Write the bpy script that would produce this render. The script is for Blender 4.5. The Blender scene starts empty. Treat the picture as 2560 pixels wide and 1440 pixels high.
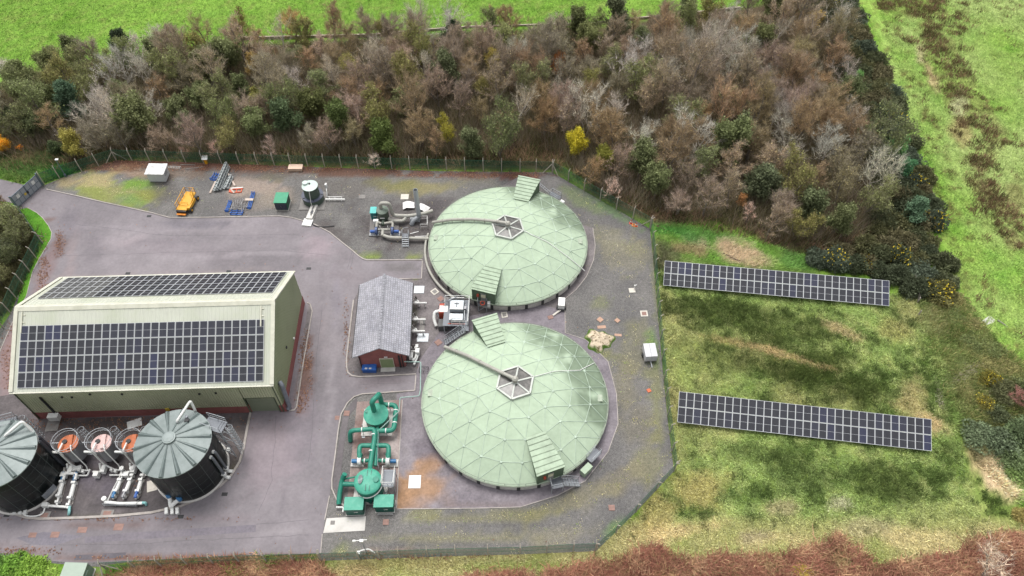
import bpy, bmesh, math, random
import numpy as np
from mathutils import Vector, Matrix
C = bpy.context.scene.collection
PI = math.pi
random.seed(7)
# ------------------------------------------------------------------ survey: a drone 88 m up, looking 51.5 degrees down
CAMH, FOC, PITCH = 88.0, 1873.1, math.radians(51.54)
_S, _K = math.sin(PITCH), math.cos(PITCH)
def g(px, py, z=0.0):
    """point of the photograph (2560 px wide) -> point in the world at height z"""
    u, v = (px-1280)/FOC, (py-720)/FOC
    t = (CAMH-z)/(_S+v*_K)
    return Vector((u*t, t*(_K-v*_S), z))
def to_px(x, y, z=0.0):
    d = y*_K+(CAMH-z)*_S
    return 1280+FOC*x/d, 720+FOC*(-y*_S+(CAMH-z)*_K)/d
def lin(c): return c/12.92 if c <= .04045 else ((c+.055)/1.055)**2.4
GAIN = 1.55
def rgb(r, g_, b, k=1.0):
    """the colour of a surface whose photographed value is r,g,b in even light"""
    return tuple(min(.85, lin(v/255)/GAIN*k) for v in (r, g_, b))
# ------------------------------------------------------------------ noise for building meshes
def vnoise(x, y, seed=0):
    xi, yi = np.floor(x).astype(np.int64), np.floor(y).astype(np.int64)
    fx, fy = x-xi, y-yi
    fx, fy = fx*fx*(3-2*fx), fy*fy*(3-2*fy)
    def h(a, b):
        n = (a*374761393+b*668265263+seed*144269) & 0x7fffffff
        n = ((n ^ (n >> 13))*1274126177) & 0x7fffffff
        return ((n ^ (n >> 16)) & 0xffff)/65535.0
    a, b, c, d = h(xi, yi), h(xi+1, yi), h(xi, yi+1), h(xi+1, yi+1)
    return (a*(1-fx)+b*fx)*(1-fy)+(c*(1-fx)+d*fx)*fy
def fbm(x, y, seed=0, oct=4):
    s, a, t = 0, 1, 0
    for k in range(oct):
        s = s+a*vnoise(x*2**k+17*k, y*2**k-9*k, seed+k); t += a; a *= .55
    return s/t
# ------------------------------------------------------------------ materials
MATS = {}
def M(name, col, rough=.6, metal=0.0, var=.18, scale=1.5, bump=0.0, dirt=None, dirt_amt=.35, dscale=.8, spec=.4, stretch=None, coord='Object'):
    if name in MATS: return MATS[name]
    m = bpy.data.materials.new(name); m.use_nodes = True
    nt = m.node_tree; N = nt.nodes; L = nt.links
    b = N['Principled BSDF']; b.inputs['Roughness'].default_value = rough; b.inputs['Metallic'].default_value = metal
    b.inputs['Specular IOR Level'].default_value = spec
    tc = N.new('ShaderNodeTexCoord'); mp = N.new('ShaderNodeMapping'); L.new(tc.outputs[coord], mp.inputs[0])
    if stretch: mp.inputs['Scale'].default_value = stretch
    n1 = N.new('ShaderNodeTexNoise'); n1.inputs['Scale'].default_value = scale; n1.inputs['Detail'].default_value = 6; n1.inputs['Roughness'].default_value = .62
    L.new(mp.outputs[0], n1.inputs['Vector'])
    r1 = N.new('ShaderNodeMapRange'); r1.inputs[1].default_value = .28; r1.inputs[2].default_value = .72
    r1.inputs[3].default_value = 1-var; r1.inputs[4].default_value = 1+var
    L.new(n1.outputs['Fac'], r1.inputs[0])
    mx = N.new('ShaderNodeVectorMath'); mx.operation = 'SCALE'; mx.inputs[0].default_value = col
    L.new(r1.outputs[0], mx.inputs['Scale']); out = mx.outputs[0]
    if dirt is not None:
        n2 = N.new('ShaderNodeTexNoise'); n2.inputs['Scale'].default_value = dscale; n2.inputs['Detail'].default_value = 8; n2.inputs['Roughness'].default_value = .7
        L.new(mp.outputs[0], n2.inputs['Vector'])
        r2 = N.new('ShaderNodeMapRange'); r2.inputs[1].default_value = .46; r2.inputs[2].default_value = .72; r2.inputs[3].default_value = 0; r2.inputs[4].default_value = dirt_amt
        L.new(n2.outputs['Fac'], r2.inputs[0])
        mm = N.new('ShaderNodeMix'); mm.data_type = 'RGBA'; L.new(r2.outputs[0], mm.inputs['Factor']); L.new(out, mm.inputs['A'])
        mm.inputs['B'].default_value = (*dirt, 1); out = mm.outputs['Result']
    L.new(out, b.inputs['Base Color'])
    if bump:
        bp = N.new('ShaderNodeBump'); bp.inputs['Strength'].default_value = bump; bp.inputs['Distance'].default_value = .05
        n3 = N.new('ShaderNodeTexNoise'); n3.inputs['Scale'].default_value = scale*6; n3.inputs['Detail'].default_value = 5
        L.new(mp.outputs[0], n3.inputs['Vector']); L.new(n3.outputs['Fac'], bp.inputs['Height']); L.new(bp.outputs[0], b.inputs['Normal'])
    MATS[name] = m
    return m
def M_attr(name, rough=.9, scale=6.0, var=.3, bump=.4, scale2=1.2, var2=.15, use_obj=False, spec=.15, stretch=None, transl=0, speck=None):
    """colour from the point attribute 'tint' (times the object's own colour), broken up by noise"""
    if name in MATS: return MATS[name]
    m = bpy.data.materials.new(name); m.use_nodes = True
    nt = m.node_tree; N = nt.nodes; L = nt.links
    b = N['Principled BSDF']; b.inputs['Roughness'].default_value = rough; b.inputs['Specular IOR Level'].default_value = spec
    at = N.new('ShaderNodeAttribute'); at.attribute_name = 'tint'; out = at.outputs['Color']
    if use_obj:
        oi = N.new('ShaderNodeObjectInfo'); mu = N.new('ShaderNodeVectorMath'); mu.operation = 'MULTIPLY'
        L.new(out, mu.inputs[0]); L.new(oi.outputs['Color'], mu.inputs[1]); out = mu.outputs[0]
    tc = N.new('ShaderNodeTexCoord'); mp = N.new('ShaderNodeMapping'); L.new(tc.outputs['Object'], mp.inputs[0])
    if stretch: mp.inputs['Scale'].default_value = stretch
    for sc, va in ((scale, var), (scale2, var2)):
        if not va: continue
        n = N.new('ShaderNodeTexNoise'); n.inputs['Scale'].default_value = sc; n.inputs['Detail'].default_value = 6; n.inputs['Roughness'].default_value = .65
        L.new(mp.outputs[0], n.inputs['Vector'])
        r = N.new('ShaderNodeMapRange'); r.inputs[1].default_value = .3; r.inputs[2].default_value = .7; r.inputs[3].default_value = 1-va; r.inputs[4].default_value = 1+va
        L.new(n.outputs['Fac'], r.inputs[0])
        s = N.new('ShaderNodeVectorMath'); s.operation = 'SCALE'; L.new(out, s.inputs[0]); L.new(r.outputs[0], s.inputs['Scale']); out = s.outputs[0]
    if speck:
        (sc, lo, hi, col) = speck
        n = N.new('ShaderNodeTexNoise'); n.inputs['Scale'].default_value = sc; n.inputs['Detail'].default_value = 3; L.new(tc.outputs['Object'], n.inputs['Vector'])
        r = N.new('ShaderNodeMapRange'); r.inputs[1].default_value = lo; r.inputs[2].default_value = hi; L.new(n.outputs['Fac'], r.inputs[0])
        mm = N.new('ShaderNodeMix'); mm.data_type = 'RGBA'; L.new(r.outputs[0], mm.inputs['Factor']); L.new(out, mm.inputs['A']); mm.inputs['B'].default_value = (*col, 1); out = mm.outputs['Result']
    L.new(out, b.inputs['Base Color'])
    if bump:
        bp = N.new('ShaderNodeBump'); bp.inputs['Strength'].default_value = bump; bp.inputs['Distance'].default_value = .12
        n3 = N.new('ShaderNodeTexNoise'); n3.inputs['Scale'].default_value = scale*1.3; n3.inputs['Detail'].default_value = 6
        L.new(mp.outputs[0], n3.inputs['Vector']); L.new(n3.outputs['Fac'], bp.inputs['Height']); L.new(bp.outputs[0], b.inputs['Normal'])
    if transl:
        tr = N.new('ShaderNodeBsdfTranslucent'); L.new(out, tr.inputs['Color'])
        ms = N.new('ShaderNodeMixShader'); ms.inputs[0].default_value = transl
        L.new(b.outputs[0], ms.inputs[1]); L.new(tr.outputs[0], ms.inputs[2]); L.new(ms.outputs[0], N['Material Output'].inputs[0])
    MATS[name] = m
    return m
# ------------------------------------------------------------------ things and parts
def thing(name, label, cat, loc=(0, 0, 0), rz=0.0, group=None):
    o = bpy.data.objects.new(name, None); C.objects.link(o)
    o.empty_display_size = .3
    o.location = loc; o.rotation_euler = (0, 0, rz)
    o['label'] = label; o['category'] = cat
    if group: o['group'] = group
    return o
def tag(o, label, cat, group=None):
    o['label'] = label; o['category'] = cat
    if group: o['group'] = group
    return o
def link(name, me, parent=None, loc=None, rz=0):
    o = bpy.data.objects.new(name, me); C.objects.link(o)
    if parent: o.parent = parent
    if loc is not None: o.location = loc
    if rz: o.rotation_euler = (0, 0, rz)
    return o
def kids(o): return [c for c in bpy.data.objects if c.parent == o]
def copy_tree(o, parent=None, _k=None):
    if _k is None:
        _k = {}
        for c in bpy.data.objects:
            if c.parent: _k.setdefault(c.parent, []).append(c)
    c = o.copy(); C.objects.link(c)
    if parent: c.parent = parent
    for ch in _k.get(o, ()): copy_tree(ch, c, _k)
    return c
class MB:
    """collects shapes and links them as ONE mesh object"""
    def __init__(s): s.v = []; s.f = []; s.sm = []; s.mi = []; s.cur = 0
    def add(s, vs, fs, smooth=False):
        n = len(s.v); s.v += [tuple(p) for p in vs]; s.f += [tuple(i+n for i in f) for f in fs]; s.sm += [smooth]*len(fs); s.mi += [s.cur]*len(fs)
        return s
    def box(s, cx, cy, z0, sx, sy, sz, rz=0.0, taper=0.0):
        c, d = math.cos(rz), math.sin(rz); P = []
        for z, k in ((z0, 1), (z0+sz, 1-taper)):
            for a, b in ((-1, -1), (1, -1), (1, 1), (-1, 1)):
                x, y = a*sx/2*k, b*sy/2*k; P.append((cx+x*c-y*d, cy+x*d+y*c, z))
        return s.add(P, [(3, 2, 1, 0), (4, 5, 6, 7), (0, 1, 5, 4), (1, 2, 6, 5), (2, 3, 7, 6), (3, 0, 4, 7)])
    def bar(s, a, b, w, h=None):
        a, b = Vector(a), Vector(b); h = h or w; d = (b-a)
        if d.length < 1e-6: return s
        d.normalize(); up = Vector((0, 0, 1)) if abs(d.z) < .95 else Vector((0, 1, 0))
        x = d.cross(up).normalized(); y = x.cross(d)
        P = [p+x*(i*w/2)+y*(j*h/2) for p in (a, b) for i, j in ((-1, -1), (1, -1), (1, 1), (-1, 1))]
        return s.add(P, [(3, 2, 1, 0), (4, 5, 6, 7), (0, 1, 5, 4), (1, 2, 6, 5), (2, 3, 7, 6), (3, 0, 4, 7)])
    def tube(s, pts, r, seg=8, closed=False, cap=True):
        pts = [Vector(p) for p in pts]; n = len(pts)
        rs = list(r) if isinstance(r, (list, tuple)) else [r]*n
        ts = []
        for i in range(n):
            a = pts[(i-1) % n] if (i > 0 or closed) else pts[0]
            b = pts[(i+1) % n] if (i < n-1 or closed) else pts[-1]
            t = (b-a); ts.append(t.normalized() if t.length > 1e-9 else Vector((0, 0, 1)))
        up = Vector((0, 0, 1)) if abs(ts[0].z) < .9 else Vector((0, 1, 0))
        x = ts[0].cross(up).normalized(); V = []
        for i in range(n):
            x = (x-ts[i]*x.dot(ts[i])); x = x.normalized() if x.length > 1e-6 else ts[i].orthogonal().normalized()
            y = ts[i].cross(x); k = 1.0
            if 0 < i < n-1:
                d1 = (pts[i]-pts[i-1]).normalized(); k = min(1.35, 1/max(.5, d1.dot(ts[i])))
            for j in range(seg):
                a = 2*PI*j/seg; V.append(pts[i]+(x*math.cos(a)+y*math.sin(a))*rs[i]*(k if abs(k-1) > .02 else 1))
        F = []
        for i in range(n if closed else n-1):
            for j in range(seg):
                a, b = i*seg+j, i*seg+(j+1) % seg; c, d = ((i+1) % n)*seg+(j+1) % seg, ((i+1) % n)*seg+j
                F.append((a, b, c, d))
        s.add(V, F, seg > 4)
        if cap and not closed:
            m = len(s.v)-len(V)
            s.f += [tuple(m+j for j in reversed(range(seg))), tuple(m+(n-1)*seg+j for j in range(seg))]; s.sm += [False]*2; s.mi += [s.cur]*2
        return s
    def lathe(s, cx, cy, prof, seg=24, a0=0.0, flat=False):
        V = [(cx+r*math.cos(a0+2*PI*j/seg), cy+r*math.sin(a0+2*PI*j/seg), z) for r, z in prof for j in range(seg)]
        F = [(i*seg+j, i*seg+(j+1) % seg, (i+1)*seg+(j+1) % seg, (i+1)*seg+j) for i in range(len(prof)-1) for j in range(seg)]
        s.add(V, F, not flat); m = len(s.v)-len(V)
        if prof[0][0] > 1e-4: s.f.append(tuple(m+j for j in reversed(range(seg)))); s.sm.append(False); s.mi.append(s.cur)
        if prof[-1][0] > 1e-4: s.f.append(tuple(m+(len(prof)-1)*seg+j for j in range(seg))); s.sm.append(False); s.mi.append(s.cur)
        return s
    def cyl(s, cx, cy, z0, z1, r0, r1=None, seg=20): return s.lathe(cx, cy, [(r0, z0), (r1 if r1 is not None else r0, z1)], seg)
    def drum(s, a, b, r, seg=16): return s.tube([a, b], r, seg)
    def ring(s, cx, cy, z, R, r, seg=40, ts=6): return s.tube([(cx+R*math.cos(2*PI*k/seg), cy+R*math.sin(2*PI*k/seg), z) for k in range(seg)], r, ts, closed=True)
    def prism(s, poly, z0, z1):
        n = len(poly); P = [(p[0], p[1], z0) for p in poly]+[(p[0], p[1], z1) for p in poly]
        return s.add(P, [tuple(reversed(range(n))), tuple(range(n, 2*n))]+[(i, (i+1) % n, n+(i+1) % n, n+i) for i in range(n)])
    def hull(s, low, top):
        n = len(low); return s.add(list(low)+list(top), [tuple(reversed(range(n))), tuple(range(n, 2*n))]+[(i, (i+1) % n, n+(i+1) % n, n+i) for i in range(n)])
    def rails(s, pts, h=1.1, r=.03, mid=True, post=1.5):
        """a handrail along pts (walking height), with uprights"""
        pts = [Vector(p) for p in pts]; up = Vector((0, 0, h))
        s.tube([p+up for p in pts], r, 5)
        if mid: s.tube([p+up*.5 for p in pts], r*.8, 4)
        for a, b in zip(pts, pts[1:]):
            k = max(1, int((b-a).length/post+.5))
            for i in range(k+1): q = a.lerp(b, i/k); s.tube([q, q+up], r, 4)
        return s
    def mesh(s, name, mat):
        me = bpy.data.meshes.new(name); me.from_pydata(s.v, [], s.f)
        for m in (mat if isinstance(mat, (list, tuple)) else [mat]): me.materials.append(m)
        me.polygons.foreach_set('use_smooth', s.sm); me.polygons.foreach_set('material_index', s.mi)
        bm = bmesh.new(); bm.from_mesh(me); bmesh.ops.recalc_face_normals(bm, faces=bm.faces); bm.to_mesh(me); bm.free()
        if any(s.sm): me.set_sharp_from_angle(angle=math.radians(42))
        me.update(); return me
    def build(s, name, mat, parent=None, loc=None, rz=0): return link(name, s.mesh(name, mat), parent, loc, rz)
def bend(pts, r=.5, n=4):
    """rounds the corners of a pipe run"""
    pts = [Vector(p) for p in pts]; out = [pts[0]]
    for i in range(1, len(pts)-1):
        a, b, c = pts[i-1], pts[i], pts[i+1]
        d1, d2 = (a-b), (c-b); k = min(r, d1.length*.48, d2.length*.48)
        p, q = b+d1.normalized()*k, b+d2.normalized()*k
        for t in range(n+1):
            u = t/n; out.append(p*(1-u)**2+b*2*u*(1-u)+q*u*u)
    return out+[pts[-1]]
def soup(name, verts, faces_n, tint, mat, parent=None):
    """a mesh of loose leaf or twig faces: verts (n*k,3), k corners each, tint (n*k,3)"""
    n = len(verts); k = faces_n
    me = bpy.data.meshes.new(name); me.vertices.add(n); me.vertices.foreach_set('co', np.asarray(verts, np.float32).ravel())
    me.loops.add(n); me.loops.foreach_set('vertex_index', np.arange(n, dtype=np.int32))
    me.polygons.add(n//k); me.polygons.foreach_set('loop_start', np.arange(0, n, k, dtype=np.int32))
    me.update(calc_edges=True)
    a = me.attributes.new('tint', 'FLOAT_COLOR', 'POINT')
    a.data.foreach_set('color', np.concatenate([np.asarray(tint, np.float32), np.ones((n, 1), np.float32)], 1).ravel())
    me.materials.append(mat)
    return me
# ------------------------------------------------------------------ vegetation colour of any spot, surveyed on the photograph
def seg_dist(px, py, pts):
    d = np.full(px.shape, 1e9)
    for (ax, ay), (bx, by) in zip(pts, pts[1:]):
        vx, vy = bx-ax, by-ay; t = np.clip(((px-ax)*vx+(py-ay)*vy)/(vx*vx+vy*vy+1e-9), 0, 1)
        d = np.minimum(d, np.hypot(px-ax-vx*t, py-ay-vy*t))
    return d
def inside(px, py, poly):
    r = np.zeros(px.shape, bool); n = len(poly)
    for i in range(n):
        ax, ay = poly[i]; bx, by = poly[(i+1) % n]
        c = ((ay > py) != (by > py)) & (px < (bx-ax)*(py-ay)/((by-ay) if by != ay else 1e-9)+ax)
        r ^= c
    return r
def sd(px, py, poly):
    d = seg_dist(px, py, list(poly)+[poly[0]]); return np.where(inside(px, py, poly), -d, d)
def A(*c): return np.array(rgb(*c))
WOOD = [(30, 205), (200, 150), (500, 118), (850, 100), (1000, 92), (1250, 78), (1500, 62), (1720, 42), (1860, 20), (2080, -30), (2160, 60), (2230, 250), (2270, 430), (2300, 600), (2200, 690), (2030, 640), (1900, 590), (1800, 555), (1640, 560), (1560, 535), (1470, 482), (1390, 425), (1250, 428), (1000, 420), (700, 415), (400, 402), (300, 398), (210, 425), (100, 395), (-40, 405), (-40, 215)]
MEADOW = [(1640, 640), (2290, 745), (2345, 900), (2400, 1100), (2470, 1180), (2560, 1290), (2450, 1340), (2150, 1345), (1700, 1340), (1500, 1385), (1600, 1290), (1690, 1180), (1665, 1000)]
BRACKEN = [(1150, 1462), (1180, 1440), (1400, 1428), (1560, 1388), (1640, 1366), (1720, 1392), (1850, 1390), (1950, 1396), (2050, 1358), (2094, 1340), (2140, 1375), (2240, 1410), (2390, 1392), (2420, 1350), (2560, 1336), (2600, 1600), (1150, 1600)]
BRACKEN2 = [(268, 1445), (330, 1420), (440, 1408), (520, 1412), (600, 1400), (700, 1405), (790, 1412), (830, 1445), (800, 1500), (268, 1500)]
RIGHT = [(2120, -60), (2170, 60), (2240, 250), (2330, 480), (2390, 700), (2470, 830), (2600, 960), (2700, 900), (2700, -60)]
RUSH = [(2240, 5), (2330, 20), (2345, 110), (2370, 180), (2420, 270), (2470, 350), (2450, 395)]
RUSH2 = [(2440, 440), (2490, 520), (2540, 600)]
TOP = [(-2000, -2000), (4000, -2000), (2100, -40), (1840, 15), (1700, 38), (1250, 72), (850, 92), (500, 112), (200, 140), (20, 190), (-60, 205)]
BLOBS = [  # px, py, rx, ry, tilt, colour, strength
    (1740, 590, 120, 30, 12, (94, 142, 62), .8), (1840, 632, 100, 34, 15, (190, 168, 138), .95), (1720, 600, 50, 12, 20, (180, 165, 130), .7), (1650, 640, 40, 40, 0, (105, 95, 78), .8), (1985, 650, 50, 26, 20, (95, 140, 65), .7),
    (1720, 625, 60, 14, 15, (150, 130, 95), .8), (1950, 590, 70, 30, 15, (130, 112, 92), .8), (1690, 585, 60, 18, 20, (76, 138, 52), .8),
    (1900, 810, 300, 45, 8, (70, 82, 30), .55), (1950, 900, 270, 60, 10, (82, 86, 38), .5), (2080, 960, 200, 60, 14, (72, 82, 28), .55), (1850, 860, 130, 10, 12, (180, 150, 105), .5), (2010, 905, 140, 10, 18, (186, 160, 112), .6), (1800, 770, 160, 25, 6, (75, 90, 38), .5),
    (2110, 830, 60, 14, 25, (190, 165, 125), .6), (2240, 830, 50, 30, 0, (165, 155, 95), .6), (2280, 1000, 60, 80, 10, (175, 158, 110), .7), (2330, 1060, 50, 30, 20, (196, 172, 128), .8), (1760, 900, 80, 60, 0, (135, 142, 78), .4), (1720, 1000, 30, 120, 0, (150, 165, 90), .5),
    (2010, 1195, 90, 50, 10, (84, 106, 48), .65), (2230, 1215, 130, 60, 15, (84, 102, 42), .65), (1920, 1140, 120, 30, 8, (90, 110, 50), .5), (1750, 1230, 90, 60, -10, (176, 160, 100), .7), (1950, 1270, 50, 22, 0, (170, 155, 120), .7), (2100, 1260, 40, 18, 0, (175, 165, 145), .6),
    (1640, 1290, 80, 50, -35, (172, 155, 98), .7), (2350, 1290, 120, 50, 0, (165, 170, 105), .6), (1950, 1320, 250, 22, 0, (158, 160, 98), .6), (2500, 1200, 40, 90, -35, (214, 188, 152), .95), (2440, 1150, 20, 50, -30, (200, 175, 135), .7),
    (2170, 1320, 70, 30, 0, (170, 160, 124), .6), (2300, 1350, 110, 34, 0, (190, 176, 128), .7), (1880, 1350, 140, 22, 0, (188, 174, 126), .7), (1700, 1330, 110, 26, -10, (190, 170, 122), .8), (1880, 1345, 60, 20, 0, (150, 140, 110), .6), (1300, 1415, 170, 14, -2, (135, 150, 70), .7), (1000, 1412, 160, 12, 0, (150, 140, 85), .6), (900, 1430, 110, 14, 0, (160, 135, 95), .6),
    (2330, 800, 40, 40, 20, (150, 140, 100), .45), (2400, 950, 40, 50, 20, (128, 128, 78), .4), (2360, 760, 40, 18, 10, (120, 95, 75), .6), (2470, 1080, 70, 90, 30, (92, 92, 52), .7), (2440, 880, 60, 40, 30, (140, 146, 84), .5), (2520, 1000, 60, 60, 0, (84, 84, 48), .7),
    (2350, 1000, 8, 60, -15, (165, 150, 140), .8), (2400, 940, 60, 5, -30, (168, 150, 145), .7), (2395, 260, 30, 40, 0, (190, 185, 150), .6), (2300, 140, 14, 30, 0, (200, 180, 150), .6), (2330, 200, 12, 60, -25, (195, 160, 135), .6), (2400, 330, 30, 40, 0, (175, 140, 110), .5), (2540, 500, 30, 60, 0, (130, 110, 75), .5),
    (100, 380, 90, 40, 10, (80, 105, 55), .9), (40, 420, 70, 30, 10, (85, 120, 55), .9), (150, 425, 60, 22, 15, (50, 120, 45), .9), (60, 395, 40, 14, 0, (140, 110, 85), .5), (20, 205, 30, 40, 0, (140, 180, 80), .9), (5, 165, 24, 22, 0, (165, 155, 145), .9),
    (10, 525, 50, 30, 20, (85, 140, 55), .9), (60, 1420, 110, 30, 0, (95, 120, 45), .9), (120, 1425, 40, 20, 0, (110, 145, 55), .9), (235, 1440, 30, 22, 0, (130, 115, 100), .8), (260, 1440, 14, 24, 0, (70, 130, 45), .8), (560, 1398, 260, 8, 0, (95, 150, 50), .9), (1440, 440, 60, 14, 30, (95, 140, 55), .6),
    (300, 410, 260, 12, 0, (95, 68, 55), .8), (1330, 390, 90, 26, 0, (92, 76, 52), .7), (1600, 520, 110, 26, 25, (112, 92, 72), .7), (520, 30, 40, 10, 0, (128, 170, 70), .5), (2000, 690, 190, 16, 6, (98, 110, 52), .5)]
def veg(x, y):
    """albedo of the open ground at world x, y (numpy arrays)"""
    px, py = to_px(x, y)
    far = (y*_K+CAMH*_S) < 45
    w = (fbm(x*.16, y*.16, 3)-.5)*1.0; n1 = fbm(x*.35, y*.35, 11); n2 = fbm(x*.9, y*.9, 21); n0 = fbm(x*.06, y*.06, 31)
    jx = w*46
    col = np.empty(x.shape+(3,)); col[:] = A(120, 158, 62)
    def mix(c, m):
        m = np.clip(m, 0, 1)[..., None]; col[:] = col*(1-m)+np.asarray(c)*m
    mix(A(102, 144, 46), (n1-.42)*2.6); mix(A(134, 172, 70), (n0-.5)*3); mix(A(134, 150, 76), (n2-.52)*3)
    # right hand pasture
    r = np.clip(-(sd(px, py, RIGHT)+jx)/14+.5, 0, 1)
    mix(A(148, 178, 84), r); mix(A(120, 164, 60), r*(n1-.42)*2.6); mix(A(166, 184, 112), r*(n0-.45)*3); mix(A(128, 140, 76), r*(n2-.58)*3)
    ru = np.clip((46+jx*1.0-seg_dist(px, py, RUSH))/10+.0, 0, 1)*np.clip((n1-.34)*5, 0, 1); mix(A(150, 138, 92), ru*.4); mix(A(92, 84, 56), ru*(n2-.5)*2)
    ru = np.clip((34+jx-seg_dist(px, py, RUSH2))/10, 0, 1)*np.clip((n1-.34)*5, 0, 1); mix(A(156, 134, 98), ru*.5); mix(A(96, 86, 58), ru*(n2-.45)*3)
    sp = np.clip(1-np.abs(sd(px, py, RIGHT)+45)/70, 0, 1); mix(A(98, 84, 52), sp*np.clip((n2-.56)*6, 0, .85))
    # scrubby ground between the hedge, the ditch and the panels
    s = np.clip(-(sd(px, py, [(2280, 720), (2400, 740), (2480, 860), (2600, 960), (2600, 1260), (2440, 1130), (2390, 1040), (2340, 900)])+jx*.6)/14+.5, 0, 1)
    mix(A(106, 126, 60), s); mix(A(80, 94, 42), s*(n1-.42)*3); mix(A(160, 148, 100), s*(n2-.5)*2.6)
    # the meadow round the ground arrays
    m = np.clip(-(sd(px, py, MEADOW)+jx*.5)/16+.5, 0, 1)
    mix(A(140, 160, 84), m); mix(A(96, 120, 52), m*(n1-.42)*3.2); mix(A(176, 180, 112), m*(n2-.5)*2.4); mix(A(190, 172, 122), m*(n0-.56)*3)
    # rough grass around the bottom
    b = np.clip((py-1285+jx)/40, 0, 1)*np.clip((px-800)/50, 0, 1); mix(A(178, 166, 116), b*.85); mix(A(150, 156, 88), b*(n1-.47)*3)
    # woodland floor
    wd = np.clip(-(sd(px, py, WOOD)+jx*.4)/16+.5, 0, 1)
    mix(A(92, 78, 62), wd); mix(A(70, 78, 46), wd*(n1-.42)*2.6); mix(A(120, 98, 78), wd*(n2-.55)*3)
    for (bx, by, rx, ry, tl, c, st) in BLOBS:
        a = math.radians(tl); dx, dy = px-bx, py-by
        u, v = (dx*math.cos(a)+dy*math.sin(a))/rx, (-dx*math.sin(a)+dy*math.cos(a))/ry
        d = np.sqrt(u*u+v*v)+(n1-.5)*1.1+(n2-.5)*.6
        mix(A(*c), np.clip((1.05-d)/.45, 0, 1)*st)
    for P in (BRACKEN, BRACKEN2):
        k = np.clip(-(sd(px, py, P)+jx*.7+(n1-.5)*56)/7+.5, 0, 1)*np.clip((n2-.22)*5, .15, 1)
        mix(A(146, 98, 80), k); mix(A(116, 74, 60), k*(n1-.45)*3); mix(A(190, 158, 120), k*(n2-.52)*4)
    mix(A(120, 165, 70), far.astype(float))
    return col
def set_tint(me, cols):
    a = me.attributes.new('tint', 'FLOAT_COLOR', 'POINT')
    a.data.foreach_set('color', np.concatenate([cols, np.ones((len(cols), 1))], 1).astype(np.float32).ravel())
# the open country: one sheet, fine where the photograph looks, reaching the horizon
xs = np.concatenate([[-4000, -1500, -600, -300, -200, -160], np.arange(-135, 136, .9), [160, 200, 300, 600, 1500, 4000]])
ys = np.concatenate([[-3000, -1000, -300, -100, -30], np.arange(8, 180, .9), [200, 240, 300, 500, 1000, 2500, 6000]])
X, Y = np.meshgrid(xs, ys); nx, ny = len(xs), len(ys)
PXg, PYg = to_px(X, np.where(Y < -60, -60, Y))
site = [(20, 440), (250, 405), (1390, 428), (1635, 570), (1695, 1178), (1500, 1390), (300, 1440), (-200, 1460), (-200, 900), (0, 700)]
rise = np.clip((sd(PXg, PYg, site))/40, 0, 1)*(np.abs(X) < 140)*(Y < 185)*(Y > 5)
Z = (fbm(X*.25, Y*.25, 5)-.5)*.5*rise+(fbm(X*.05, Y*.05, 8)-.5)*1.0*rise
me = bpy.data.meshes.new('ground')
I = np.arange(nx*ny).reshape(ny, nx)
F = np.stack([I[:-1, :-1], I[:-1, 1:], I[1:, 1:], I[1:, :-1]], -1).reshape(-1, 4)
me.from_pydata(np.stack([X, Y, Z], -1).reshape(-1, 3).tolist(), [], F.tolist())
set_tint(me, veg(X.ravel(), Y.ravel())); me.polygons.foreach_set('use_smooth', [True]*len(me.polygons))
me.materials.append(M_attr('grassland', scale=4.0, var=.38, bump=.9, scale2=1.3, var2=.3, spec=.1, stretch=(1, .55, 1)))
o = link('ground', me); o['kind'] = 'structure'
def ground_z(x, y):
    px, py = to_px(x, y); r = np.clip(sd(px, py, site)/40, 0, 1)
    return (fbm(x*.25, y*.25, 5)-.5)*.5*r+(fbm(x*.05, y*.05, 8)-.5)*1.0*r
# ------------------------------------------------------------------ made ground: gravel yard, tarmac, aprons, kerbs
def gridded(poly, z, step):
    bm = bmesh.new(); bm.faces.new([bm.verts.new((p[0], p[1], z)) for p in poly]); bm.normal_update()
    for ax in (0, 1):
        lo, hi = min(p[ax] for p in poly), max(p[ax] for p in poly); c = math.floor(lo/step)*step+step
        while c < hi:
            no = (1, 0, 0) if ax == 0 else (0, 1, 0)
            bmesh.ops.bisect_plane(bm, geom=bm.verts[:]+bm.edges[:]+bm.faces[:], plane_co=(c, c, 0), plane_no=no); c += step
    bmesh.ops.recalc_face_normals(bm, faces=bm.faces)
    if sum(f.normal.z for f in bm.faces) < 0: bmesh.ops.reverse_faces(bm, faces=bm.faces)
    return bm
def sheet(name, pxpoly, z, mat, colf=None, step=.8, world=False):
    poly = [tuple(p) for p in pxpoly] if world else [tuple(g(*p))[:2] for p in pxpoly]
    bm = gridded(poly, z, step if colf else 50); me = bpy.data.meshes.new(name); bm.to_mesh(me); bm.free()
    if colf:
        co = np.empty(len(me.vertices)*3); me.vertices.foreach_get('co', co); co = co.reshape(-1, 3)
        set_tint(me, colf(co[:, 0], co[:, 1]))
    me.materials.append(mat); o = link(name, me); o['kind'] = 'structure'; return o
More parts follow.
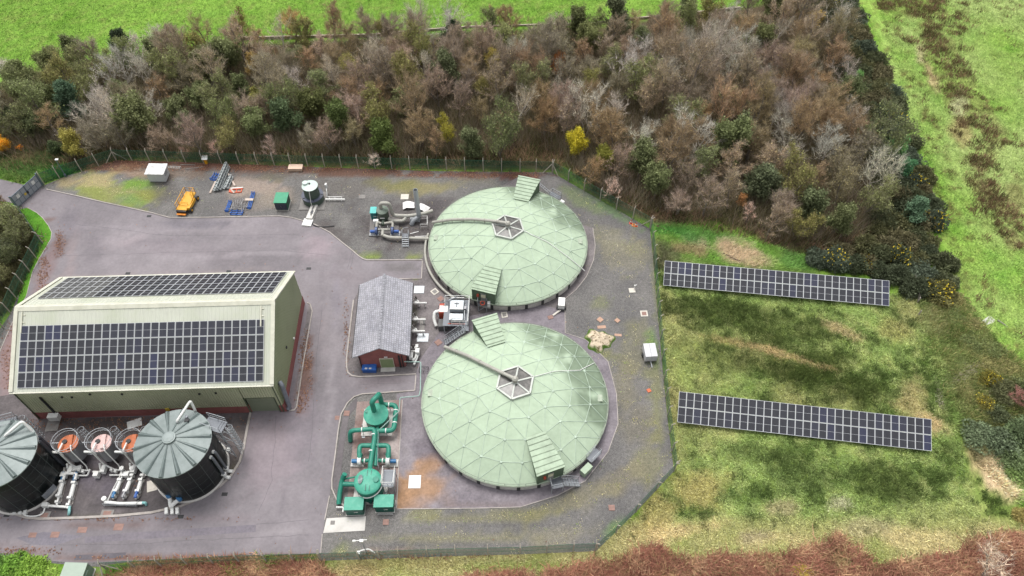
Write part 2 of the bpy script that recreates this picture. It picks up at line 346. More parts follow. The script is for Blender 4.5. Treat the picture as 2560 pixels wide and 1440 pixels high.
def painter(base, base2, blobs, sc=.3, seed=40, edge=.45):
    def f(x, y):
        px, py = to_px(x, y); n1 = fbm(x*sc, y*sc, seed); n2 = fbm(x*1.1, y*1.1, seed+3)
        t = np.clip((n1-.35)*2.6, 0, 1)[..., None]; col = np.asarray(A(*base))*(1-t)+np.asarray(A(*base2))*t
        for (bx, by, rx, ry, tl, c, st) in blobs:
            a = math.radians(tl); dx, dy = px-bx, py-by
            u, v = (dx*math.cos(a)+dy*math.sin(a))/rx, (-dx*math.sin(a)+dy*math.cos(a))/ry
            d = np.sqrt(u*u+v*v)+(n1-.5)*1.5+(n2-.5)*1.1
            m = (np.clip((1.05-d)/edge, 0, 1)*st)[..., None]; col = col*(1-m)+np.asarray(A(*c))*m
        return col
    return f
YARD = [(60, 470), (110, 464), (164, 440), (205, 429), (247, 415), (291, 401), (331, 402), (480, 405), (645, 413), (850, 420), (1080, 428), (1260, 430), (1380, 431), (1500, 500), (1625, 572), (1632, 640), (1650, 850), (1668, 1040), (1685, 1178), (1590, 1280), (1490, 1378), (1300, 1386), (1140, 1390), (1000, 1395), (804, 1402), (600, 1408), (341, 1421), (200, 1415), (90, 1404), (-30, 1395), (-220, 1380), (-220, 1000), (-60, 880), (0, 822), (27, 783), (58, 711), (91, 646), (109, 607), (90, 580), (47, 522)]
litter = [(300, 415, 150, 14, -3, (112, 80, 66), .9), (560, 412, 260, 14, 1, (116, 80, 66), .95), (850, 432, 280, 12, 1, (112, 82, 68), .9), (1150, 438, 180, 9, 1, (118, 84, 74), .9), (1300, 440, 70, 9, 0, (124, 84, 74), .8)]
moss = [(1540, 600, 80, 26, 20, (150, 145, 112), .6), (1560, 640, 70, 50, 30, (152, 146, 116), .55), (1500, 760, 30, 20, 0, (148, 152, 92), .5), (1420, 560, 14, 70, -25, (128, 120, 60), .7), (1450, 500, 60, 14, 30, (118, 140, 76), .7), (1520, 520, 80, 8, 32, (96, 142, 60), .7), (1640, 720, 12, 90, -3, (132, 136, 84), .7), (1600, 830, 40, 30, 0, (150, 146, 98), .5), (1570, 900, 50, 40, 0, (146, 142, 100), .5),
    (1560, 960, 40, 60, 0, (150, 142, 105), .5), (1640, 1000, 22, 130, -4, (142, 144, 80), .7), (1600, 1060, 60, 60, 0, (146, 138, 112), .5), (1620, 1160, 50, 50, 0, (152, 148, 96), .6), (1550, 1200, 80, 30, -35, (150, 140, 112), .55), (1420, 1260, 120, 22, -20, (140, 134, 88), .55), (1250, 1290, 180, 16, -3, (146, 142, 86), .6), (1050, 1290, 60, 30, -10, (152, 150, 92), .7), (1150, 1345, 230, 16, 0, (160, 154, 106), .6), (1400, 1340, 90, 30, -10, (168, 160, 130), .5),
    (1200, 1378, 330, 10, 0, (158, 150, 130), .65), (860, 1375, 60, 16, 0, (128, 138, 74), .7), (950, 1385, 80, 10, 0, (140, 110, 96), .7), (1540, 1330, 30, 20, -40, (110, 150, 70), .8), (1498, 890, 50, 16, 0, (128, 130, 70), .8), (1470, 1250, 60, 30, -25, (150, 142, 116), .5), (1630, 870, 14, 50, 0, (100, 150, 60), .8)]
nwgrass = [(270, 470, 115, 38, 12, (150, 150, 96), .9), (240, 455, 60, 20, -5, (180, 165, 125), .8), (220, 478, 70, 16, 15, (140, 150, 80), .8), (330, 460, 55, 14, 5, (118, 155, 62), .85), (320, 500, 40, 22, 10, (122, 150, 76), .85), (365, 485, 24, 14, 0, (140, 145, 70), .8), (270, 505, 90, 10, 14, (140, 145, 84), .7), (180, 455, 40, 16, -10, (165, 148, 115), .7), (420, 470, 40, 40, 0, (96, 90, 86), .5), (340, 430, 60, 14, 0, (168, 140, 115), .6),
    (650, 470, 70, 28, 0, (168, 152, 140), .85), (680, 500, 60, 30, 0, (158, 146, 132), .7), (690, 445, 40, 12, 0, (128, 122, 86), .6), (600, 520, 70, 22, 0, (128, 122, 120), .5), (450, 435, 60, 16, 0, (132, 112, 96), .6), (1050, 470, 110, 22, -2, (148, 140, 100), .8), (980, 460, 70, 16, 0, (132, 130, 84), .7), (1180, 455, 60, 12, 0, (128, 124, 110), .5), (880, 640, 30, 10, 35, (135, 138, 84), .7), (920, 640, 24, 9, 0, (130, 148, 66), .85), (1040, 640, 26, 8, 0, (140, 150, 78), .8), (1010, 560, 120, 60, 0, (88, 80, 80), .65), (1100, 515, 60, 30, 0, (86, 80, 82), .7), (820, 600, 50, 40, 30, (96, 88, 86), .6), (700, 440, 80, 16, 0, (105, 100, 96), .6), (850, 470, 110, 30, 0, (110, 104, 98), .5)]
gm = M_attr('gravel', scale=9, var=.42, bump=.7, scale2=2.4, var2=.22, spec=.2, speck=(26, .64, .74, rgb(186, 180, 172)))
sheet('gravel_yard', YARD, .03, gm, painter((112, 110, 109), (132, 129, 126), litter+[m[:6]+(m[6]*.6,) for m in moss]+nwgrass), .8)
ROAD = [(-250, 425), (0, 448), (60, 462), (117, 474), (190, 490), (262, 507), (322, 520), (380, 533), (425, 545), (520, 544.5), (640, 542), (699, 541), (730, 545), (762, 554), (789, 563), (825, 582), (857, 608), (880, 626), (897, 641), (908, 648), (919, 651), (1056, 651), (1054, 697), (1004, 698), (940, 700), (905, 712), (884, 751), (873, 840), (867, 895), (867, 918), (870, 932), (880, 940), (900, 943), (1040, 936), (1037, 977), (905, 986), (885, 993), (869, 1008), (853, 1036), (846, 1075), (838, 1140), (830, 1200), (824, 1240), (812, 1300), (806, 1345), (802, 1384), (600, 1392), (341, 1402), (200, 1408), (90, 1400), (0, 1390), (-200, 1375), (-200, 1010), (-40, 920), (0, 880), (30, 810), (67, 740), (82, 680), (100, 645), (117, 617), (128, 598), (130, 582), (122, 565), (107, 545), (92, 532), (70, 520), (20, 505), (-20, 500), (-250, 470)]
leafy = (122, 88, 74)
stains = [(790, 900, 9, 260, 4, (120, 114, 119), .55), (835, 860, 8, 220, 3, (164, 157, 161), .5), (715, 1180, 10, 190, 6, (122, 116, 121), .5), (500, 600, 330, 6, -2, (122, 116, 121), .5), (520, 640, 300, 5, -2, (166, 159, 163), .55), (430, 575, 260, 7, 2, (160, 152, 157), .45), (300, 600, 60, 24, -12, (168, 160, 163), .55), (860, 640, 40, 20, 20, (118, 111, 114), .5), (600, 1250, 90, 14, -25, (120, 113, 117), .5), (720, 1330, 90, 16, -3, (164, 157, 160), .5), (460, 1360, 330, 7, -2, (122, 117, 122), .45), (690, 1090, 26, 26, 0, (112, 104, 106), .55), (560, 560, 40, 10, 0, (108, 102, 106), .5), (240, 630, 30, 60, 10, (122, 116, 121), .5), (110, 690, 22, 100, 18, (138, 116, 116), .75), (30, 900, 30, 120, 10, (150, 122, 118), .8), (150, 620, 16, 40, 10, (120, 96, 92), .7), (125, 550, 24, 10, 10, (118, 92, 84), .7), (180, 640, 14, 90, 8, (158, 142, 142), .5), (170, 560, 40, 40, 0, (118, 112, 120), .5),
    (765, 920, 20, 70, 8, leafy, .75), (770, 860, 14, 40, 5, leafy, .7), (755, 1000, 14, 40, 5, leafy, .7), (40, 1030, 14, 60, 5, leafy, .4), (1010, 668, 60, 14, -3, (112, 108, 106), .6), (300, 690, 330, 8, -2, (160, 148, 146), .5), (800, 620, 60, 40, 20, (168, 152, 158), .55), (500, 560, 160, 12, 0, (122, 118, 126), .5), (860, 690, 60, 30, 0, (140, 130, 134), .4), (840, 760, 16, 90, 0, (132, 126, 136), .5),
    (950, 955, 90, 16, -3, (122, 112, 116), .6), (680, 1150, 70, 110, 0, (164, 150, 156), .5), (760, 1080, 40, 90, 0, (142, 132, 140), .4), (500, 1300, 240, 10, -4, (138, 126, 130), .4), (200, 1310, 200, 8, 3, (118, 96, 90), .5), (450, 1392, 380, 7, -1, (126, 92, 78), .8), (60, 1375, 90, 20, 5, (142, 116, 112), .6), (400, 620, 180, 30, 4, (146, 136, 142), .4), (330, 600, 60, 12, -20, (170, 158, 162), .4), (300, 1070, 320, 9, 0, (100, 90, 92), .4), (810, 830, 14, 60, 0, (160, 148, 152), .4)]
rm = M_attr('tarmac', scale=2.2, var=.1, bump=.25, scale2=.35, var2=.12, spec=.3, speck=(14, .68, .78, rgb(168, 158, 160)))
sheet('tarmac_road', ROAD, .045, rm, painter((131, 125, 129), (150, 143, 147), stains, .12, 60, .6), .8)
dk = M_attr('patched_tarmac', scale=3, var=.14, bump=.2, scale2=.6, var2=.1, spec=.3)
def patch(poly, z=.05, c=(132, 127, 136), c2=(142, 137, 144)): return sheet('tarmac_patch', poly, z, dk, painter(c, c2, [], .4, 66), .8)
patch([(213, 1343), (330, 1332), (480, 1322), (640, 1312), (640, 1330), (480, 1340), (330, 1350), (213, 1358)], .05, (128, 122, 130), (136, 129, 136))
patch([(40, 1345), (110, 1330), (210, 1340), (140, 1364), (80, 1362)])
patch([(190, 1388), (234, 1386), (230, 1399), (186, 1401)], .05, (108, 104, 110), (116, 110, 116)); patch([(258, 1384), (316, 1381), (312, 1394), (254, 1398)], .05, (106, 102, 108), (116, 110, 116))
# verge of bright grass inside the west fence
vc = painter((84, 138, 44), (106, 158, 54), [(100, 570, 20, 30, 0, (72, 128, 34), .5)], .5, 71)
sheet('grass_verge', [(50, 524), (70, 520), (92, 532), (107, 545), (122, 565), (130, 582), (128, 598), (117, 617), (100, 645), (82, 680), (67, 740), (40, 775), (52, 720), (78, 665), (97, 630), (106, 607), (88, 580)], .06, M_attr('verge', scale=6, var=.4, bump=.8, spec=.1), vc, .6)
sheet('grass_verge', [(260, 1414), (341, 1403), (600, 1393), (800, 1385), (803, 1401), (600, 1407), (341, 1420), (262, 1426)], .06, MATS['verge'], painter((102, 148, 52), (122, 138, 74), [(500, 1396, 300, 4, -2, (128, 98, 76), .8)], .5, 73), .6)
# aprons
am = M_attr('apron_concrete', scale=3.2, var=.2, bump=.25, scale2=.7, var2=.2, spec=.25)
dirty = [(1040, 1215, 75, 75, 0, (176, 138, 104), .95), (1075, 1220, 60, 60, 0, (160, 132, 112), .6), (1010, 1130, 20, 60, 0, (120, 114, 108), .5), (1055, 1120, 50, 30, 0, (116, 108, 116), .5), (1210, 1262, 200, 8, 0, (132, 116, 110), .4)]
sheet('concrete_apron', [(992, 985), (1037, 977), (1040, 936), (1050, 900), (1120, 800), (1230, 780), (1330, 760), (1412, 775), (1413, 833), (1465, 850), (1520, 905), (1541, 985), (1545, 1060), (1520, 1130), (1463, 1203), (1391, 1240), (1301, 1268), (1200, 1271), (992, 1273)], .05, am, painter((130, 123, 129), (147, 140, 145), dirty, .3, 80), .8)
sheet('concrete_apron', [(1056, 651), (1075, 600), (1085, 560), (1300, 440), (1450, 560), (1482, 570), (1488, 615), (1484, 650), (1466, 692), (1440, 725), (1412, 748), (1412, 775), (1330, 760), (1230, 780), (1120, 800), (1050, 900), (1040, 936), (900, 943), (880, 940), (870, 932), (867, 918), (867, 895), (873, 840), (884, 751), (905, 712), (940, 700), (1004, 698), (1054, 697)], .048, am,
      painter((118, 112, 113), (138, 131, 131), [(1160, 800, 60, 60, 0, (104, 98, 98), .6), (1100, 700, 30, 40, 0, (112, 106, 106), .6), (1050, 880, 20, 60, 0, (110, 104, 104), .7), (1030, 790, 14, 40, 0, (96, 100, 66), .6), (1250, 790, 60, 10, 0, (126, 112, 108), .6), (1340, 790, 70, 20, 0, (146, 134, 142), .6), (960, 930, 80, 10, 0, (116, 112, 114), .6), (1040, 690, 12, 8, 0, (120, 130, 70), .8)], .4, 82), .8)
TANKYARD = [(627, 1031), (622, 1056), (617, 1080), (610, 1120), (600, 1155), (578, 1190), (550, 1217), (505, 1245), (450, 1267), (380, 1282), (300, 1290), (200, 1295), (100, 1298), (65, 1294), (37, 1285), (0, 1270), (-60, 1235), (-120, 1100), (-60, 1000), (40, 985), (98, 1048), (400, 1040)]
sheet('tank_apron', TANKYARD, .055, am, painter((92, 87, 88), (114, 107, 108), [(250, 1190, 60, 60, 0, (110, 103, 112), .7), (300, 1062, 320, 14, -2, (84, 76, 74), .8), (330, 1100, 200, 30, 0, (92, 84, 82), .6), (205, 1290, 160, 6, 0, (96, 98, 70), .5), (590, 1100, 14, 60, 10, (128, 116, 110), .6), (130, 1255, 16, 8, 0, (100, 106, 60), .8), (585, 1180, 16, 20, 0, (98, 92, 70), .6), (300, 1170, 120, 10, 0, (92, 84, 78), .6)], .5, 84), .8)
sheet('building_apron', [(735, 1022), (770, 766), (776, 760), (782, 778), (760, 900), (742, 1018), (736, 1026), (722, 1026), (700, 1030)], .055, am, painter((134, 128, 128), (146, 138, 138), [], .5, 86), .8)
sheet('equipment_slab', [(893, 1005), (1006, 1000), (998, 1140), (992, 1262), (868, 1255), (880, 1130)], .065, am, painter((146, 126, 122), (172, 158, 150), [(905, 1090, 20, 60, 0, (128, 100, 94), .8), (985, 1120, 20, 40, 0, (186, 176, 172), .7), (960, 1050, 40, 30, 0, (176, 166, 158), .6), (900, 1200, 30, 40, 0, (122, 110, 108), .6), (940, 1100, 40, 10, 0, (120, 105, 100), .5)], .6, 88), .6)
sheet('tarmac_path', [(877, 1010), (892, 995), (894, 1005), (890, 1020), (873, 1040), (860, 1120), (846, 1235), (832, 1215), (835, 1180), (848, 1100), (858, 1040)], .06, dk, painter((112, 106, 108), (122, 116, 118), [], .4, 90), .8)
cm = M('pale_concrete', rgb(222, 218, 212), .8, var=.06, dirt=rgb(170, 165, 155), dirt_amt=.4, dscale=.6)
sheet('concrete_pad', [(817, 1296), (915, 1291), (912, 1327), (808, 1333)], .07, cm)
# kerbs
km = M('kerb_stone', rgb(186, 178, 172), .85, var=.16, scale=1.2, dirt=rgb(110, 104, 92), dirt_amt=.5, dscale=.5)
def ribbon(b, pts, w, z0, z1, closed=False):
    pts = [Vector((p[0], p[1])) for p in pts]; n = len(pts); L, R = [], []
    for i, p in enumerate(pts):
        a = pts[i-1] if i or closed else p; c = pts[(i+1) % n] if i < n-1 or closed else p
        t = (c-a).normalized(); nrm = Vector((-t.y, t.x)); L.append(p+nrm*w/2); R.append(p-nrm*w/2)
    V = []
    for i in range(n): V += [(L[i].x, L[i].y, z0), (L[i].x, L[i].y, z1), (R[i].x, R[i].y, z1), (R[i].x, R[i].y, z0)]
    F = [(i*4+k, i*4+(k+1) % 4, ((i+1) % n)*4+(k+1) % 4, ((i+1) % n)*4+k) for i in range(n if closed else n-1) for k in range(4)]
    if not closed: F += [(0, 1, 2, 3), (n*4-1, n*4-2, n*4-3, n*4-4)]
    return b.add(V, F)
def kerb(px, w=.16, h=.15, z0=0.0):
    b = MB(); ribbon(b, [g(*p) for p in px], w, z0, h); o = b.build('kerb', km); o['kind'] = 'structure'
kerb(ROAD[3:22]); kerb([(1056, 653), (1054, 697), (1004, 698), (945, 700)], h=.14); kerb(ROAD[26:34], .2)
kerb([(1040, 938), (1037, 977)], h=.14); kerb(ROAD[34:42]+[(830, 1222), (842, 1250), (864, 1268)]); kerb([(824, 1240), (812, 1300)], .12, .1); kerb([(806, 1336), (802, 1384)], .12, .1)
kerb(TANKYARD[:16], .3, .17); kerb([(722, 1028), (736, 1026), (742, 1018), (760, 900), (781, 778), (776, 761), (768, 758)])
kerb(ROAD[54:66], .1, .1); kerb([(992, 1273), (1200, 1271), (1301, 1268), (1391, 1240), (1463, 1203), (1520, 1130), (1545, 1060), (1541, 985), (1520, 905), (1465, 850), (1413, 833), (1412, 748), (1440, 725), (1466, 692), (1484, 650), (1488, 615), (1482, 570)], .1, .1)
kerb([(1006, 1000), (998, 1140), (992, 1262), (990, 1272)], .12, .09)


# joints and cracks in the tarmac
jm = M('joint_line', rgb(112, 107, 111), .9, var=.3)
for pts in ([(150, 640), (420, 632), (700, 626), (850, 640)], [(190, 560), (420, 590), (760, 586)], [(880, 628), (872, 655), (866, 690)], [(887, 628), (879, 655), (873, 690)], [(690, 1040), (680, 1200), (640, 1300)], [(806, 760), (790, 900), (786, 1000), (770, 1180)], [(60, 1362), (300, 1362), (560, 1348), (800, 1336)], [(640, 1312), (800, 1296)], [(900, 962), (1030, 956)]):
    P = [Vector(g(*p)[:2]) for p in pts]; Q = []
    for a, e in zip(P, P[1:]):
        k = max(2, int((e-a).length/1.2)); Q += [a.lerp(e, i/k)+Vector((random.gauss(0, .06), random.gauss(0, .06))) for i in range(k)]
    bb = MB(); ribbon(bb, Q, .045, .04, .049); o = bb.build('tarmac_joint', jm); o['kind'] = 'structure'
# ------------------------------------------------------------------ shared paints
def steel(): return M('galvanised_steel', rgb(182, 186, 190), .5, .15, var=.12, scale=3)
def white_pipe(): return M('white_cladding', rgb(250, 250, 246), .5, 0, var=.05, dirt=rgb(170, 165, 155), dirt_amt=.35, dscale=2.5)
def black(): return M('black_rubber', rgb(48, 48, 50), .6, var=.2)
def grating(): return M('steel_grating', rgb(112, 116, 122), .5, .4, var=.2, scale=12)
def red(): return M('red_paint', rgb(196, 88, 66), .6, var=.15)
def blue(): return M('blue_paint', rgb(52, 98, 176), .5, var=.15)
STEEL, WHITE, BLACK, GRATE, RED, BLUE = steel(), white_pipe(), black(), grating(), red(), blue()
# ------------------------------------------------------------------ process building with two roof arrays
BX, BY, BYAW, BL, BW, BHE, BHR = -46.43, 57.45, .0341, 32.6, 18.45, 7.06, 12.44
def ribbed(name, col, period, axis, depth=.5, rough=.45, col2=None, dirt=None, amt=.3):
    m = M(name, col, rough, .1, var=.08, scale=.7, dirt=dirt, dirt_amt=amt, dscale=.35)
    nt = m.node_tree; N, L = nt.nodes, nt.links
    tc = N.new('ShaderNodeTexCoord'); w = N.new('ShaderNodeTexWave'); w.wave_type = 'BANDS'; w.bands_direction = axis; w.wave_profile = 'SIN'
    w.inputs['Scale'].default_value = 2*PI/20/period; L.new(tc.outputs['Object'], w.inputs['Vector'])
    bp = N.new('ShaderNodeBump'); bp.inputs['Strength'].default_value = depth; bp.inputs['Distance'].default_value = .08
    L.new(w.outputs['Fac'], bp.inputs['Height']); L.new(bp.outputs[0], N['Principled BSDF'].inputs['Normal'])
    return m
bld = thing('process_building', 'long green clad industrial building with red brick base and solar covered pitched roof', 'building', (BX, BY, 0), BYAW)
hx, hy = BL/2, BW/2
brick = M('red_brick', rgb(160, 98, 94), .85, var=.14, scale=2.2, dirt=rgb(104, 66, 62), dirt_amt=.4)
def brick_nodes(m, sx):
    nt = m.node_tree; N, L = nt.nodes, nt.links; tc = N.new('ShaderNodeTexCoord'); b = N.new('ShaderNodeTexBrick'); b.inputs['Scale'].default_value = 4
    mp = N.new('ShaderNodeMapping'); mp.inputs['Rotation'].default_value = (PI/2, 0, 0); L.new(tc.outputs['Object'], mp.inputs[0]); L.new(mp.outputs[0], b.inputs['Vector'])
    bp = N.new('ShaderNodeBump'); bp.inputs['Strength'].default_value = .3; L.new(b.outputs['Fac'], bp.inputs['Height']); L.new(bp.outputs[0], N['Principled BSDF'].inputs['Normal'])
brick_nodes(brick, 1)
w = .25; hb = 1.75; dx0, dx1 = hx-4.6, hx-.9     # door bay on the front, near the east end
for (x_, y_, sx_, sy_) in (((-hx+dx0)/2, -hy+.3, dx0+hx, w), ((dx1+hx)/2, -hy+.3, hx-dx1, w), (hx-.22, 0, w, 2*hy-.6-w), (-hx+.22, 0, w, 2*hy-.6-w), (0, hy-.3, 2*hx-.2, w)):
    MB().box(x_, y_, 0, sx_, sy_, hb).build('brick_plinth', brick, bld)
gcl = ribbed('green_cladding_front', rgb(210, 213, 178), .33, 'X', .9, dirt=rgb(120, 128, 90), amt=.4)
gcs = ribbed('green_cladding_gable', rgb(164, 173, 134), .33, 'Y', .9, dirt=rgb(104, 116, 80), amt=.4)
zz = BHE-.12
MB().box((-hx+dx0)/2, -hy+.25, hb, dx0+hx-.3, .2, zz-hb).build('cladding_wall', gcl, bld); MB().box((dx1+hx)/2-.1, -hy+.25, hb, hx-dx1-.2, .2, zz-hb).build('cladding_wall', gcl, bld)
MB().box((dx0+dx1)/2, -hy+.25, 3.6, dx1-dx0, .2, zz-3.6).build('cladding_wall', gcl, bld); MB().box(0, hy-.25, hb, 2*hx-.4, .2, zz-hb).build('cladding_wall', gcl, bld)
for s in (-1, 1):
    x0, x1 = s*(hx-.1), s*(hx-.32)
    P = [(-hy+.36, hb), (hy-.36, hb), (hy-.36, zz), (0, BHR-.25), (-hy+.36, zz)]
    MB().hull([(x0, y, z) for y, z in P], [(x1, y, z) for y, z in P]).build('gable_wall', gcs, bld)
shut = ribbed('shutter', rgb(146, 154, 130), .2, 'Z', .5)
dr = MB().box((dx0+dx1)/2, -hy+.42, 0, dx1-dx0-.02, .12, 3.58).build('roller_door', shut, bld)
MB().box(dx0-.09, -hy+.16, 0, .16, .1, 3.7).box(dx1+.09, -hy+.16, 0, .16, .1, 3.7).box((dx0+dx1)/2, -hy+.16, 3.7, dx1-dx0+.34, .1, .16).build('frame', M('dark_green_trim', rgb(86, 98, 76), .5), dr)
roofm = ribbed('pale_sheet_roof', rgb(218, 220, 204), .5, 'X', .8, .4, dirt=rgb(176, 186, 150), amt=.55)
rise = BHR-BHE; sl = math.hypot(hy, rise)
for s, nm in ((-1, 'front'), (1, 'rear')):
    b = MB(); n = Vector((0, s*rise/sl, hy/sl)); t = .12
    P = [Vector((-hx, 0, BHR)), Vector((hx, 0, BHR)), Vector((hx, s*hy, BHE)), Vector((-hx, s*hy, BHE))]
    b.hull([p-n*t for p in P], P); o = b.build('roof_slope', roofm, bld)
    MB().box(0, s*(hy+.08), BHE-.14, BL, .15, .14).build('gutter', M('pale_trim', rgb(226, 224, 206), .5, var=.08, dirt=rgb(150, 150, 120), dirt_amt=.3), o)
trim = MATS['pale_trim']
for s in (-1, 1):
    for q in (-1, 1): MB().bar((s*(hx-.2), q*.2, BHR+.01), (s*(hx-.2), q*(hy-.02), BHE+.13), .5, .06).build('verge_trim', trim, bld)
MB().hull([(-hx, -.5, BHR-.2), (hx, -.5, BHR-.2), (hx, .5, BHR-.2), (-hx, .5, BHR-.2)], [(-hx, -.06, BHR+.12), (hx, -.06, BHR+.12), (hx, .06, BHR+.12), (-hx, .06, BHR+.12)]).build('ridge_cap', trim, bld)
# fall-arrest rails on the bare strip of the roof
for x in (-hx+1.0, hx-1.7):
    b = MB()
    b.bar((x, -.6, BHR-.2), (x, -2.9, BHR-.2-2.3*rise/hy), .16, .1)
    for k in range(3): b.box(x+.2, -.9-k*.8, BHR-.25-(.9+k*.8-.35)*rise/hy, .3, .12, .14)
    b.build('roof_rail', trim, bld)
# solar panels: one mesh, copied
glass = bpy.data.materials.new('solar_cells'); glass.use_nodes = True
nt = glass.node_tree; N, L = nt.nodes, nt.links; pb = N['Principled BSDF']; pb.inputs['Roughness'].default_value = .22; pb.inputs['Specular IOR Level'].default_value = .5
tc = N.new('ShaderNodeTexCoord'); sx = N.new('ShaderNodeSeparateXYZ'); L.new(tc.outputs['Object'], sx.inputs[0])
def frac_line(src, per, wid, off=0.0):
    a = N.new('ShaderNodeMath'); a.operation = 'ADD'; a.inputs[1].default_value = off+50*per; L.new(src, a.inputs[0])
    d = N.new('ShaderNodeMath'); d.operation = 'MODULO'; d.inputs[1].default_value = per; L.new(a.outputs[0], d.inputs[0])
    c = N.new('ShaderNodeMath'); c.operation = 'LESS_THAN'; c.inputs[1].default_value = wid; L.new(d.outputs[0], c.inputs[0]); return c.outputs[0]
bus = frac_line(sx.outputs['X'], .155, .02, .01)
oi = N.new('ShaderNodeObjectInfo'); rp = N.new('ShaderNodeValToRGB'); L.new(oi.outputs['Random'], rp.inputs[0])
rp.color_ramp.elements[0].color = (*rgb(42, 43, 50), 1); rp.color_ramp.elements[1].color = (*rgb(50, 52, 66), 1)
e = rp.color_ramp.elements.new(.75); e.color = (*rgb(46, 47, 56), 1); e = rp.color_ramp.elements.new(.9); e.color = (*rgb(46, 50, 80), 1)
mm = N.new('ShaderNodeMix'); mm.data_type = 'RGBA'; L.new(bus, mm.inputs['Factor']); L.new(rp.outputs[0], mm.inputs['A']); mm.inputs['B'].default_value = (*rgb(96, 96, 98), 1)
L.new(mm.outputs['Result'], pb.inputs['Base Color'])
alu = M('white_aluminium', rgb(228, 230, 232), .4, .2, var=.04)
def panel_mesh(w, h):
    """portrait panel lying in xy, centred, glass up: a frame, a mid bar and two dark fields"""
    b = MB(); f = .045; t = .04
    b.cur = 0
    b.box(-w/2+f/2, 0, 0, f, h, t).box(w/2-f/2, 0, 0, f, h, t).box(0, h/2-f/2, 0, w-2*f, f, t-.002).box(0, -h/2+f/2, 0, w-2*f, f, t-.002).box(0, 0, 0, w-2*f, .022, t-.003)
    b.cur = 1
    hh = (h-2*f-.022)/2
    for s in (-1, 1): b.box(0, s*(.011+hh/2), .006, w-2*f-.004, hh-.004, t-.012)
    return b.mesh('solar_panel', [alu, glass])
def slope_frame(s):
    """origin at the ridge, u along the building, v down the slope"""
    n = Vector((0, s*rise/sl, hy/sl)); d = Vector((0, s*hy/sl, -rise/sl)); return n, d
u0, u1 = -hx+.95, hx-1.25; cols = 30; cw = (u1-u0)/cols
v0, v1 = 2.35, sl-.5; rh = (v1-v0)/4
pm = panel_mesh(cw-.045, rh-.055)
n, d = slope_frame(-1); R = Matrix((Vector((1, 0, 0)), -d, n)).transposed()
arr = MB()
for k in range(8): v = v0+rh*(k+.5)/2; p = d*v+n*.05+Vector((0, 0, BHR)); arr.bar((u0, p.y, p.z), (u1, p.y, p.z), .05)
arr = arr.build('mounting_rails', STEEL, bld)
rest = MB()
def put_rest(c, R):
    nv = len(rest.v)
    for v in pm.vertices: q = R @ v.co+c; rest.v.append(tuple(q))
    for pl in pm.polygons: rest.f.append(tuple(i+nv for i in pl.vertices)); rest.sm.append(False); rest.mi.append(pl.material_index)
for r in range(4):
    for c in range(cols):
        ctr = Vector((u0+(c+.5)*cw, 0, BHR))+d*(v0+(r+.5)*rh)+n*.09
        if r == 0 and c >= 10: put_rest(ctr, R); continue
        o = link('solar_panel', pm, arr); o.matrix_local = Matrix.Translation(ctr) @ R.to_4x4()
n, d = slope_frame(1); R2 = Matrix((Vector((-1, 0, 0)), -d, n)).transposed()
ru0, ru1 = -hx+1.3, hx-1.0
v0r, v1r = 2.6, sl-.35; rhr = (v1r-v0r)/4; cwr = (ru1-ru0)/cols
pm_keep = pm; pm = panel_mesh(cwr-.05, rhr-.06)
for r in range(4):
    for c in range(cols): put_rest(Vector((ru0+(c+.5)*cwr, 0, BHR))+d*(v0r+(r+.5)*rhr)+n*.09, R2)
o = rest.build('solar_panels', [alu, glass], bld); o['kind'] = 'stuff'
pm = pm_keep
# fittings on the walls
b = MB(); x = -hx+4.6
b.tube([(x-1.6, -hy+.08, 5.6), (x-1.6, -hy+.08, 2.2), (x-1.6, -hy+.0, .9)], .13, 8); b.build('downpipe', BLACK, bld)
MB().box(-hx+2.9, -hy-.35, .9, 1.3, .7, .9).build('wall_cabinet', WHITE, bld)
for (x, z) in ((-hx+5.7, 5.4), (-hx+6.9, 5.3), (-hx+9.4, 5.9), (-3, 5.7), (6.5, 5.2), (8.6, 5.3)): MB().box(x, -hy+.08, z, .22, .2, .22).build('wall_light', BLACK, bld)
b = MB(); b.box(1.2, -hy+.1, 1.4, .5, .14, .5); b.build('warning_plate', M('sign_yellow', rgb(216, 186, 70), .5), bld)
b = MB(); b.tube(bend([(hx+.05, -hy+1.6, 5.2), (hx+.35, -hy+1.2, 5.0), (hx+.35, -hy+.7, .5), (hx+.1, -hy+.4, .25)], .4), .3, 12); b.build('external_duct', M('grey_duct', rgb(142, 146, 156), .5, .3), bld)
MB().box(hx-.02, -2, 4.6, .12, .3, .3).build('wall_light', BLACK, bld); MB().box(hx+.02, 1, 2.4, .2, .25, .25).build('wall_light', WHITE, bld)
for x in (-hx+.3, hx-.35): MB().tube([(x, -hy+.1, BHE-.3), (x, -hy+.1, .2)], .08, 6).build('downpipe', M('dark_green_trim', rgb(86, 98, 76), .5), bld)
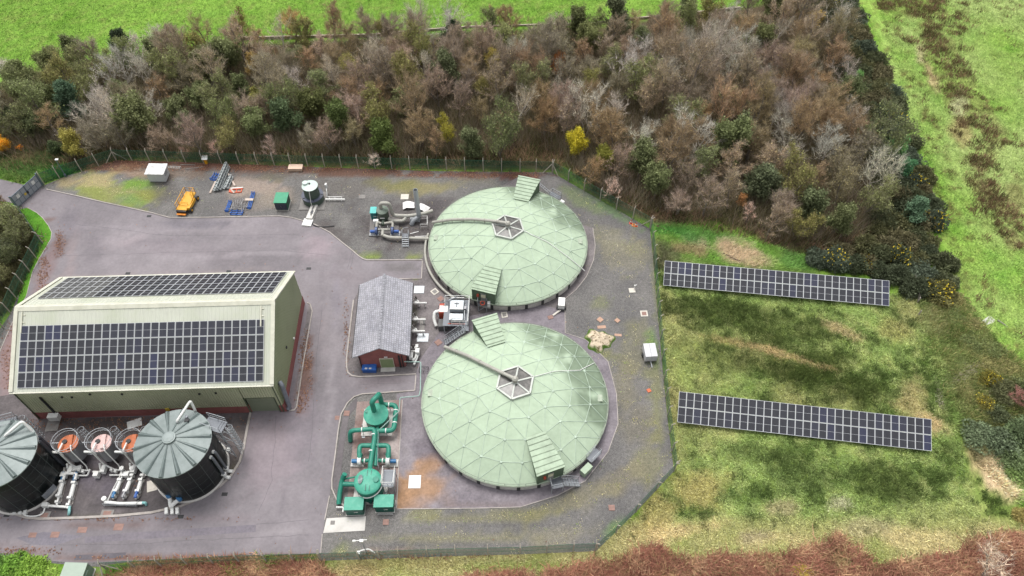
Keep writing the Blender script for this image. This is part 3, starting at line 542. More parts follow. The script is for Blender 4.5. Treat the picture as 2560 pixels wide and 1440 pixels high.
# ------------------------------------------------------------------ slate roofed plant house
HX, HY, HRZ = -18.0, 62.0, math.radians(2.6)
ho = thing('pump_house', 'small red brick house with grey slate gable roof and double green door', 'building', (HX, HY, 0), HRZ)
hl, hw = 12.5, 6.2
b = MB()
P = [(-hw/2, 0), (hw/2, 0), (hw/2, 3.15), (0, 4.75), (-hw/2, 3.15)]
b.hull([(x, -hl/2+.1, z) for x, z in P], [(x, hl/2-.1, z) for x, z in P]); b.build('brick_wall', brick, ho)
slate = M('grey_slate', rgb(184, 183, 189), .6, var=.16, scale=2.2, dirt=rgb(132, 132, 142), dirt_amt=.75, dscale=.45)
nt = slate.node_tree; N, L = nt.nodes, nt.links; tc = N.new('ShaderNodeTexCoord'); bk = N.new('ShaderNodeTexBrick'); bk.inputs['Scale'].default_value = 1; bk.offset = .5
bk.inputs['Brick Width'].default_value = .34; bk.inputs['Row Height'].default_value = .3; bk.inputs['Mortar Size'].default_value = .03; bk.inputs['Mortar Smooth'].default_value = .1
mp = N.new('ShaderNodeMapping'); mp.inputs['Rotation'].default_value = (0, 0, PI/2); L.new(tc.outputs['Object'], mp.inputs[0]); L.new(mp.outputs[0], bk.inputs['Vector'])
bk.inputs['Color1'].default_value = (.85, .85, .85, 1); bk.inputs['Color2'].default_value = (1.12, 1.12, 1.14, 1); bk.inputs['Mortar'].default_value = (.55, .55, .57, 1)
prev = N['Principled BSDF'].inputs['Base Color'].links[0].from_socket; mu = N.new('ShaderNodeVectorMath'); mu.operation = 'MULTIPLY'
L.new(prev, mu.inputs[0]); L.new(bk.outputs['Color'], mu.inputs[1]); L.new(mu.outputs[0], N['Principled BSDF'].inputs['Base Color'])
bp = N.new('ShaderNodeBump'); bp.inputs['Strength'].default_value = .5; bp.inputs['Distance'].default_value = .03; L.new(bk.outputs['Fac'], bp.inputs['Height']); bp.invert = True; L.new(bp.outputs[0], N['Principled BSDF'].inputs['Normal'])
ex = 3.85; ez = 3.0
for s in (-1, 1):
    Pq = [Vector((0, -hl/2-.1, 5.05)), Vector((0, hl/2+.1, 5.05)), Vector((s*ex, hl/2+.1, ez)), Vector((s*ex, -hl/2-.1, ez))]
    t = Vector((0, 0, .16)); rs = MB().hull([p-t for p in Pq], Pq).build('roof_slope', slate, ho)
    MB().bar((s*(ex+.06), -hl/2, ez-.1), (s*(ex+.06), hl/2, ez-.1), .12, .12).build('gutter', BLACK, rs)
b = MB()
for k in range(26): y = -hl/2+.02+k*(hl-.04)/25; b.bar((0, y-.22, 5.1), (0, y+.22, 5.1), .3, .12 if k % 2 else .14)
b.build('ridge_tiles', M('ridge_tile', rgb(150, 150, 156), .7, var=.3, scale=3), ho)
dg = M('pale_green_door', rgb(146, 160, 116), .5, var=.06)
dd = MB().box(.6, -hl/2+.06, .05, 1.72, .1, 2.15).box(.6, -hl/2+.02, .3, .05, .06, 1.8).build('double_door', dg, ho)
MB().box(.6, -hl/2+.03, 2.24, 1.9, .16, .1).box(-.3, -hl/2+.03, .05, .08, .16, 2.19).box(1.5, -hl/2+.03, .05, .08, .16, 2.19).build('frame', M('door_frame_cream', rgb(206, 200, 180), .6), dd)
MB().box(.6, -hl/2-.3, 0.05, 2.0, .7, .06).build('threshold', cm, ho)
MB().box(.6, -hl/2+.05, 2.55, .45, .14, .14).build('bulkhead_light', WHITE, ho)
for x, r in ((-2.95, .07), (2.35, .12), (2.75, .07)): MB().tube([(x, -hl/2, 2.9), (x, -hl/2, .1)], r, 6).build('downpipe', BLACK, ho)
# ------------------------------------------------------------------ the two domed tanks
dome_m = M_attr('dome_green', rough=.8, scale=1.4, var=.06, bump=0, scale2=.35, var2=.05, spec=.12)
def dome_tank(cx, cy, phi, label, hatches, pipe, rise_=3.55, stain=None):
    Rr, z0, NR = 12.31, 1.5, 5
    o_ = g(*to_px(cx, cy, 3.0), z0); cx, cy = o_.x, o_.y
    T = thing('domed_tank', label, 'tank', (cx, cy, 0))
    def zc(r): return z0+rise_*(1-(r/Rr)**2)
    b = MB(); b.cur = 0; b.lathe(0, 0, [(12.1, 0), (12.1, z0-.3)], 60, flat=True); b.build('wall', M('tank_concrete', rgb(226, 222, 214), .8, var=.14, dirt=rgb(92, 88, 84), dirt_amt=.6, dscale=.5), T)
    bm_ = MB().box(0, 0, 0, .16, .42, z0-.4).mesh('buttress', M('dark_joint', rgb(70, 70, 70), .7, var=.3))
    for k in range(30):
        a = phi+2*PI*k/30; link('buttress', bm_, T, (12.1*math.cos(a), 12.1*math.sin(a), 0), a)
    b = MB(); b.lathe(0, 0, [(12.12, z0-.34), (12.26, z0-.3), (12.26, z0-.18), (12.2, z0-.18)], 60, flat=True); b.build('gutter', M('dark_gutter', rgb(84, 90, 84), .5, var=.25), T)
    b = MB(); b.lathe(0, 0, [(12.1, z0-.17), (12.34, z0-.14), (12.34, z0-.02), (12.22, z0+.04)], 60, flat=True); b.build('rim', M('rim_green', rgb(176, 188, 166), .5, var=.15, dirt=rgb(96, 104, 88), dirt_amt=.6), T)
    # triangulated shell: ring k carries 6k nodes
    node = {(0, 0): Vector((0, 0, zc(0)))}
    for k in range(1, NR+1):
        for j in range(6*k):
            a = phi+2*PI*j/(6*k); r = Rr*k/NR
            if k == NR: r = Rr-.06
            node[(k, j)] = Vector((r*math.cos(a), r*math.sin(a), zc(r)))
    tris, edges = [], set()
    for k in range(NR):
        for s in range(6):
            for i in range(k+1):
                o1, o2 = (k+1, (s*(k+1)+i) % (6*(k+1))), (k+1, (s*(k+1)+i+1) % (6*(k+1))); a = (k, (s*k+i) % max(1, 6*k))
                tris.append((a, o1, o2))
                if i < k: tris.append((a, o2, (k, (s*k+i+1) % (6*k))))
    me = bpy.data.meshes.new('dome_shell'); V, F, TC = [], [], []
    base = A(188, 206, 180)
    for t in tris:
        if t[0] == (0, 0): continue
        jit = 1+random.uniform(-.025, .025); mid = sum((node[q] for q in t), Vector())/3
        F2 = []
        ps = [node[q] for q in t]; m4 = 6                       # finer points so weathering can follow the panels
        idx = {}
        for i in range(m4+1):
            for j in range(m4+1-i):
                p = ps[0]+(ps[1]-ps[0])*(i/m4)+(ps[2]-ps[0])*(j/m4); idx[(i, j)] = len(V); V.append(tuple(p)); c = base*jit
                if stain:
                    wx, wy = p.x, p.y; sa = stain[0]; dd_ = math.atan2(wy, wx)-sa; dd_ = (dd_+PI) % (2*PI)-PI
                    rr = math.hypot(wx, wy)/Rr
                    e = min(1, max(0, (rr-.5)/.33))*max(0, 1-(abs(dd_)/stain[1])**2)*1.7
                    nn = float(fbm(np.array([p.x*.55]), np.array([p.y*.55]), 91)[0]); edge = min(i, j, m4-i-j)/m4
                    e = max(0., min(1., e*2.1*(nn-.22)*1.9))*(1.05-edge*.7); c = c*(1-.75*e)+A(104, 120, 98)*.75*e
                TC.append(c)
        for i in range(m4):
            for j in range(m4-i):
                F.append((idx[(i, j)], idx[(i+1, j)], idx[(i, j+1)]))
                if i+j < m4-1: F.append((idx[(i+1, j)], idx[(i+1, j+1)], idx[(i, j+1)]))
        for a, c in ((0, 1), (1, 2), (2, 0)): edges.add(tuple(sorted((t[a], t[c]))))
    me.from_pydata(V, [], F); set_tint(me, np.array(TC)); me.materials.append(dome_m); sh = link('dome_shell', me, T)
    b = MB()
    for a, c in sorted(edges):
        if a[0] == NR and c[0] == NR: continue
        b.bar(node[a]+Vector((0, 0, .01)), node[c]+Vector((0, 0, .01)), .07, .07)
    for q, p in node.items():
        if 1 <= q[0] < NR: b.cyl(p.x, p.y, p.z-.02, p.z+.06, .2, .17, 8)
    b.build('ribs', M('rib_green', rgb(188, 206, 186), .6, var=.2, scale=.6, dirt=rgb(132, 150, 130), dirt_amt=.8, dscale=.4), sh)
    b = MB(); b.cur = 0; hexa = [node[(1, j)] for j in range(6)]
    up = Vector((0, 0, .16)); top = node[(0, 0)]+Vector((0, 0, .3)); rim = []
    for j in range(6):
        a, c = hexa[j], hexa[(j+1) % 6]; b.bar(a+up, c+up, .22, .34); b.bar(top, a+up+Vector((0, 0, .03)), .2, .1)
    b.cur = 1
    for j in range(6): b.add([top-Vector((0, 0, .03)), hexa[j]+up, hexa[(j+1) % 6]+up], [(0, 1, 2)])
    b.cur = 0; b.cyl(0, 0, top.z-.1, top.z+.12, .42, .36, 14)
    b.build('hub_skylight', [M('hub_frame', rgb(196, 200, 192), .5, .1, var=.2), M('smoked_panel', rgb(92, 90, 87), .3, var=.3, scale=1.2, dirt=rgb(150, 146, 140), dirt_amt=.6, dscale=1.2)], T)
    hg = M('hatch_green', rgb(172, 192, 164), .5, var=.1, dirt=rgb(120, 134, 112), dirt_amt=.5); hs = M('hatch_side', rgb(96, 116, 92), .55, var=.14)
    for (hpx, hpy, kind) in hatches:
        p = g(hpx, hpy, z0+2.6); a = math.atan2(p.y-cy, p.x-cx); ca, sa = math.cos(a), math.sin(a)
        def W(r, t, z): return (r*ca-t*sa, r*sa+t*ca, z)
        r0, r1, w0, w1 = 7.25, 12.15, 1.15, 1.75; zt0, zt1 = zc(r0)+.12, z0+2.55
        low = [W(r0, -w0, z0-.14), W(r1, -w1, z0-.14), W(r1, w1, z0-.14), W(r0, w0, z0-.14)]; tp = [W(r0, -w0, zt0-.04), W(r1, -w1, zt1-.04), W(r1, w1, zt1-.04), W(r0, w0, zt0-.04)]
        hb_ = MB().hull(low, tp).build('hatch', hs, T)
        e = .12; rb = MB(); rb.hull([W(r0-.1, -w0-e, zt0-.02), W(r1+.14, -w1-e, zt1-.02), W(r1+.14, w1+e, zt1-.02), W(r0-.1, w0+e, zt0-.02)], [W(r0-.1, -w0-e, zt0+.05), W(r1+.14, -w1-e, zt1+.05), W(r1+.14, w1+e, zt1+.05), W(r0-.1, w0+e, zt0+.05)])
        rb.build('hatch_roof', hg, hb_); rb = MB()
        for k in range(7):
            f = (k+.35)/6.6; r = r0+(r1-r0)*f; ww = w0+(w1-w0)*f+e; z = zt0+(zt1-zt0)*f+.07; rb.bar(W(r, -ww, z), W(r, ww, z), .09, .07)
        rb.build('seams', M('seam_green', rgb(134, 150, 126), .6, var=.35, scale=1.5), hb_)
        if kind:
            MB().hull([W(r1+.01, -.4, z0-.1), W(r1+.07, -.4, z0-.1), W(r1+.07, .4, z0-.1), W(r1+.01, .4, z0-.1)], [W(r1+.01, -.4, z0+1.95), W(r1+.07, -.4, z0+1.95), W(r1+.07, .4, z0+1.95), W(r1+.01, .4, z0+1.95)]).build('door', M('hatch_door', rgb(150, 152, 148), .5, var=.25, scale=3), hb_)
            MB().hull([W(r1+.08, -.33, z0+1.1), W(r1+.1, -.33, z0+1.1), W(r1+.1, .33, z0+1.1), W(r1+.08, .33, z0+1.1)], [W(r1+.08, -.33, z0+1.75), W(r1+.1, -.33, z0+1.75), W(r1+.1, .33, z0+1.75), W(r1+.08, .33, z0+1.75)]).build('safety_notice', M('pale_notice', rgb(232, 228, 196), .5, var=.25, scale=6), hb_)
            q = W(r1+.1, -.8, 0); MB().box(q[0], q[1], z0+1.15, .3, .3, .5, a).build('alarm_box', RED, hb_)
    # guard rail round the rim
    b = MB(); seg = 60
    for k in range(seg):
        a0, a1 = 2*PI*k/seg, 2*PI*(k+1)/seg; p0, p1 = Vector((12.15*math.cos(a0), 12.15*math.sin(a0), z0+.38)), Vector((12.15*math.cos(a1), 12.15*math.sin(a1), z0+.38))
        b.bar(p0, p1, .045)
        if k % 2 == 0: b.bar(p0-Vector((0, 0, .4)), p0, .05)
    b.build('edge_rail', M('rail_grey', rgb(126, 134, 122), .5, .2), T)
    # access flaps near the rim
    for aa in (math.radians(178), math.radians(-2)):
        r = 11.0; b = MB(); b.box(r*math.cos(aa), r*math.sin(aa), zc(11.3)+.1, .9, 1.0, .1, aa); b.build('flap', MATS['rim_green'], T)
    # vent pipe over the shell to the hub
    pts = []; L0 = [g(*q) for q in pipe]
    for q, z in zip(pipe, np.linspace(0, 1, len(pipe))):
        p = g(q[0], q[1], 3)
        for _ in range(6):
            r = min(Rr, math.hypot(p.x-cx, p.y-cy)); p = g(q[0], q[1], zc(r)+.55)
        pts.append(Vector((p.x-cx, p.y-cy, p.z)))
    pts.append(Vector((0, 0, zc(0)+.9))); run = bend(pts+[Vector((0, 0, zc(0)+.3))], .4)
    b = MB(); b.tube(run, .24, 10)
    for p in pts[1:-1]: b.bar(p, (p.x, p.y, zc(min(Rr, math.hypot(p.x, p.y)))), .12)
    for a, c in zip(pts, pts[1:]):
        k = int((c-a).length/2.6)
        for i in range(1, k+1): q = a.lerp(c, i/(k+1)); b.bar(q, (q.x, q.y, zc(min(Rr, math.hypot(q.x, q.y)))-.05), .1); t = (c-a).normalized(); b.tube([q-t*.06, q+t*.06], .3, 10)
    b.cyl(0, 0, zc(0)+.3, zc(0)+1.0, .34, .34, 12); b.cyl(0, 0, zc(0)+1.0, zc(0)+1.25, .42, .2, 12)
    b.build('vent_pipe', M('weathered_pipe', rgb(188, 186, 176), .6, .1, var=.12, dirt=rgb(116, 110, 100), dirt_amt=.6, dscale=1.5), T)
    return T, pts
TU, ptu = dome_tank(-.61, 76.41, math.radians(-17), 'far pale green faceted dome tank, its vent pipe running out to a scrubber', [(1210, 722, 1), (1323, 445, 0)], [(1082, 556), (1130, 549), (1185, 548), (1238, 553)], 3.35, (math.radians(50), .8))
TL, ptl = dome_tank(.38, 49.21, math.radians(20), 'near pale green faceted dome tank, the larger looking one with an open ended vent pipe', [(1212.5, 795, 0), (1375, 1171, 1)], [(1112, 867), (1170, 890), (1230, 920)], 4.0, (math.radians(28), 1.1))
for T, pts in ((TU, [(1.0, .35), (3.4, -1.2), (5.9, -2.2), (9.2, -4.2), (11.6, -5.6)]), (TL, [(2.3, .9), (5.2, 2.2), (8.6, 3.2), (10.8, 5.4)])):
    b = MB(); rs = 3.35 if T is TU else 4.0; z = lambda x, y: 1.5+rs*(1-(math.hypot(x, y)/12.31)**2)+.1
    b.tube([(x, y, z(x, y)) for x, y in pts], .05, 6); b.build('white_conduit', WHITE, T)
# ------------------------------------------------------------------ two ground mounted arrays
def ground_array(label, px, zlow, zhigh):
    """px: four corners on the photograph, top-left, top-right, bottom-right, bottom-left; the top edge is the high one"""
    tl, tr, br, bl = g(*px[0], zhigh), g(*px[1], zhigh), g(*px[2], zlow), g(*px[3], zlow)
    c = (tl+tr+br+bl)/4; ux = ((tr-tl)+(br-bl)).normalized(); ln = ((tr-tl).length+(br-bl).length)/2
    vy = ((tl-bl)+(tr-br))/2; vy = (vy-ux*vy.dot(ux)); wd = vy.length; vy.normalize(); nn = ux.cross(vy)
    T = thing('ground_solar_array', label, 'solar array', (c.x, c.y, 0)); off = Vector((c.x, c.y, 0))
    R = Matrix((ux, vy, nn)).transposed(); cc = c-off
    f = MB()
    for v in (-.42, -.14, .14, .42): f.bar(cc-ux*ln/2+vy*wd*v-nn*.08, cc+ux*ln/2+vy*wd*v-nn*.08, .08)
    f.build('mounting_rails', STEEL, T)
    for k in range(9):
        l = MB(); x = (k-4)/4*ln*.47
        for v in (-.3, .3): p = cc+ux*x+vy*wd*v-nn*.1; l.bar((p.x, p.y, -.1), p, .1)
        l.bar(cc+ux*x-vy*wd*.45-nn*.15, cc+ux*x+vy*wd*.45-nn*.15, .08); l.build('leg_frame', STEEL, T)
    w, h = ln/32, wd/2; m = panel_mesh(w-.02, h-.03)
    for r in (-.5, .5):
        for k in range(32):
            o = link('solar_panel', m, T); o.matrix_local = Matrix.Translation(cc+ux*(k-15.5)*w+vy*r*h) @ R.to_4x4()
    return T
ground_array('ground mounted row of solar panels in rough grass, the row beside the gorse', [(1661, 652), (2222, 701), (2224, 766), (1659, 713)], .8, 2.5)
ground_array('ground mounted row of solar panels in rough grass, the row closest to the bracken', [(1697, 978), (2326, 1048), (2331, 1128), (1694, 1056)], .8, 2.5)
# ------------------------------------------------------------------ the two dark digesters and their gear
def at_(T): return lambda px, py, z=0.0: g(px, py, z)-T.location
def dist_line(a, b, k): return [Vector(a).lerp(Vector(b), i/k) for i in range(k+1)]
def caged_ladder(x, y, h, face, name='caged_ladder', parent=None, z0=0.0):
    """vertical ladder with safety hoops; face: direction the climber stands"""
    c, s = math.cos(face), math.sin(face); b = MB()
    for t in (-.25, .25): b.tube([(x-s*t, y+c*t, z0), (x-s*t, y+c*t, h+1.1)], .035, 5)
    z = z0+.3
    while z < h: b.bar((x-s*.25, y+c*.25, z), (x+s*.25, y-c*.25, z), .03); z += .3
    L = MB(); hoops = []
    z = z0+2.2
    while z < h+1.15:
        pts = [(x+c*(.36-.42*math.cos(q))-s*.38*math.sin(q), y+s*(.36-.42*math.cos(q))+c*.38*math.sin(q), z) for q in np.linspace(.5, 2*PI-.5, 9)]
        L.tube(pts, .03, 4); hoops.append(pts); z += .62
    for k in (1, 3, 4, 5, 7):
        if len(hoops) > 1: L.bar(hoops[0][k], hoops[-1][k], .035)
    o = b.build(name, STEEL, parent); L.build('safety_cage', STEEL, o); return o
LID = M('galvanised_roof', rgb(146, 156, 154), .5, .15, var=.12, scale=.8, dirt=rgb(108, 122, 118), dirt_amt=.6, dscale=.7)
GLASSD = M('dark_enamel', rgb(22, 27, 28), .3, var=.2, scale=1, dirt=rgb(52, 58, 58), dirt_amt=.25, dscale=.6, stretch=(1, 1, .25), spec=.3)
def digester(ctr, label, gz, seed):
    p = g(ctr[0], ctr[1], 7.2); T = thing('digester_tank', label, 'tank', (p.x, p.y, 0)); R = 4.36
    b = MB(); b.lathe(0, 0, [(R-.06, .2), (R-.06, 7.1)], 64); w = b.build('wall', GLASSD, T)
    s = MB()
    for k in range(5): s.ring(0, 0, 1.55+k*1.38, R-.05, .012, 64, 4)
    for k in range(18):
        a = 2*PI*k/18+.1; s.box((R-.05)*math.cos(a), (R-.05)*math.sin(a), .2, .04, .05, 6.9, a)
    s.build('panel_joints', M('joint_grey', rgb(84, 92, 90), .5), w)
    MB().lathe(0, 0, [(R+.16, 0), (R+.16, .22), (R-.02, .26)], 64).build('base_ring', M('pale_concrete', (0, 0, 0)), T)
    # faceted roof, trough ribs
    n = 14; b = MB(); ap = Vector((0, 0, 8.55)); E_ = lambda j: Vector(((R+.12)*math.cos(2*PI*j/(3*n)+.2), (R+.12)*math.sin(2*PI*j/(3*n)+.2), 7.22)); V = [E_(3*k) for k in range(n)]; dn = Vector((0, 0, .14))
    for j in range(3*n): b.add([ap, E_(j), E_(j+1), E_(j)-dn, E_(j+1)-dn], [(0, 1, 2), (1, 3, 4, 2)])
    rf = b.build('roof', LID, T); b = MB()
    for k in range(n):
        a, c = ap.lerp(V[k], .16), ap.lerp(V[k], .985); u = (c-a).normalized(); sd_ = u.cross(Vector((0, 0, 1))).normalized(); h = Vector((0, 0, 1))
        b.hull([a+sd_*.06, a-sd_*.06, c-sd_*.3, c+sd_*.3], [a+sd_*.05+h*.05, a-sd_*.05+h*.05, c-sd_*.07+h*.26, c+sd_*.07+h*.26])
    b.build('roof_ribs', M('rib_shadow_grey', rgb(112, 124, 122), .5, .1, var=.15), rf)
    MB().lathe(0, 0, [(.78, 8.36), (.78, 8.6), (.62, 8.62), (.6, 8.66), (.0, 8.68)], 28).build('roof_cap', LID, T)
    return T
TR = digester((432, 1107), 'round black digester with grey ribbed metal roof, whole in view beside the big building', 0, 1)
TLd = digester((-9, 1136), 'round black digester with grey ribbed metal roof, cut off by the picture edge', 0, 2)
q = at_(TR)
MB().tube(bend([q(443, 1057, 7.7), q(443, 1052, 8.3), q(476, 1002, 9.0), q(487, 1024, 7.6), q(489, 1030, 6.6)], .3), .16, 9).build('vent_pipe', WHITE, TR)
b = MB().box(1.2, 2.6, 7.75, .5, .4, .25); b.build('roof_hatch', BLACK, TR); MB().cyl(1.0, 3.1, 7.6, 8.0, .18, seg=10).build('roof_vent', STEEL, TR)
for (tx, ty) in ((572, 1180), (566, 1194)):
    c = q(tx, ty); d = Vector((-c.x, -c.y, 0)).normalized(); zt = 5.6
    MB().tube(bend([c+d*.9+Vector((0, 0, zt)), c+Vector((0, 0, zt)), c+Vector((0, 0, .5))], .35), .17, 8).build('side_pipe', M('lagged_grey', rgb(120, 124, 130), .5, .2, var=.15), TR)
    b = MB().tube([c+d*.75+Vector((0, 0, zt)), c+d*.1+Vector((0, 0, zt))], .23, 8).tube(bend([c+Vector((0, 0, .75)), c+Vector((0, 0, .3)), c-d*.6+Vector((0, 0, .3))], .2), .22, 8).box(c.x, c.y, 1.0, .5, .5, .2); b.build('elbow', WHITE, TR)
q = at_(TLd)
MB().tube(bend([q(12, 1093, 7.7), q(14, 1088, 8.2), q(55, 1053, 8.8), q(84, 1082, 7.0), q(110, 1110, 5.0)], .3), .17, 9).build('vent_pipe', WHITE, TLd)
for (x0, y0, x1, y1) in ((96, 1092, 150, 1142), (98, 1103, 148, 1152)):
    a = q(x0, y0, 6.4); e = q(x1, y1, 1.6); d = Vector((-a.x, -a.y, 0)).normalized()
    MB().tube(bend([a+d*.5, a, e, e+Vector((0, 0, -1.5))], .4), .24, 9).build('side_pipe', M('lagged_dark', rgb(66, 68, 76), .55, var=.2), TLd); MB().tube([a+d*.5, a-d*.0], .28, 8).build('elbow', WHITE, TLd)
MB().hull([(3.9, -2.9, 1.0), (4.75, -1.4, 1.0), (4.7, -1.4, 1.0), (3.85, -2.9, 1.0)], [(3.9, -2.9, 2.0), (4.75, -1.4, 2.0), (4.7, -1.4, 2.0), (3.85, -2.9, 2.0)]).build('name_plate', M('plate_grey', rgb(150, 154, 162), .4, .3), TLd)
def tower(px, py, px2, py2, label, ladpx):
    p = g(px, py, 6.6); T = thing('access_tower', label, 'platform', (p.x, p.y, 0)); rz = math.atan2(*(reversed((g(px2, py2, 6.6)-p)[:2])))
    c, s = math.cos(rz), math.sin(rz); W = lambda u, v, z: (u*c-v*s, u*s+v*c, z)
    b = MB().hull([W(-1.3, -.8, 6.5), W(1.3, -.8, 6.5), W(1.3, .8, 6.5), W(-1.3, .8, 6.5)], [W(-1.3, -.8, 6.6), W(1.3, -.8, 6.6), W(1.3, .8, 6.6), W(-1.3, .8, 6.6)]); b.build('deck', GRATE, T)
    MB().rails([W(-1.25, -.75, 6.6), W(1.25, -.75, 6.6), W(1.25, .75, 6.6), W(-1.25, .75, 6.6)], 1.1, .035).build('handrail', STEEL, T)
    for u in (-1.2, 1.2):
        for v in (-.7, .7): MB().bar(W(u, v, 0), W(u, v, 6.5), .1).build('leg', STEEL, T)
    b = MB()
    for v in (-.7, .7):
        for z in (.3, 2.4, 4.4): b.bar(W(-1.2, v, z), W(1.2, v, z+1.9), .06); b.bar(W(1.2, v, z), W(-1.2, v, z+1.9), .06)
    b.build('bracing', STEEL, T); w = W(1.75, 0, 0); caged_ladder(w[0], w[1], 6.6, rz, parent=T); return T
tower(537, 1062, 580, 1075, 'galvanised platform tower with caged ladder on the right flank of the whole digester', None)
tower(12, 1062, 60, 1050, 'galvanised platform tower with caged ladder behind the cut off digester', None)
ORANGE, PINK = M('orange_lid', rgb(196, 110, 68), .65, var=.2), M('faded_pink_lid', rgb(226, 190, 184), .6, var=.15)
DRUM = M('vessel_grey', rgb(150, 150, 154), .4, .3, var=.1, scale=1, dirt=rgb(110, 108, 108), dirt_amt=.4)
def vessel(px, py, mat, label):
    p = g(px, py); T = thing('filter_vessel', label, 'vessel', (p.x, p.y, 0), 0, 'small silos between the digesters')
    MB().lathe(0, 0, [(.25, .4), (1.15, 1.3), (1.15, 4.05)], 28).build('drum', DRUM, T)
    MB().lathe(0, 0, [(1.2, 4.0), (1.2, 4.14), (.2, 4.26), (0, 4.27)], 28).box(.3, .1, 4.2, .5, 1.9, .22, .2).build('lid', mat, T)
    MB().cyl(-.4, .15, 4.2, 4.4, .3, seg=12).build('inspection_port', BLACK, T)
    b = MB().ring(0, 0, 5.2, 1.5, .035, 28).ring(0, 0, 4.7, 1.5, .03, 28)
    for k in range(10): a = 2*PI*k/10; b.tube([(1.5*math.cos(a), 1.5*math.sin(a), 4.05), (1.5*math.cos(a), 1.5*math.sin(a), 5.2)], .03, 4)
    b.build('ring_guardrail', STEEL, T)
    for k in range(4): a = PI/4+k*PI/2; MB().bar((.95*math.cos(a), .95*math.sin(a), 0), (1.0*math.cos(a), 1.0*math.sin(a), 1.4), .14).build('leg', BLACK, T)
    caged_ladder(.95, 1.35, 4.1, math.radians(50), parent=T)
    b = MB().tube(bend([(-.4, -.2, 4.6), (-.5, -1.35, 4.6), (-.5, -1.35, 1.0), (.9, -1.9, .6), (1.9, -1.9, .6)], .25), .11, 7).tube(bend([(.6, -.4, 4.5), (.9, -1.15, 4.4), (1.5, -1.6, 1.2), (1.5, -1.9, .5)], .2), .07, 6)
    b.tube(bend([(-2.0, -.9, 3.6), (-.7, -1.0, 3.7), (-.5, -1.3, 3.4)], .2), .15, 7); b.build('feed_pipe', WHITE, T)
    b = MB().tube(bend([(-1.9, -2.1, .5), (-.9, -2.1, .5), (-.9, -1.4, 1.4)], .2), .12, 7); b.build('drain_pipe', WHITE, T); b = MB().tube(bend([(.3, -2.5, .4), (1.6, -2.5, .4), (1.9, -1.9, .9)], .2), .1, 7); b.build('drain_pipe', WHITE, T)
    for bx_ in ((-.5, -1.9, .35, .5, .9, .7), (1.0, -2.05, .3, .3, .4, .5), (.5, -1.95, .3, .3, .3, .6), (-1.2, -2.6, .2, .6, .5, .8)): MB().box(*bx_).build('valve', WHITE, T)
    return T
vessel(208, 1146, ORANGE, 'small grey silo with ring guardrail and orange top, nearest the cut off digester')
vessel(288, 1145, PINK, 'small grey silo with ring guardrail and faded pink top')
vessel(362, 1145, ORANGE, 'small grey silo with ring guardrail and orange top, tucked against the whole digester')
b = MB().bar(g(130, 1108, 2.2), g(345, 1104, 2.2), .14).bar(g(165, 1136, .9), g(345, 1134, .9), .1)
for x in (150, 250, 335): p = g(x, 1107, 2.2); b.bar((p.x, p.y, 0), p, .12); p = g(x+15, 1135, .9); b.bar((p.x, p.y, 0), p, .08)
tag(b.build('pipe_rack', STEEL), 'low steel pipe bridge running behind the three small silos', 'pipe rack')
def pump_line(T, a, e, motor_at_start, mcol, nm='pump_line'):
    """a progressive cavity pump between two points: suction stub, barrel, flange blocks, motor"""
    a, e = Vector(a), Vector(e); d = (e-a); n = d.normalized(); up = Vector((0, 0, .55)); L = d.length
    P = lambda f: a+d*f+up
    o = MB().tube([P(.0), P(1)], .13, 8).tube([P(.3), P(.72)], .26, 10).build(nm, WHITE, T)
    r = math.atan2(n.y, n.x)
    for f, s in ((.12, .42), (.3, .5), (.72, .5), (.9, .4)): p = P(f); MB().box(p.x, p.y, .2, .28, s, s+.25, r).build('flange', WHITE, o)
    f0, f1 = (.02, .26) if motor_at_start else (.74, .98)
    MB().tube([P(f0)+Vector((0, 0, .22)), P(f1)+Vector((0, 0, .22))], .2, 10).build('motor', mcol, o)
    MB().bar(a+d*.2+n*0, a+d*.85, .5, .3).build('plinth', MATS['kerb_stone'], o)
    return o
BLU2, TEALP = M('motor_blue', rgb(58, 120, 170), .45, var=.15), M('teal_pipe', rgb(148, 206, 204), .5, var=.1)
T = thing('pump_skid', 'white lagged pump pair with blue motors, in front of the orange topped silo', 'pumps', g(168, 1240)[:])
q = at_(T); pump_line(T, q(167, 1186), q(147, 1268), True, BLU2); pump_line(T, q(198, 1186), q(174, 1276), True, BLU2)
MB().tube(bend([q(158, 1200, .8), q(163, 1183, .8), q(192, 1184, .8), q(187, 1200, .8)], .3), .19, 9).build('header_pipe', WHITE, T); MB().tube(bend([q(120, 1264, .4), q(146, 1266, .5), q(174, 1268, .5)], .2), .16, 8).build('header_pipe', WHITE, T)
MB().tube(bend([q(174, 1266, .5), q(173, 1281, .5), q(172, 1286, .1)], .2), .17, 8).build('outlet', TEALP, T)
b = MB().tube(bend([q(46, 1272, .3), q(62, 1290, .2), q(90, 1291, .2), q(108, 1284, .2), q(112, 1270, .4)], .6), .09, 6).box(*q(118, 1266)[:2], 0, .7, .5, .7); b.build('suction_hose', WHITE, T)
MB().box(*q(201, 1178)[:2], .5, 1.0, .5, .5, .3).tube([q(165, 1180, .4), q(196, 1178, .4)], .12, 7).build('valve_box', WHITE, T)
T = thing('pump_skid', 'white lagged row of three pumps on one long header, left of the whole digester', 'pumps', g(320, 1220)[:])
q = at_(T)
for (x0, x1, c) in ((313, 287, BLU2), (338, 312, DRUM), (363, 344, BLUE)): pump_line(T, q(x0, 1186), q(x1, 1252), False, c)
for x in (313, 338, 363): p = q(x, 1180); MB().cyl(p.x, p.y, 0, 1.1, .14, seg=8).cyl(p.x, p.y, 1.0, 1.2, .28, seg=10).build('riser', WHITE, T)
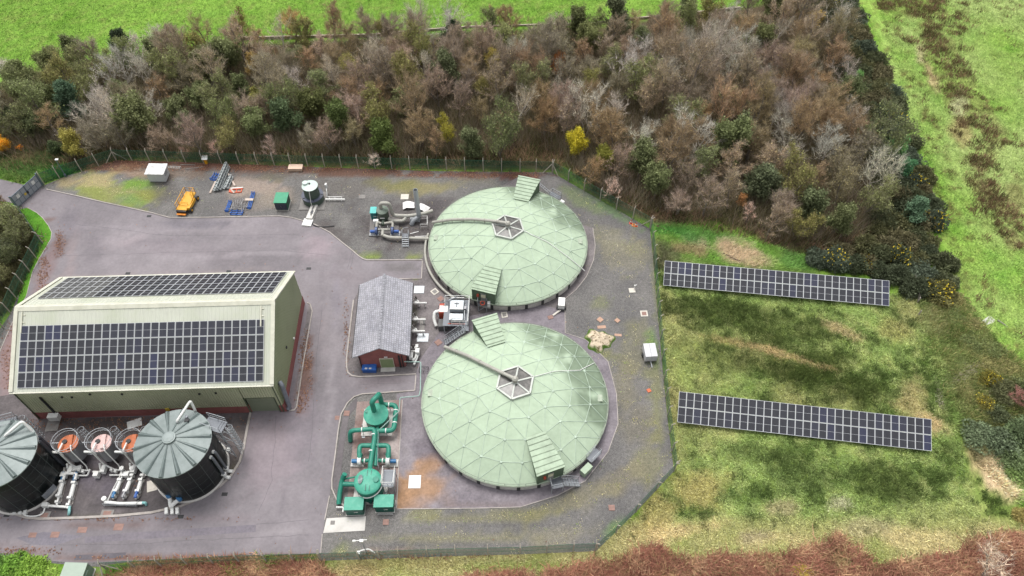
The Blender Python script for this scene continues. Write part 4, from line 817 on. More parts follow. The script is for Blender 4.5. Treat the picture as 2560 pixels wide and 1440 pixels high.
MB().tube(bend([q(262, 1255, .5), q(300, 1259, .5), q(356, 1258, .5)], .2), .2, 9).build('header_pipe', WHITE, T); MB().tube(bend([q(268, 1254, .5), q(282, 1224, 1.0), q(305, 1180, .8)], .3), .06, 5).build('header_pipe', WHITE, T)
MB().tube(bend([q(354, 1257, .5), q(364, 1257, .5), q(366, 1262, .1)], .15), .17, 8).build('outlet', TEALP, T); MB().cyl(*q(267, 1253)[:2], 0, .9, .3, seg=10).build('end_pot', WHITE, T)
b = MB().rails([q(262, 1266), q(345, 1268), q(352, 1258)], .8, .03); b.build('barrier_rail', STEEL, T)
def outlet_manifold(T_, pts, label, seed):
    p = g(*pts[1]); T = thing('outlet_manifold', label, 'pipework', (p.x, p.y, 0)); q = at_(T)
    a, c, e = q(*pts[0], 1.0), q(*pts[1], .6), q(*pts[2], 1.0)
    MB().tube(bend([a+Vector((.1, .9, .8)), a, c+(a-c)*.3, c, c+(e-c)*.6, e, e+Vector((.1, .9, .6))], .3), .26, 10).build('lagged_pipe', WHITE, T)
    for k in (a, e): MB().cyl(k.x, k.y-.1, .9, 1.35, .3, seg=12).bar((k.x-.35, k.y-.1, 1.4), (k.x+.35, k.y-.1, 1.4), .08).build('valve_wheel', BLU2, T)
    for dx in (-.5, .2, .8): MB().box(c.x+dx, c.y-.45, 0, .35, .8, .45, .3).build('lagging_box', WHITE, T)
    return T
outlet_manifold(0, [(38, 1236), (48, 1266), (76, 1243)], 'white lagged outlet pipes with blue valves at the foot of the cut off digester', 1)
outlet_manifold(0, [(424, 1240), (427, 1266), (450, 1246)], 'white lagged outlet pipes with blue valves at the foot of the whole digester', 2)
# covers and loose bits in the tank yard
def plate(px, w, h, label, mat, cat='cover', rz=0, name='cover_plate', t=.08, frame=None, group=None):
    p = g(*px); b = MB().box(0, 0, .05, w, h, t); 
    if frame is None: o = b.build(name, mat); o.location = (p.x, p.y, 0); o.rotation_euler = (0, 0, rz); return tag(o, label, cat, group)
    T = thing(name, label, cat, (p.x, p.y, 0), rz, group); MB().box(0, 0, .05, w*.62, h*.62, t+.02).build('lid', mat, T)
    f = MB(); e = .19
    f.box(0, h/2-h*e/2, .05, w, h*e-.005, t).box(0, -h/2+h*e/2, .05, w, h*e-.005, t).box(w/2-w*e/2, 0, .05, w*e, h*(1-2*e)-.004, t).box(-w/2+w*e/2, 0, .05, w*e, h*(1-2*e)-.004, t); f.build('frame', frame, T); return T
PLATE = M('chequer_plate', rgb(196, 202, 206), .45, .3, var=.08, dirt=rgb(150, 152, 156), dirt_amt=.4)
TERRA = M('rust_cover', rgb(158, 126, 116), .85, var=.2, scale=3); LIME = M('limestone_frame', rgb(222, 216, 204), .8, var=.1)
DULL = M('dull_cover', rgb(140, 136, 132), .7, var=.18, scale=3)
plate((133, 1064), 1.6, 1.7, 'grey ribbed cover on the ground below the white wall cabinet', DULL, rz=.1)
plate((112, 1290), 1.3, 1.1, 'square manhole cover by the left pump pair outlet', TERRA, frame=DULL, name='manhole_cover'); plate((269, 1284), 1.5, .9, 'rectangular manhole cover by the kerb in front of the three pumps', TERRA, frame=DULL, name='manhole_cover')
plate((381, 1215), 1.2, 1.5, 'pale irregular slab with a square hole beside the whole digester', LIME, name='slab', rz=.3, frame=LIME)
plate((337, 1060), 1.8, 1.2, 'pale crumpled plastic sheeting on the ground behind the orange topped silos', WHITE, 'sheet', .4, 'plastic_sheet')
T = tag(MB().box(0, 0, 0, .45, .45, .5).build('junction_box', WHITE), 'small white box on the concrete right of the whole digester', 'box'); T.location = g(574, 1127)
for (x, y, w_, h_, l) in ((138, 1337, 1.0, .7, 'faded square ironwork patch in the road, leftmost of four near the south kerb'), (142, 1330, 0, 0, ''), (206, 1325, 1.1, .7, 'faded square ironwork patch in the road, second of four near the south kerb'), (297, 1318, 1.1, .8, 'faded square ironwork patch in the road, rightmost of the row near the south kerb'), (82, 1338, .9, .6, 'pale pinkish ironwork patch in the dark road patch')):
    if w_: plate((x, y), w_, h_, l, TERRA, 'manhole cover', name='manhole_cover', t=.02)
for (x, y, l) in ((452, 1292, 'dark gully grate in the road below the tank yard kerb'), (562, 1236, 'dark gully grate in the road beside the right bend of the tank yard kerb'), (18, 1288, 'dark gully grate in the road at the left picture edge'), (320, 684, 'dark gully grate behind the big building, above the middle of its roof'), (572, 679, 'dark gully grate behind the big building, above the right half of its roof'), (772, 672, 'dark gully grate in the road near the far right roof corner'), (373, 541, 'dark gully grate by the north kerb below the grass bank')):
    plate((x, y), .7, .45, l, BLACK, 'gully grate', name='gully_grate', t=.02)
# ------------------------------------------------------------------ green odour control plant
TEAL = M('teal_green', rgb(40, 138, 116), .5, var=.14, scale=1.2, dirt=rgb(92, 162, 142), dirt_amt=.5, dscale=1.1)
TEALT = M('teal_faded_lit', rgb(70, 168, 142), .55, var=.1, scale=1.5, dirt=rgb(130, 196, 172), dirt_amt=.5, dscale=1.6)  # fade plus painted-in light: lids and kiosk roofs made lighter than the sides
TEALD = M('teal_dark', rgb(14, 96, 82), .45, var=.15)  # darker copy of the teal; on kiosk sides the shade is in the colour
def duct(b, pts, r, rr=.45, seg=12): return b.tube(bend(pts, rr, 5), r, seg)
def band(T, p, axis, r): a = Vector(axis).normalized()*.06; p = Vector(p); return MB().tube([p-a, p+a], r, 12).build('clamp', WHITE, T)
T = thing('scrubber_tower', 'teal green cone topped vessel with tall gooseneck duct', 'vessel', g(946, 1056)[:]); q = at_(T)
MB().box(0, -.1, .07, 4.0, 3.9, .16).build('plinth', cm, T)
MB().lathe(0, 0, [(1.45, .24), (1.5, .3), (1.5, 2.15)], 32).build('drum', TEAL, T); MB().lathe(0, 0, [(1.5, 2.12), (1.6, 2.16), (1.6, 2.26), (.35, 2.95), (.3, 2.95)], 32).build('cone_lid', TEALT, T)
MB().cyl(-1.15, .2, 2.35, 2.62, .22, seg=12).build('manhole', TEAL, T)
b = MB(); duct(b, [(-.15, .1, 2.8), (-.15, .1, 5.2), (.5, .9, 5.2), (.5, 1.75, 4.4), (.5, 1.75, 1.5), (2.4, 1.75, 1.5), (2.4, -2.0, 1.5), (.2, -2.0, 1.5), (.2, -3.0, 1.5)], .33, .75)
b.build('gooseneck_duct', TEAL, T)
for p, a in (((1.4, 1.75, 1.5), (1, 0, 0)), ((2.4, .9, 1.5), (0, 1, 0)), ((2.4, -.9, 1.5), (0, 1, 0)), ((1.4, -2.0, 1.5), (1, 0, 0))):
    band(T, p, a, .36); MB().tube([(p[0], p[1], .07), (p[0], p[1], 1.2)], .06, 6).build('support', STEEL, T)
T = thing('fan_manifold', 'teal duct manifold with two white fans and blue motors between the green vessels', 'fans', g(934, 1125)[:]); q = at_(T)
b = MB(); duct(b, [q(876, 1102, .2), q(875, 1077, 1.9), q(936, 1072, 1.9), q(937, 1090, 1.9), q(926, 1160, 1.9), q(925, 1178, 2.4)], .3, .6); b.build('main_duct', TEAL, T)
b = MB(); duct(b, [q(943, 1068, 1.5), q(943, 1090, 1.4), q(941, 1115, 1.4), q(938, 1165, 1.2)], .26, .5); b.build('second_duct', TEAL, T)
for s, (fx, fy), pth in ((-1, (899, 1152), [(941, 1114), (900, 1114), (898, 1128)]), (1, (970, 1152), [(941, 1114), (971, 1114), (972, 1128)])):
    b = MB(); duct(b, [q(*p, 1.5) for p in pth]+[q(fx, fy-6, 1.25)], .3, .7); br = b.build('branch_duct', TEAL, T)
    c = q(fx, fy, .95); e = c+Vector((0, .75, .25)); MB().hull([e+Vector((-.34, 0, -.3)), e+Vector((.34, 0, -.3)), e+Vector((.34, 0, .3)), e+Vector((-.34, 0, .3))], [c+Vector((-.2, .2, -.2)), c+Vector((.2, .2, -.2)), c+Vector((.2, .2, .25)), c+Vector((-.2, .2, .25))]).build('transition', TEAL, T)
    f = MB().tube([c-Vector((.22, 0, 0)), c+Vector((.22, 0, 0))], .58, 18).build('fan_casing', WHITE, T)
    MB().tube([c+Vector((s*.3, 0, -.1)), c+Vector((s*1.0, 0, -.1))], .26, 12).build('motor', BLU2, f)
    MB().box(c.x+s*.35, c.y, .07, 1.7, .95, .28).build('base_frame', cm, T)
    d = MB(); duct(d, [c-Vector((s*.3, 0, 0)), c-Vector((s*1.3, -.05, 0))], .24, .3); d.build('outlet_duct', TEAL, T); band(T, c-Vector((s*.65, 0, 0)), (1, 0, 0), .36)
for p in (q(934, 1087, 1.9), q(928, 1128, 1.9)): band(T, p, (0, 1, 0), .34)
band(T, q(905, 1074, 1.9), (1, 0, 0), .34); p = q(909, 1092); MB().tube([p, (p.x-.05, p.y+.9, 1.7)], .05, 6).box(p.x, p.y, .0, .4, .4, .1).build('support', STEEL, T)
b = MB(); p0, p1 = q(944, 1080, 1.7), q(942, 1165, 1.7); b.rails([(p0.x+.1, p0.y, 0), (p1.x+.1, p1.y, 0)], 1.8, .025); b.build('cable_tray', STEEL, T)
b = MB(); b.tube(bend([q(948, 1075, 1.7), q(998, 1028, 2.2), q(1000, 994, 1.6), q(1048, 990, 1.6), q(1051, 975, 1.6), q(1052, 905, 1.6), q(1010, 904, 1.8)], .25), .08, 7); tag(b.build('small_bore_pipe', M('pipe_grey_green', rgb(150, 176, 168), .5, .1)), 'thin pale overhead pipe running from the green ducts round to the slate roofed house', 'pipe').location = T.location
T = thing('scrubber_tower', 'teal green round topped vessel with grey oval window in its lid', 'vessel', g(928, 1227)[:]); q = at_(T)
MB().box(0, 0, .07, 4.1, 3.6, .14).build('plinth', cm, T)
MB().lathe(0, 0, [(1.55, .2), (1.6, .25), (1.6, 2.75), (1.6, 2.8)], 32).build('drum', TEAL, T); MB().lathe(0, 0, [(1.6, 2.74), (1.68, 2.78), (1.66, 2.82), (1.4, 2.98), (.7, 3.12), (0, 3.16)], 32).build('lid', TEALT, T)
MB().lathe(1.0, .1, [(.36, 2.9), (.36, 3.2), (0, 3.24)], 14).build('manhole', TEAL, T)
b = MB()
for k in range(16): a = 2*PI*k/16; b.add([(-.85+.3*math.cos(a), .1+.6*math.sin(a), 3.17)], [])
b.f.append(tuple(range(16))); b.sm.append(False); b.mi.append(0); b.v = [(x, y, 3.04+.16*(1-((x*x+y*y)/1.96))+.09) for x, y, z in b.v]
b.build('oval_window', M('dusty_glass', rgb(110, 122, 122), .3, var=.3, dirt=rgb(160, 190, 180), dirt_amt=.8, dscale=1.5), T)
MB().bar((-.12, -1.3, 3.06), (-.12, 1.3, 3.06), .08, .14).bar((.35, -1.3, 3.05), (.35, 1.3, 3.05), .06, .12).build('lid_seams', TEALD, T)
MB().tube([(1.72*math.cos(a), 1.72*math.sin(a), z) for a, z in zip(np.linspace(-2.3, .15, 14), np.linspace(1.7, 2.4, 14))], .08, 6).build('white_rail', WHITE, T)
b = MB(); duct(b, [(-1.4, .3, 1.2), (-3.3, .35, 1.2)], .3, .4); duct(b, [(-3.1, 1.3, 2.0), (-3.5, .9, 1.2), (-3.7, -.9, .6), (-3.7, -1.8, .2)], .3, .4); b.tube([(-1.2, .9, 2.3), (-3.2, 1.0, 1.2)], .1, 8); b.build('inlet_duct', TEAL, T)
MB().cyl(.2, -1.62, .5, .9, .28, seg=12).build('drain_port', TEALD, T)
MB().tube(bend([(-3.9, -2.3, .5), (-3.0, -2.3, .5), (-3.0, -2.9, .5)], .2), .1, 7).build('pipe_stub', WHITE, T)
p = g(972, 1195, 2.4); T = thing('access_platform', 'galvanised platform with ladder beside the round topped green vessel', 'platform', (p.x, p.y, 0)); 
MB().box(0, 0, 2.3, 1.5, 2.2, .08).build('deck', GRATE, T); MB().rails([(-.72, -1.05, 2.4), (.72, -1.05, 2.4), (.72, 1.05, 2.4), (-.72, 1.05, 2.4), (-.72, -1.05, 2.4)], 1.1, .035).build('handrail', WHITE, T)
for x in (-.65, .65):
    for y in (-1, 1): MB().bar((x, y, 0), (x, y, 2.3), .09).build('leg', STEEL, T)
MB().bar((-.6, -1, .3), (.6, -1, 2.2), .06).bar((.65, -1, .3), (.65, 1, 2.2), .06).build('bracing', STEEL, T); b = MB()
for t in (-.25, .25): b.bar((.3+t, -1.15, 0), (.3+t, -1.15, 3.3), .05)
for k in range(8): b.bar((.05, -1.15, .3+k*.28), (.55, -1.15, .3+k*.28), .03)
b.build('ladder', STEEL, T)
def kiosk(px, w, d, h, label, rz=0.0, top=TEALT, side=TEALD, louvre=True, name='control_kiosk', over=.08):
    p = g(*px); T = thing(name, label, 'kiosk', (p.x, p.y, 0), rz)
    MB().box(0, d/2, .1, w, d, h-.1).build('cabinet', side, T); MB().box(0, d/2, 0, w+.15, d+.15, .1).build('base', cm, T)
    MB().hull([(-w/2-over, -over, h), (w/2+over, -over, h), (w/2+over, d+over, h), (-w/2-over, d+over, h)], [(-w/2-over, -over, h+.05), (w/2+over, -over, h+.05), (w/2+over, d+over, h+.14), (-w/2-over, d+over, h+.14)]).build('roof', top, T)
    dr = MB().box(-w*.23, -.015, .2, w*.44, .04, h-.3).build('door', side, T); MB().box(w*.23, -.015, .2, w*.44, .04, h-.3).build('door', side, T)
    MB().box(.02, -.06, h*.5, .06, .06, .2).box(.28, -.05, h*.52, .3, .03, .14).build('handle', WHITE, dr)
    if louvre: MB().box(w/2+.05, d/2, h*.45, .14, d*.5, h*.35).build('vent_box', side, T)
    return T
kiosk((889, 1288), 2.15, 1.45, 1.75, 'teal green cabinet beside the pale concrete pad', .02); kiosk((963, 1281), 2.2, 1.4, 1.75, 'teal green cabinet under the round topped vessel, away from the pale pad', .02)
MB_ = MB().bar((-.9, -.1, .25), (.9, -.1, .25), .06).bar((-.9, -.1, 0), (-.9, -.1, .25), .06).bar((.9, -.1, 0), (.9, -.1, .25), .06).build('low_rail', WHITE); tag(MB_, 'low white tube rail at the foot of a teal cabinet', 'rail'); MB_.location = g(964, 1285)
plate((1037, 1205), 1.5, 1.7, 'white sheet lying on the rust stained concrete', M('white_sheet', rgb(246, 244, 242), .6, var=.04), 'sheet', rz=.02, name='white_sheet', t=.05)
plate((832, 1307), .5, .45, 'small grey lid in the pale concrete pad', DULL, name='inspection_cover'); plate((867, 1034), .75, .75, 'reddish square lid on the dark curved path', TERRA, name='square_cover')
plate((965, 1306), .7, .7, 'dull red square lid in gravel below the teal cabinets', TERRA, name='square_cover'); plate((843, 1045), .6, .6, 'faint red lid in the road edge beside the curved kerb', TERRA, name='square_cover', t=.02)
# ------------------------------------------------------------------ grey green blower set by the far dome
GG, GGD, BLOW = M('grey_green', rgb(126, 140, 126), .5, var=.12, dirt=rgb(96, 104, 92), dirt_amt=.5), M('dark_grey_green', rgb(78, 90, 78), .5, var=.15), M('blower_blue', rgb(78, 96, 138), .5, var=.2)
WP = MATS['weathered_pipe']
T = thing('blower_set', 'grey green vessel with gooseneck and two blue blowers on a dark slab', 'blowers', g(961, 553)[:]); q = at_(T)
b = MB(); P = [q(926, 545), q(998, 548), q(996, 592), q(923, 592)]; b.prism([(p.x, p.y) for p in P], .05, .16); b.build('slab', M('dark_slab', rgb(128, 124, 122), .8, var=.2), T)
MB().lathe(0, 0, [(.85, .2), (.9, .3), (.9, 2.5), (.96, 2.55), (.5, 2.85), (0, 2.9)], 26).build('vessel', GGD, T); MB().lathe(0, 0, [(.97, 2.56), (.5, 2.87), (0, 2.92)], 26).build('lid', GG, T)
b = MB(); duct(b, [(-.2, .1, 2.8), (-.2, .1, 4.0), (1.1, .1, 4.0), (1.35, .1, 3.4), (1.5, .1, 1.2), (4.2, .0, 1.2), (6.6, .6, 1.2), (7.8, 1.2, 1.2)], .3, .7); b.build('gooseneck_pipe', WP, T)
b = MB(); duct(b, [(.7, -.2, .9), (1.2, -.75, .8), (3.2, -.7, .8), (3.6, -.2, 1.0), (3.4, .1, 1.2)], .28, .6); b.build('loop_pipe', WP, T)
b = MB(); duct(b, [(.1, -.9, 1.2), (.1, -2.0, 1.2)], .26); b.build('outlet_pipe', GGD, T)
for s, fx in ((-1, 941), (1, 981)):
    c = q(fx, 577, .9); b = MB(); duct(b, [(.1+s*.25, -1.7, 1.3), (c.x-.0, -1.6, 1.5), (c.x, c.y+.5, 1.2)], .2, .5); b.build('branch_pipe', WP, T)
    f = MB().tube([c-Vector((.18, 0, 0)), c+Vector((.18, 0, 0))], .62, 18).build('blower_casing', BLOW, T); MB().tube([c+Vector((s*.25, 0, -.15)), c+Vector((s*1.0, 0, -.15))], .25, 10).build('motor', BLUE, f)
    MB().box(c.x+s*.4, c.y, .16, 1.5, .9, .15).build('base_frame', STEEL, T); MB().cyl(c.x-s*.65, c.y+.1, 1.1, 1.9, .06, seg=6).build('gauge_post', WHITE, T)
b = MB(); c = q(957, 577, .9); duct(b, [q(945, 574, .95), q(957, 574, .95), q(975, 574, .95)], .2); duct(b, [c, c+Vector((0, -.8, -.1)), q(957, 588, .7), q(974, 594, .7), q(1072, 597, .7)], .27, .5); b.build('discharge_pipe', WP, T)
for px in (982, 1052): p = q(px, 598); MB().bar((p.x, p.y, 0), (p.x, p.y, .5), .08).build('support', STEEL, T)
MB().bar((-.35, -.98, 1.7), (.35, -.98, 1.7), .1).build('name_strip', WHITE, T); MB().box(-1.1, -1.0, .2, .8, .5, 1.1).build('instrument_box', WHITE, T)
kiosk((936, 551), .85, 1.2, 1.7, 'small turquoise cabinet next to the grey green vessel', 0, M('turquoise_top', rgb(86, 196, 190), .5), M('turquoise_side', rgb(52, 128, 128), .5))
p = g(1049, 552); T = thing('exhaust_stack', 'tall grey exhaust stack with elbow at its foot', 'chimney', (p.x, p.y, 0))
GS = M('stack_grey', rgb(188, 192, 196), .55, 0, var=.14)
b = MB().lathe(0, 0, [(.36, 1.6), (.36, 6.9), (.33, 6.9), (.33, 4.9)], 22); b.build('stack', GS, T); MB().cyl(0, 0, 4.8, 4.9, .33, seg=20).build('stack_throat', BLACK, T)
b = MB(); duct(b, [(0, 0, 1.7), (0, 0, 1.0), (-.9, -.7, .8), (-1.2, -.9, .1)], .37, .5); b.build('elbow', M('elbow_grey', rgb(158, 162, 166), .55, 0), T)
MB().box(-.7, .3, 0, 1.6, 1.2, .5).build('base', GS, T)
T = thing('step_over_stile', 'galvanised stile stepping over the long pipe near the far dome', 'steps', g(1016, 601)[:])
for s in (-.5, .5): MB().bar((s, -1.5, 0), (s, -.3, 1.25), .08, .14).bar((s, .5, 0), (s, .3, 1.25), .08, .1).build('stringer', STEEL, T)
for k in range(5): MB().box(0, -1.35+k*.24, .2+k*.24, 1.0, .22, .05).build('tread', STEEL, T)
MB().box(0, 0, 1.22, 1.0, .62, .06).build('deck', GRATE, T); MB().rails([(-.5, -.3, 1.25), (-.5, .35, 1.25)], .9, .03).rails([(.5, -.3, 1.25), (.5, .35, 1.25)], .9, .03).tube(bend([(-.5, .3, 2.1), (-.3, .7, 2.2), (.4, .7, 2.2)], .3), .03, 5).build('handrail', STEEL, T)
def crumple(px, w, h, label, rz, seed, name='white_sheeting'):
    p = g(*px); b = MB(); n = 4; r = random.Random(seed); V = []; zs = [[.1+.3*r.random()+(0.25 if i in (1, 2) else 0) for j in range(n)] for i in range(n)]
    for k in (0, .04): V += [((i/(n-1)-.5)*w, (j/(n-1)-.5)*h, zs[i][j]+k) for i in range(n) for j in range(n)]
    F = [(i*n+j, i*n+j+1, (i+1)*n+j+1, (i+1)*n+j) for i in range(n-1) for j in range(n-1)]; F += [tuple(n*n+x for x in reversed(f)) for f in F]
    bd = [i*n for i in range(n)]+[(n-1)*n+j for j in range(1, n)]+[i*n+n-1 for i in range(n-2, -1, -1)]+[j for j in range(n-2, 0, -1)]
    F += [(bd[k], bd[(k+1) % len(bd)], n*n+bd[(k+1) % len(bd)], n*n+bd[k]) for k in range(len(bd))]
    o = b.add(V, F).build(name, MATS['white_sheet']); o.location = (p.x, p.y, 0); o.rotation_euler = (0, 0, rz); return tag(o, label, 'panel')
crumple((1022, 517), 1.9, 1.5, 'bent white panel on the ground left of the exhaust stack', .1, 3); crumple((1058, 524), 1.9, 1.4, 'bent white panel on the ground right of the exhaust stack', -.5, 5)
plate((906, 493), 1.1, .9, 'grey square cover in gravel right of the small lidded tank', DULL); plate((1012, 493), 1.3, 1.2, 'white square cover in gravel left of the exhaust stack top', LIME)
T = thing('guard_frame', 'white tube guard frame standing at the far dome edge by the stack', 'rail', g(1066, 558)[:]); MB().rails([(-1.1, .5, 0), (.2, .5, 0), (.3, -1.3, 0), (-.8, -1.3, 0)], 1.15, .04).build('tubes', WHITE, T)
MB().bar((-2.4, -2.4, .08), (-1.1, -1.9, .08), .1).bar((-1.6, -3.0, .08), (.2, -2.9, .08), .1).build('loose_bars', WHITE, T)
b = MB(); P = [Vector((12.9*math.cos(a), 12.9*math.sin(a), .55)) for a in np.linspace(math.radians(168), math.radians(232), 26)]; c0 = TU.location
b.tube(P+[P[-1]+Vector((.1, -1.2, 0)), P[-1]+Vector((.2, -1.9, -.1))], .2, 9); o = tag(b.build('ring_pipe', WP), 'weathered pipe curving round the foot of the far dome to the screening platform', 'pipe'); ctr_ = g(*to_px(-.61, 76.41, 3.0), 1.5); o.location = (ctr_.x, ctr_.y, 0)
# ------------------------------------------------------------------ house pipework, screening platform and stairs
def wall_pipes(px, k, label):
    T = thing('wall_pipework', label, 'pipework', g(*px)[:]); b = MB()
    if k == 0: b.tube(bend([(-.4, -.2, 1.0), (1.9, -.2, 1.0)], .2), .14, 8).tube(bend([(-.3, .4, .8), (.6, .4, .8), (.7, -.1, .8), (.7, -.2, .2)], .25), .13, 8).cyl(.2, .5, .8, 1.4, .16, seg=8).cyl(1.6, -.2, 0, 1.0, .12, seg=8).box(.35, -.25, .9, .4, .4, .35)
    else: b.tube(bend([(-.3, .8, .9), (.7, .8, .9), (.75, .2, .9), (.7, -.8, .8), (.3, -1.2, .7)], .3), .16, 8).tube(bend([(-.3, .2, .9), (.8, .2, .9)], .3), .15, 8).tube(bend([(1.0, .9, .5), (.95, -.3, .6), (.5, -1.7, .4)], .3), .17, 8).box(.9, .1, .5, .55, .7, .8).box(.1, -.6, .6, .5, .9, .6).box(.75, 1.0, .6, .4, .5, .5)
    b.build('lagged_pipe', WHITE, T); c = MB().cyl(.3, .75 if k else .5, 1.0, 1.7, .14, seg=8); c.build('valve', M('dark_valve', rgb(90, 80, 78), .5), T)
wall_pipes((1036, 765), 0, 'white lagged pipes leaving the house wall beside the upper steel plate'); wall_pipes((1033, 806), 0, 'white lagged pipes leaving the middle of the house wall'); wall_pipes((1031, 835), 0, 'white lagged pipes leaving the house wall beside the lower steel plate'); wall_pipes((1029, 890), 1, 'tangle of white lagged pipes at the door end of the house wall')
plate((1048, 725), 1.5, 1.4, 'square chequer plate cover on the concrete, nearer the far dome', PLATE); plate((1057, 845), 1.6, 1.4, 'square chequer plate cover on the concrete, nearer the near dome', PLATE)
plate((1056, 812), .7, 2.6, 'long dull grey channel cover beside the house pipes', DULL)
plate((1087, 730), 1.0, 1.0, 'white framed diamond manhole near the far dome pipe', DULL, frame=LIME, rz=.7, name='manhole_cover'); plate((1102, 748), .85, .85, 'rusty diamond cover by the screening platform', TERRA, rz=.75); plate((1096, 857), .85, .85, 'rusty diamond cover by the near dome vent pipe end', TERRA, rz=.7)
plate((1261, 788), .9, 1.0, 'white framed manhole beside the rear hatch of the near dome', DULL, frame=LIME, rz=.15, name='manhole_cover'); plate((1376, 794), .75, .6, 'red brown mat beside the white tow trailer', TERRA, rz=.3, name='mat')
T = thing('storage_chest', 'bright blue plastic chest beside the house gable', 'chest', g(925, 925)[:]); MB().box(0, 0, 0, 1.9, .95, .75, 0, .05).build('body', BLUE, T); MB().hull([(-1.0, -.52, .76), (1.0, -.52, .76), (1.0, .52, .76), (-1.0, .52, .76)], [(-.9, -.4, .98), (.9, -.4, .98), (.9, .4, .98), (-.9, .4, .98)]).build('lid', M('blue_lid', rgb(58, 118, 206), .5), T)
for x in (-.35, .2): MB().box(x, -.35, .95, .34, .22, .05).build('white_label', WHITE, T)
T = thing('caged_pallet', 'small bare wire cage on the gravel beyond the house door', 'cage', g(1060, 927)[:]); b = MB(); b.rails([(-.6, -.35, 0), (.6, -.35, 0), (.6, .35, 0), (-.6, .35, 0), (-.6, -.35, 0)], .5, .03, post=.6); b.build('wire', M('dark_steel', rgb(92, 92, 96), .5, .4), T)
p = g(1136, 782, 2.0); T = thing('screening_platform', 'raised steel screening platform with white tanks and stairs between the domes', 'platform', (p.x, p.y, 0), -.02)
MB().box(.3, 0, 1.9, 3.6, 4.6, .1).build('deck', GRATE, T); MB().rails([(-1.4, 1.2, 2.0), (-1.4, 2.25, 2.0), (2.05, 2.25, 2.0), (2.05, -2.25, 2.0), (-.2, -2.25, 2.0)], 1.1, .04).build('handrail', WHITE, T)
for x in (-1.35, 2.0):
    for y in (-2.2, 2.2): MB().bar((x, y, 0), (x, y, 1.9), .12).build('leg', STEEL, T)
MB().box(.35, .75, 2.0, 1.9, 1.7, .95).build('screen_tank', PLATE, T); MB().box(.35, 1.75, 2.0, 1.9, .25, 1.1).build('screen_hood', BLACK, T); MB().box(.35, -1.2, 2.0, 1.9, 1.1, .7).build('wash_tank', PLATE, T); MB().box(.35, -1.2, 2.66, 1.2, .5, .12).box(-.3, -1.2, 2.66, .2, .9, .2).build('tank_cover', WHITE, T); MB().tube(bend([(-.9, 1.4, 2.2), (-.9, 1.4, 3.1), (.2, 2.0, 3.1)], .2), .08, 6).tube(bend([(1.5, 1.4, 2.2), (1.5, -.2, 2.6), (1.5, -1.6, 2.3)], .2), .07, 6).build('water_pipe', STEEL, T); MB().box(1.55, .4, 2.0, .3, .5, .8).build('motor', DRUM, T); MB().bar((.35, .3, 2.98), (.35, 1.2, 2.98), .08).bar((0, .9, 2.98), (.7, .9, 2.98), .08).build('lifting_bar', BLACK, T); MB().box(.35, -.35, 2.0, 1.8, .5, .3).build('trough', M('dark_steel', (0, 0, 0)), T)
MB().box(.35, 2.05, 2.75, 1.95, .12, .16).box(.35, -.05, 2.95, 1.95, .14, .1).build('white_lip', WHITE, T); MB().bar((-.8, -1.95, 2.0), (1.6, -1.95, 2.0), .12).build('red_beam', RED, T)
MB().box(-1.6, .9, .0, 1.3, 1.7, 1.9).build('chute', RED, T); MB().box(-1.6, .7, 1.9, 1.2, 1.1, .12).build('chute_lid', WHITE, T); MB().box(-1.6, -1.2, 0, 1.3, 1.3, 1.2).build('skip', M('dark_skip', rgb(92, 92, 92), .6, var=.25), T); b = MB(); duct(b, [(-2.2, .5, 1.7), (-2.9, .4, 1.6), (-3.0, -.5, 1.0), (-2.6, -1.3, .5)], .24, .5); b.build('discharge_hose', WHITE, T)
b = MB(); A0, A1 = Vector((1.6, -2.9, 2.0)), Vector((-1.3, -3.9, .0))
def stair(T, a, e, w, nm='stair'):
    a, e = Vector(a), Vector(e); d = e-a; s = Vector((-d.y, d.x, 0)).normalized()*w/2; o = MB().bar(a+s, e+s, .06, .2).bar(a-s, e-s, .06, .2).build(nm, STEEL, T); n = max(3, int(abs(d.z)/.22)); b = MB(); rz = math.atan2(d.y, d.x)
    for k in range(n): p = a+d*((k+.5)/n); b.box(p.x, p.y, p.z-.02, .26, w-.1, .04, rz)
    b.build('treads', GRATE, o); b = MB()
    for s_ in (s, -s): b.rails([a+s_, e+s_], 1.0, .035, post=.8)
    b.build('handrail', STEEL, o); return o
stair(T, A0, A1, .9); MB().box(1.7, -2.65, 1.9, 1.0, .9, .1).build('landing', GRATE, T); stair(T, (-1.2, 2.0, 2.0), (-2.6, .9, .0), .8); MB().rails([(-2.3, 2.0, 0), (-2.3, -.1, 0)], 1.1, .03).build('handrail', STEEL, T)
p = g(1206, 757, 1.6); T = thing('hatch_access', 'grey steel steps with red lifebuoy at the far dome hatch door', 'steps', (p.x, p.y, 0)); MB().box(0, .3, 1.45, 1.3, 1.5, .08).build('deck', GRATE, T); MB().rails([(-.65, 1.0, 1.5), (-.65, -.4, 1.5), (.65, -.4, 1.5), (.65, 1.0, 1.5)], 1.1, .035).build('handrail', STEEL, T)
for x in (-.6, .6):
    for y in (-.4, .9): MB().bar((x, y, 0), (x, y, 1.45), .09).build('leg', STEEL, T)
MB().ring(.1, -.48, 0, .3, .09, 18, 8).build('x', RED).name = 'lifebuoy'; lb = bpy.data.objects['lifebuoy']; lb.data.transform(Matrix.Translation((.05, -.5, 2.2)) @ Matrix.Rotation(math.radians(60), 4, 'X') @ Matrix.Translation((-.1, .48, 0))); lb.location = T.location; tag(lb, 'red ring lifebuoy hung on the steps of the far dome hatch', 'lifebuoy')
MB().box(.95, -.3, 1.2, .4, .5, .9).build('white_box', WHITE, T); MB().bar((-.6, -.4, .2), (.6, -.4, 1.3), .06).build('brace', STEEL, T)
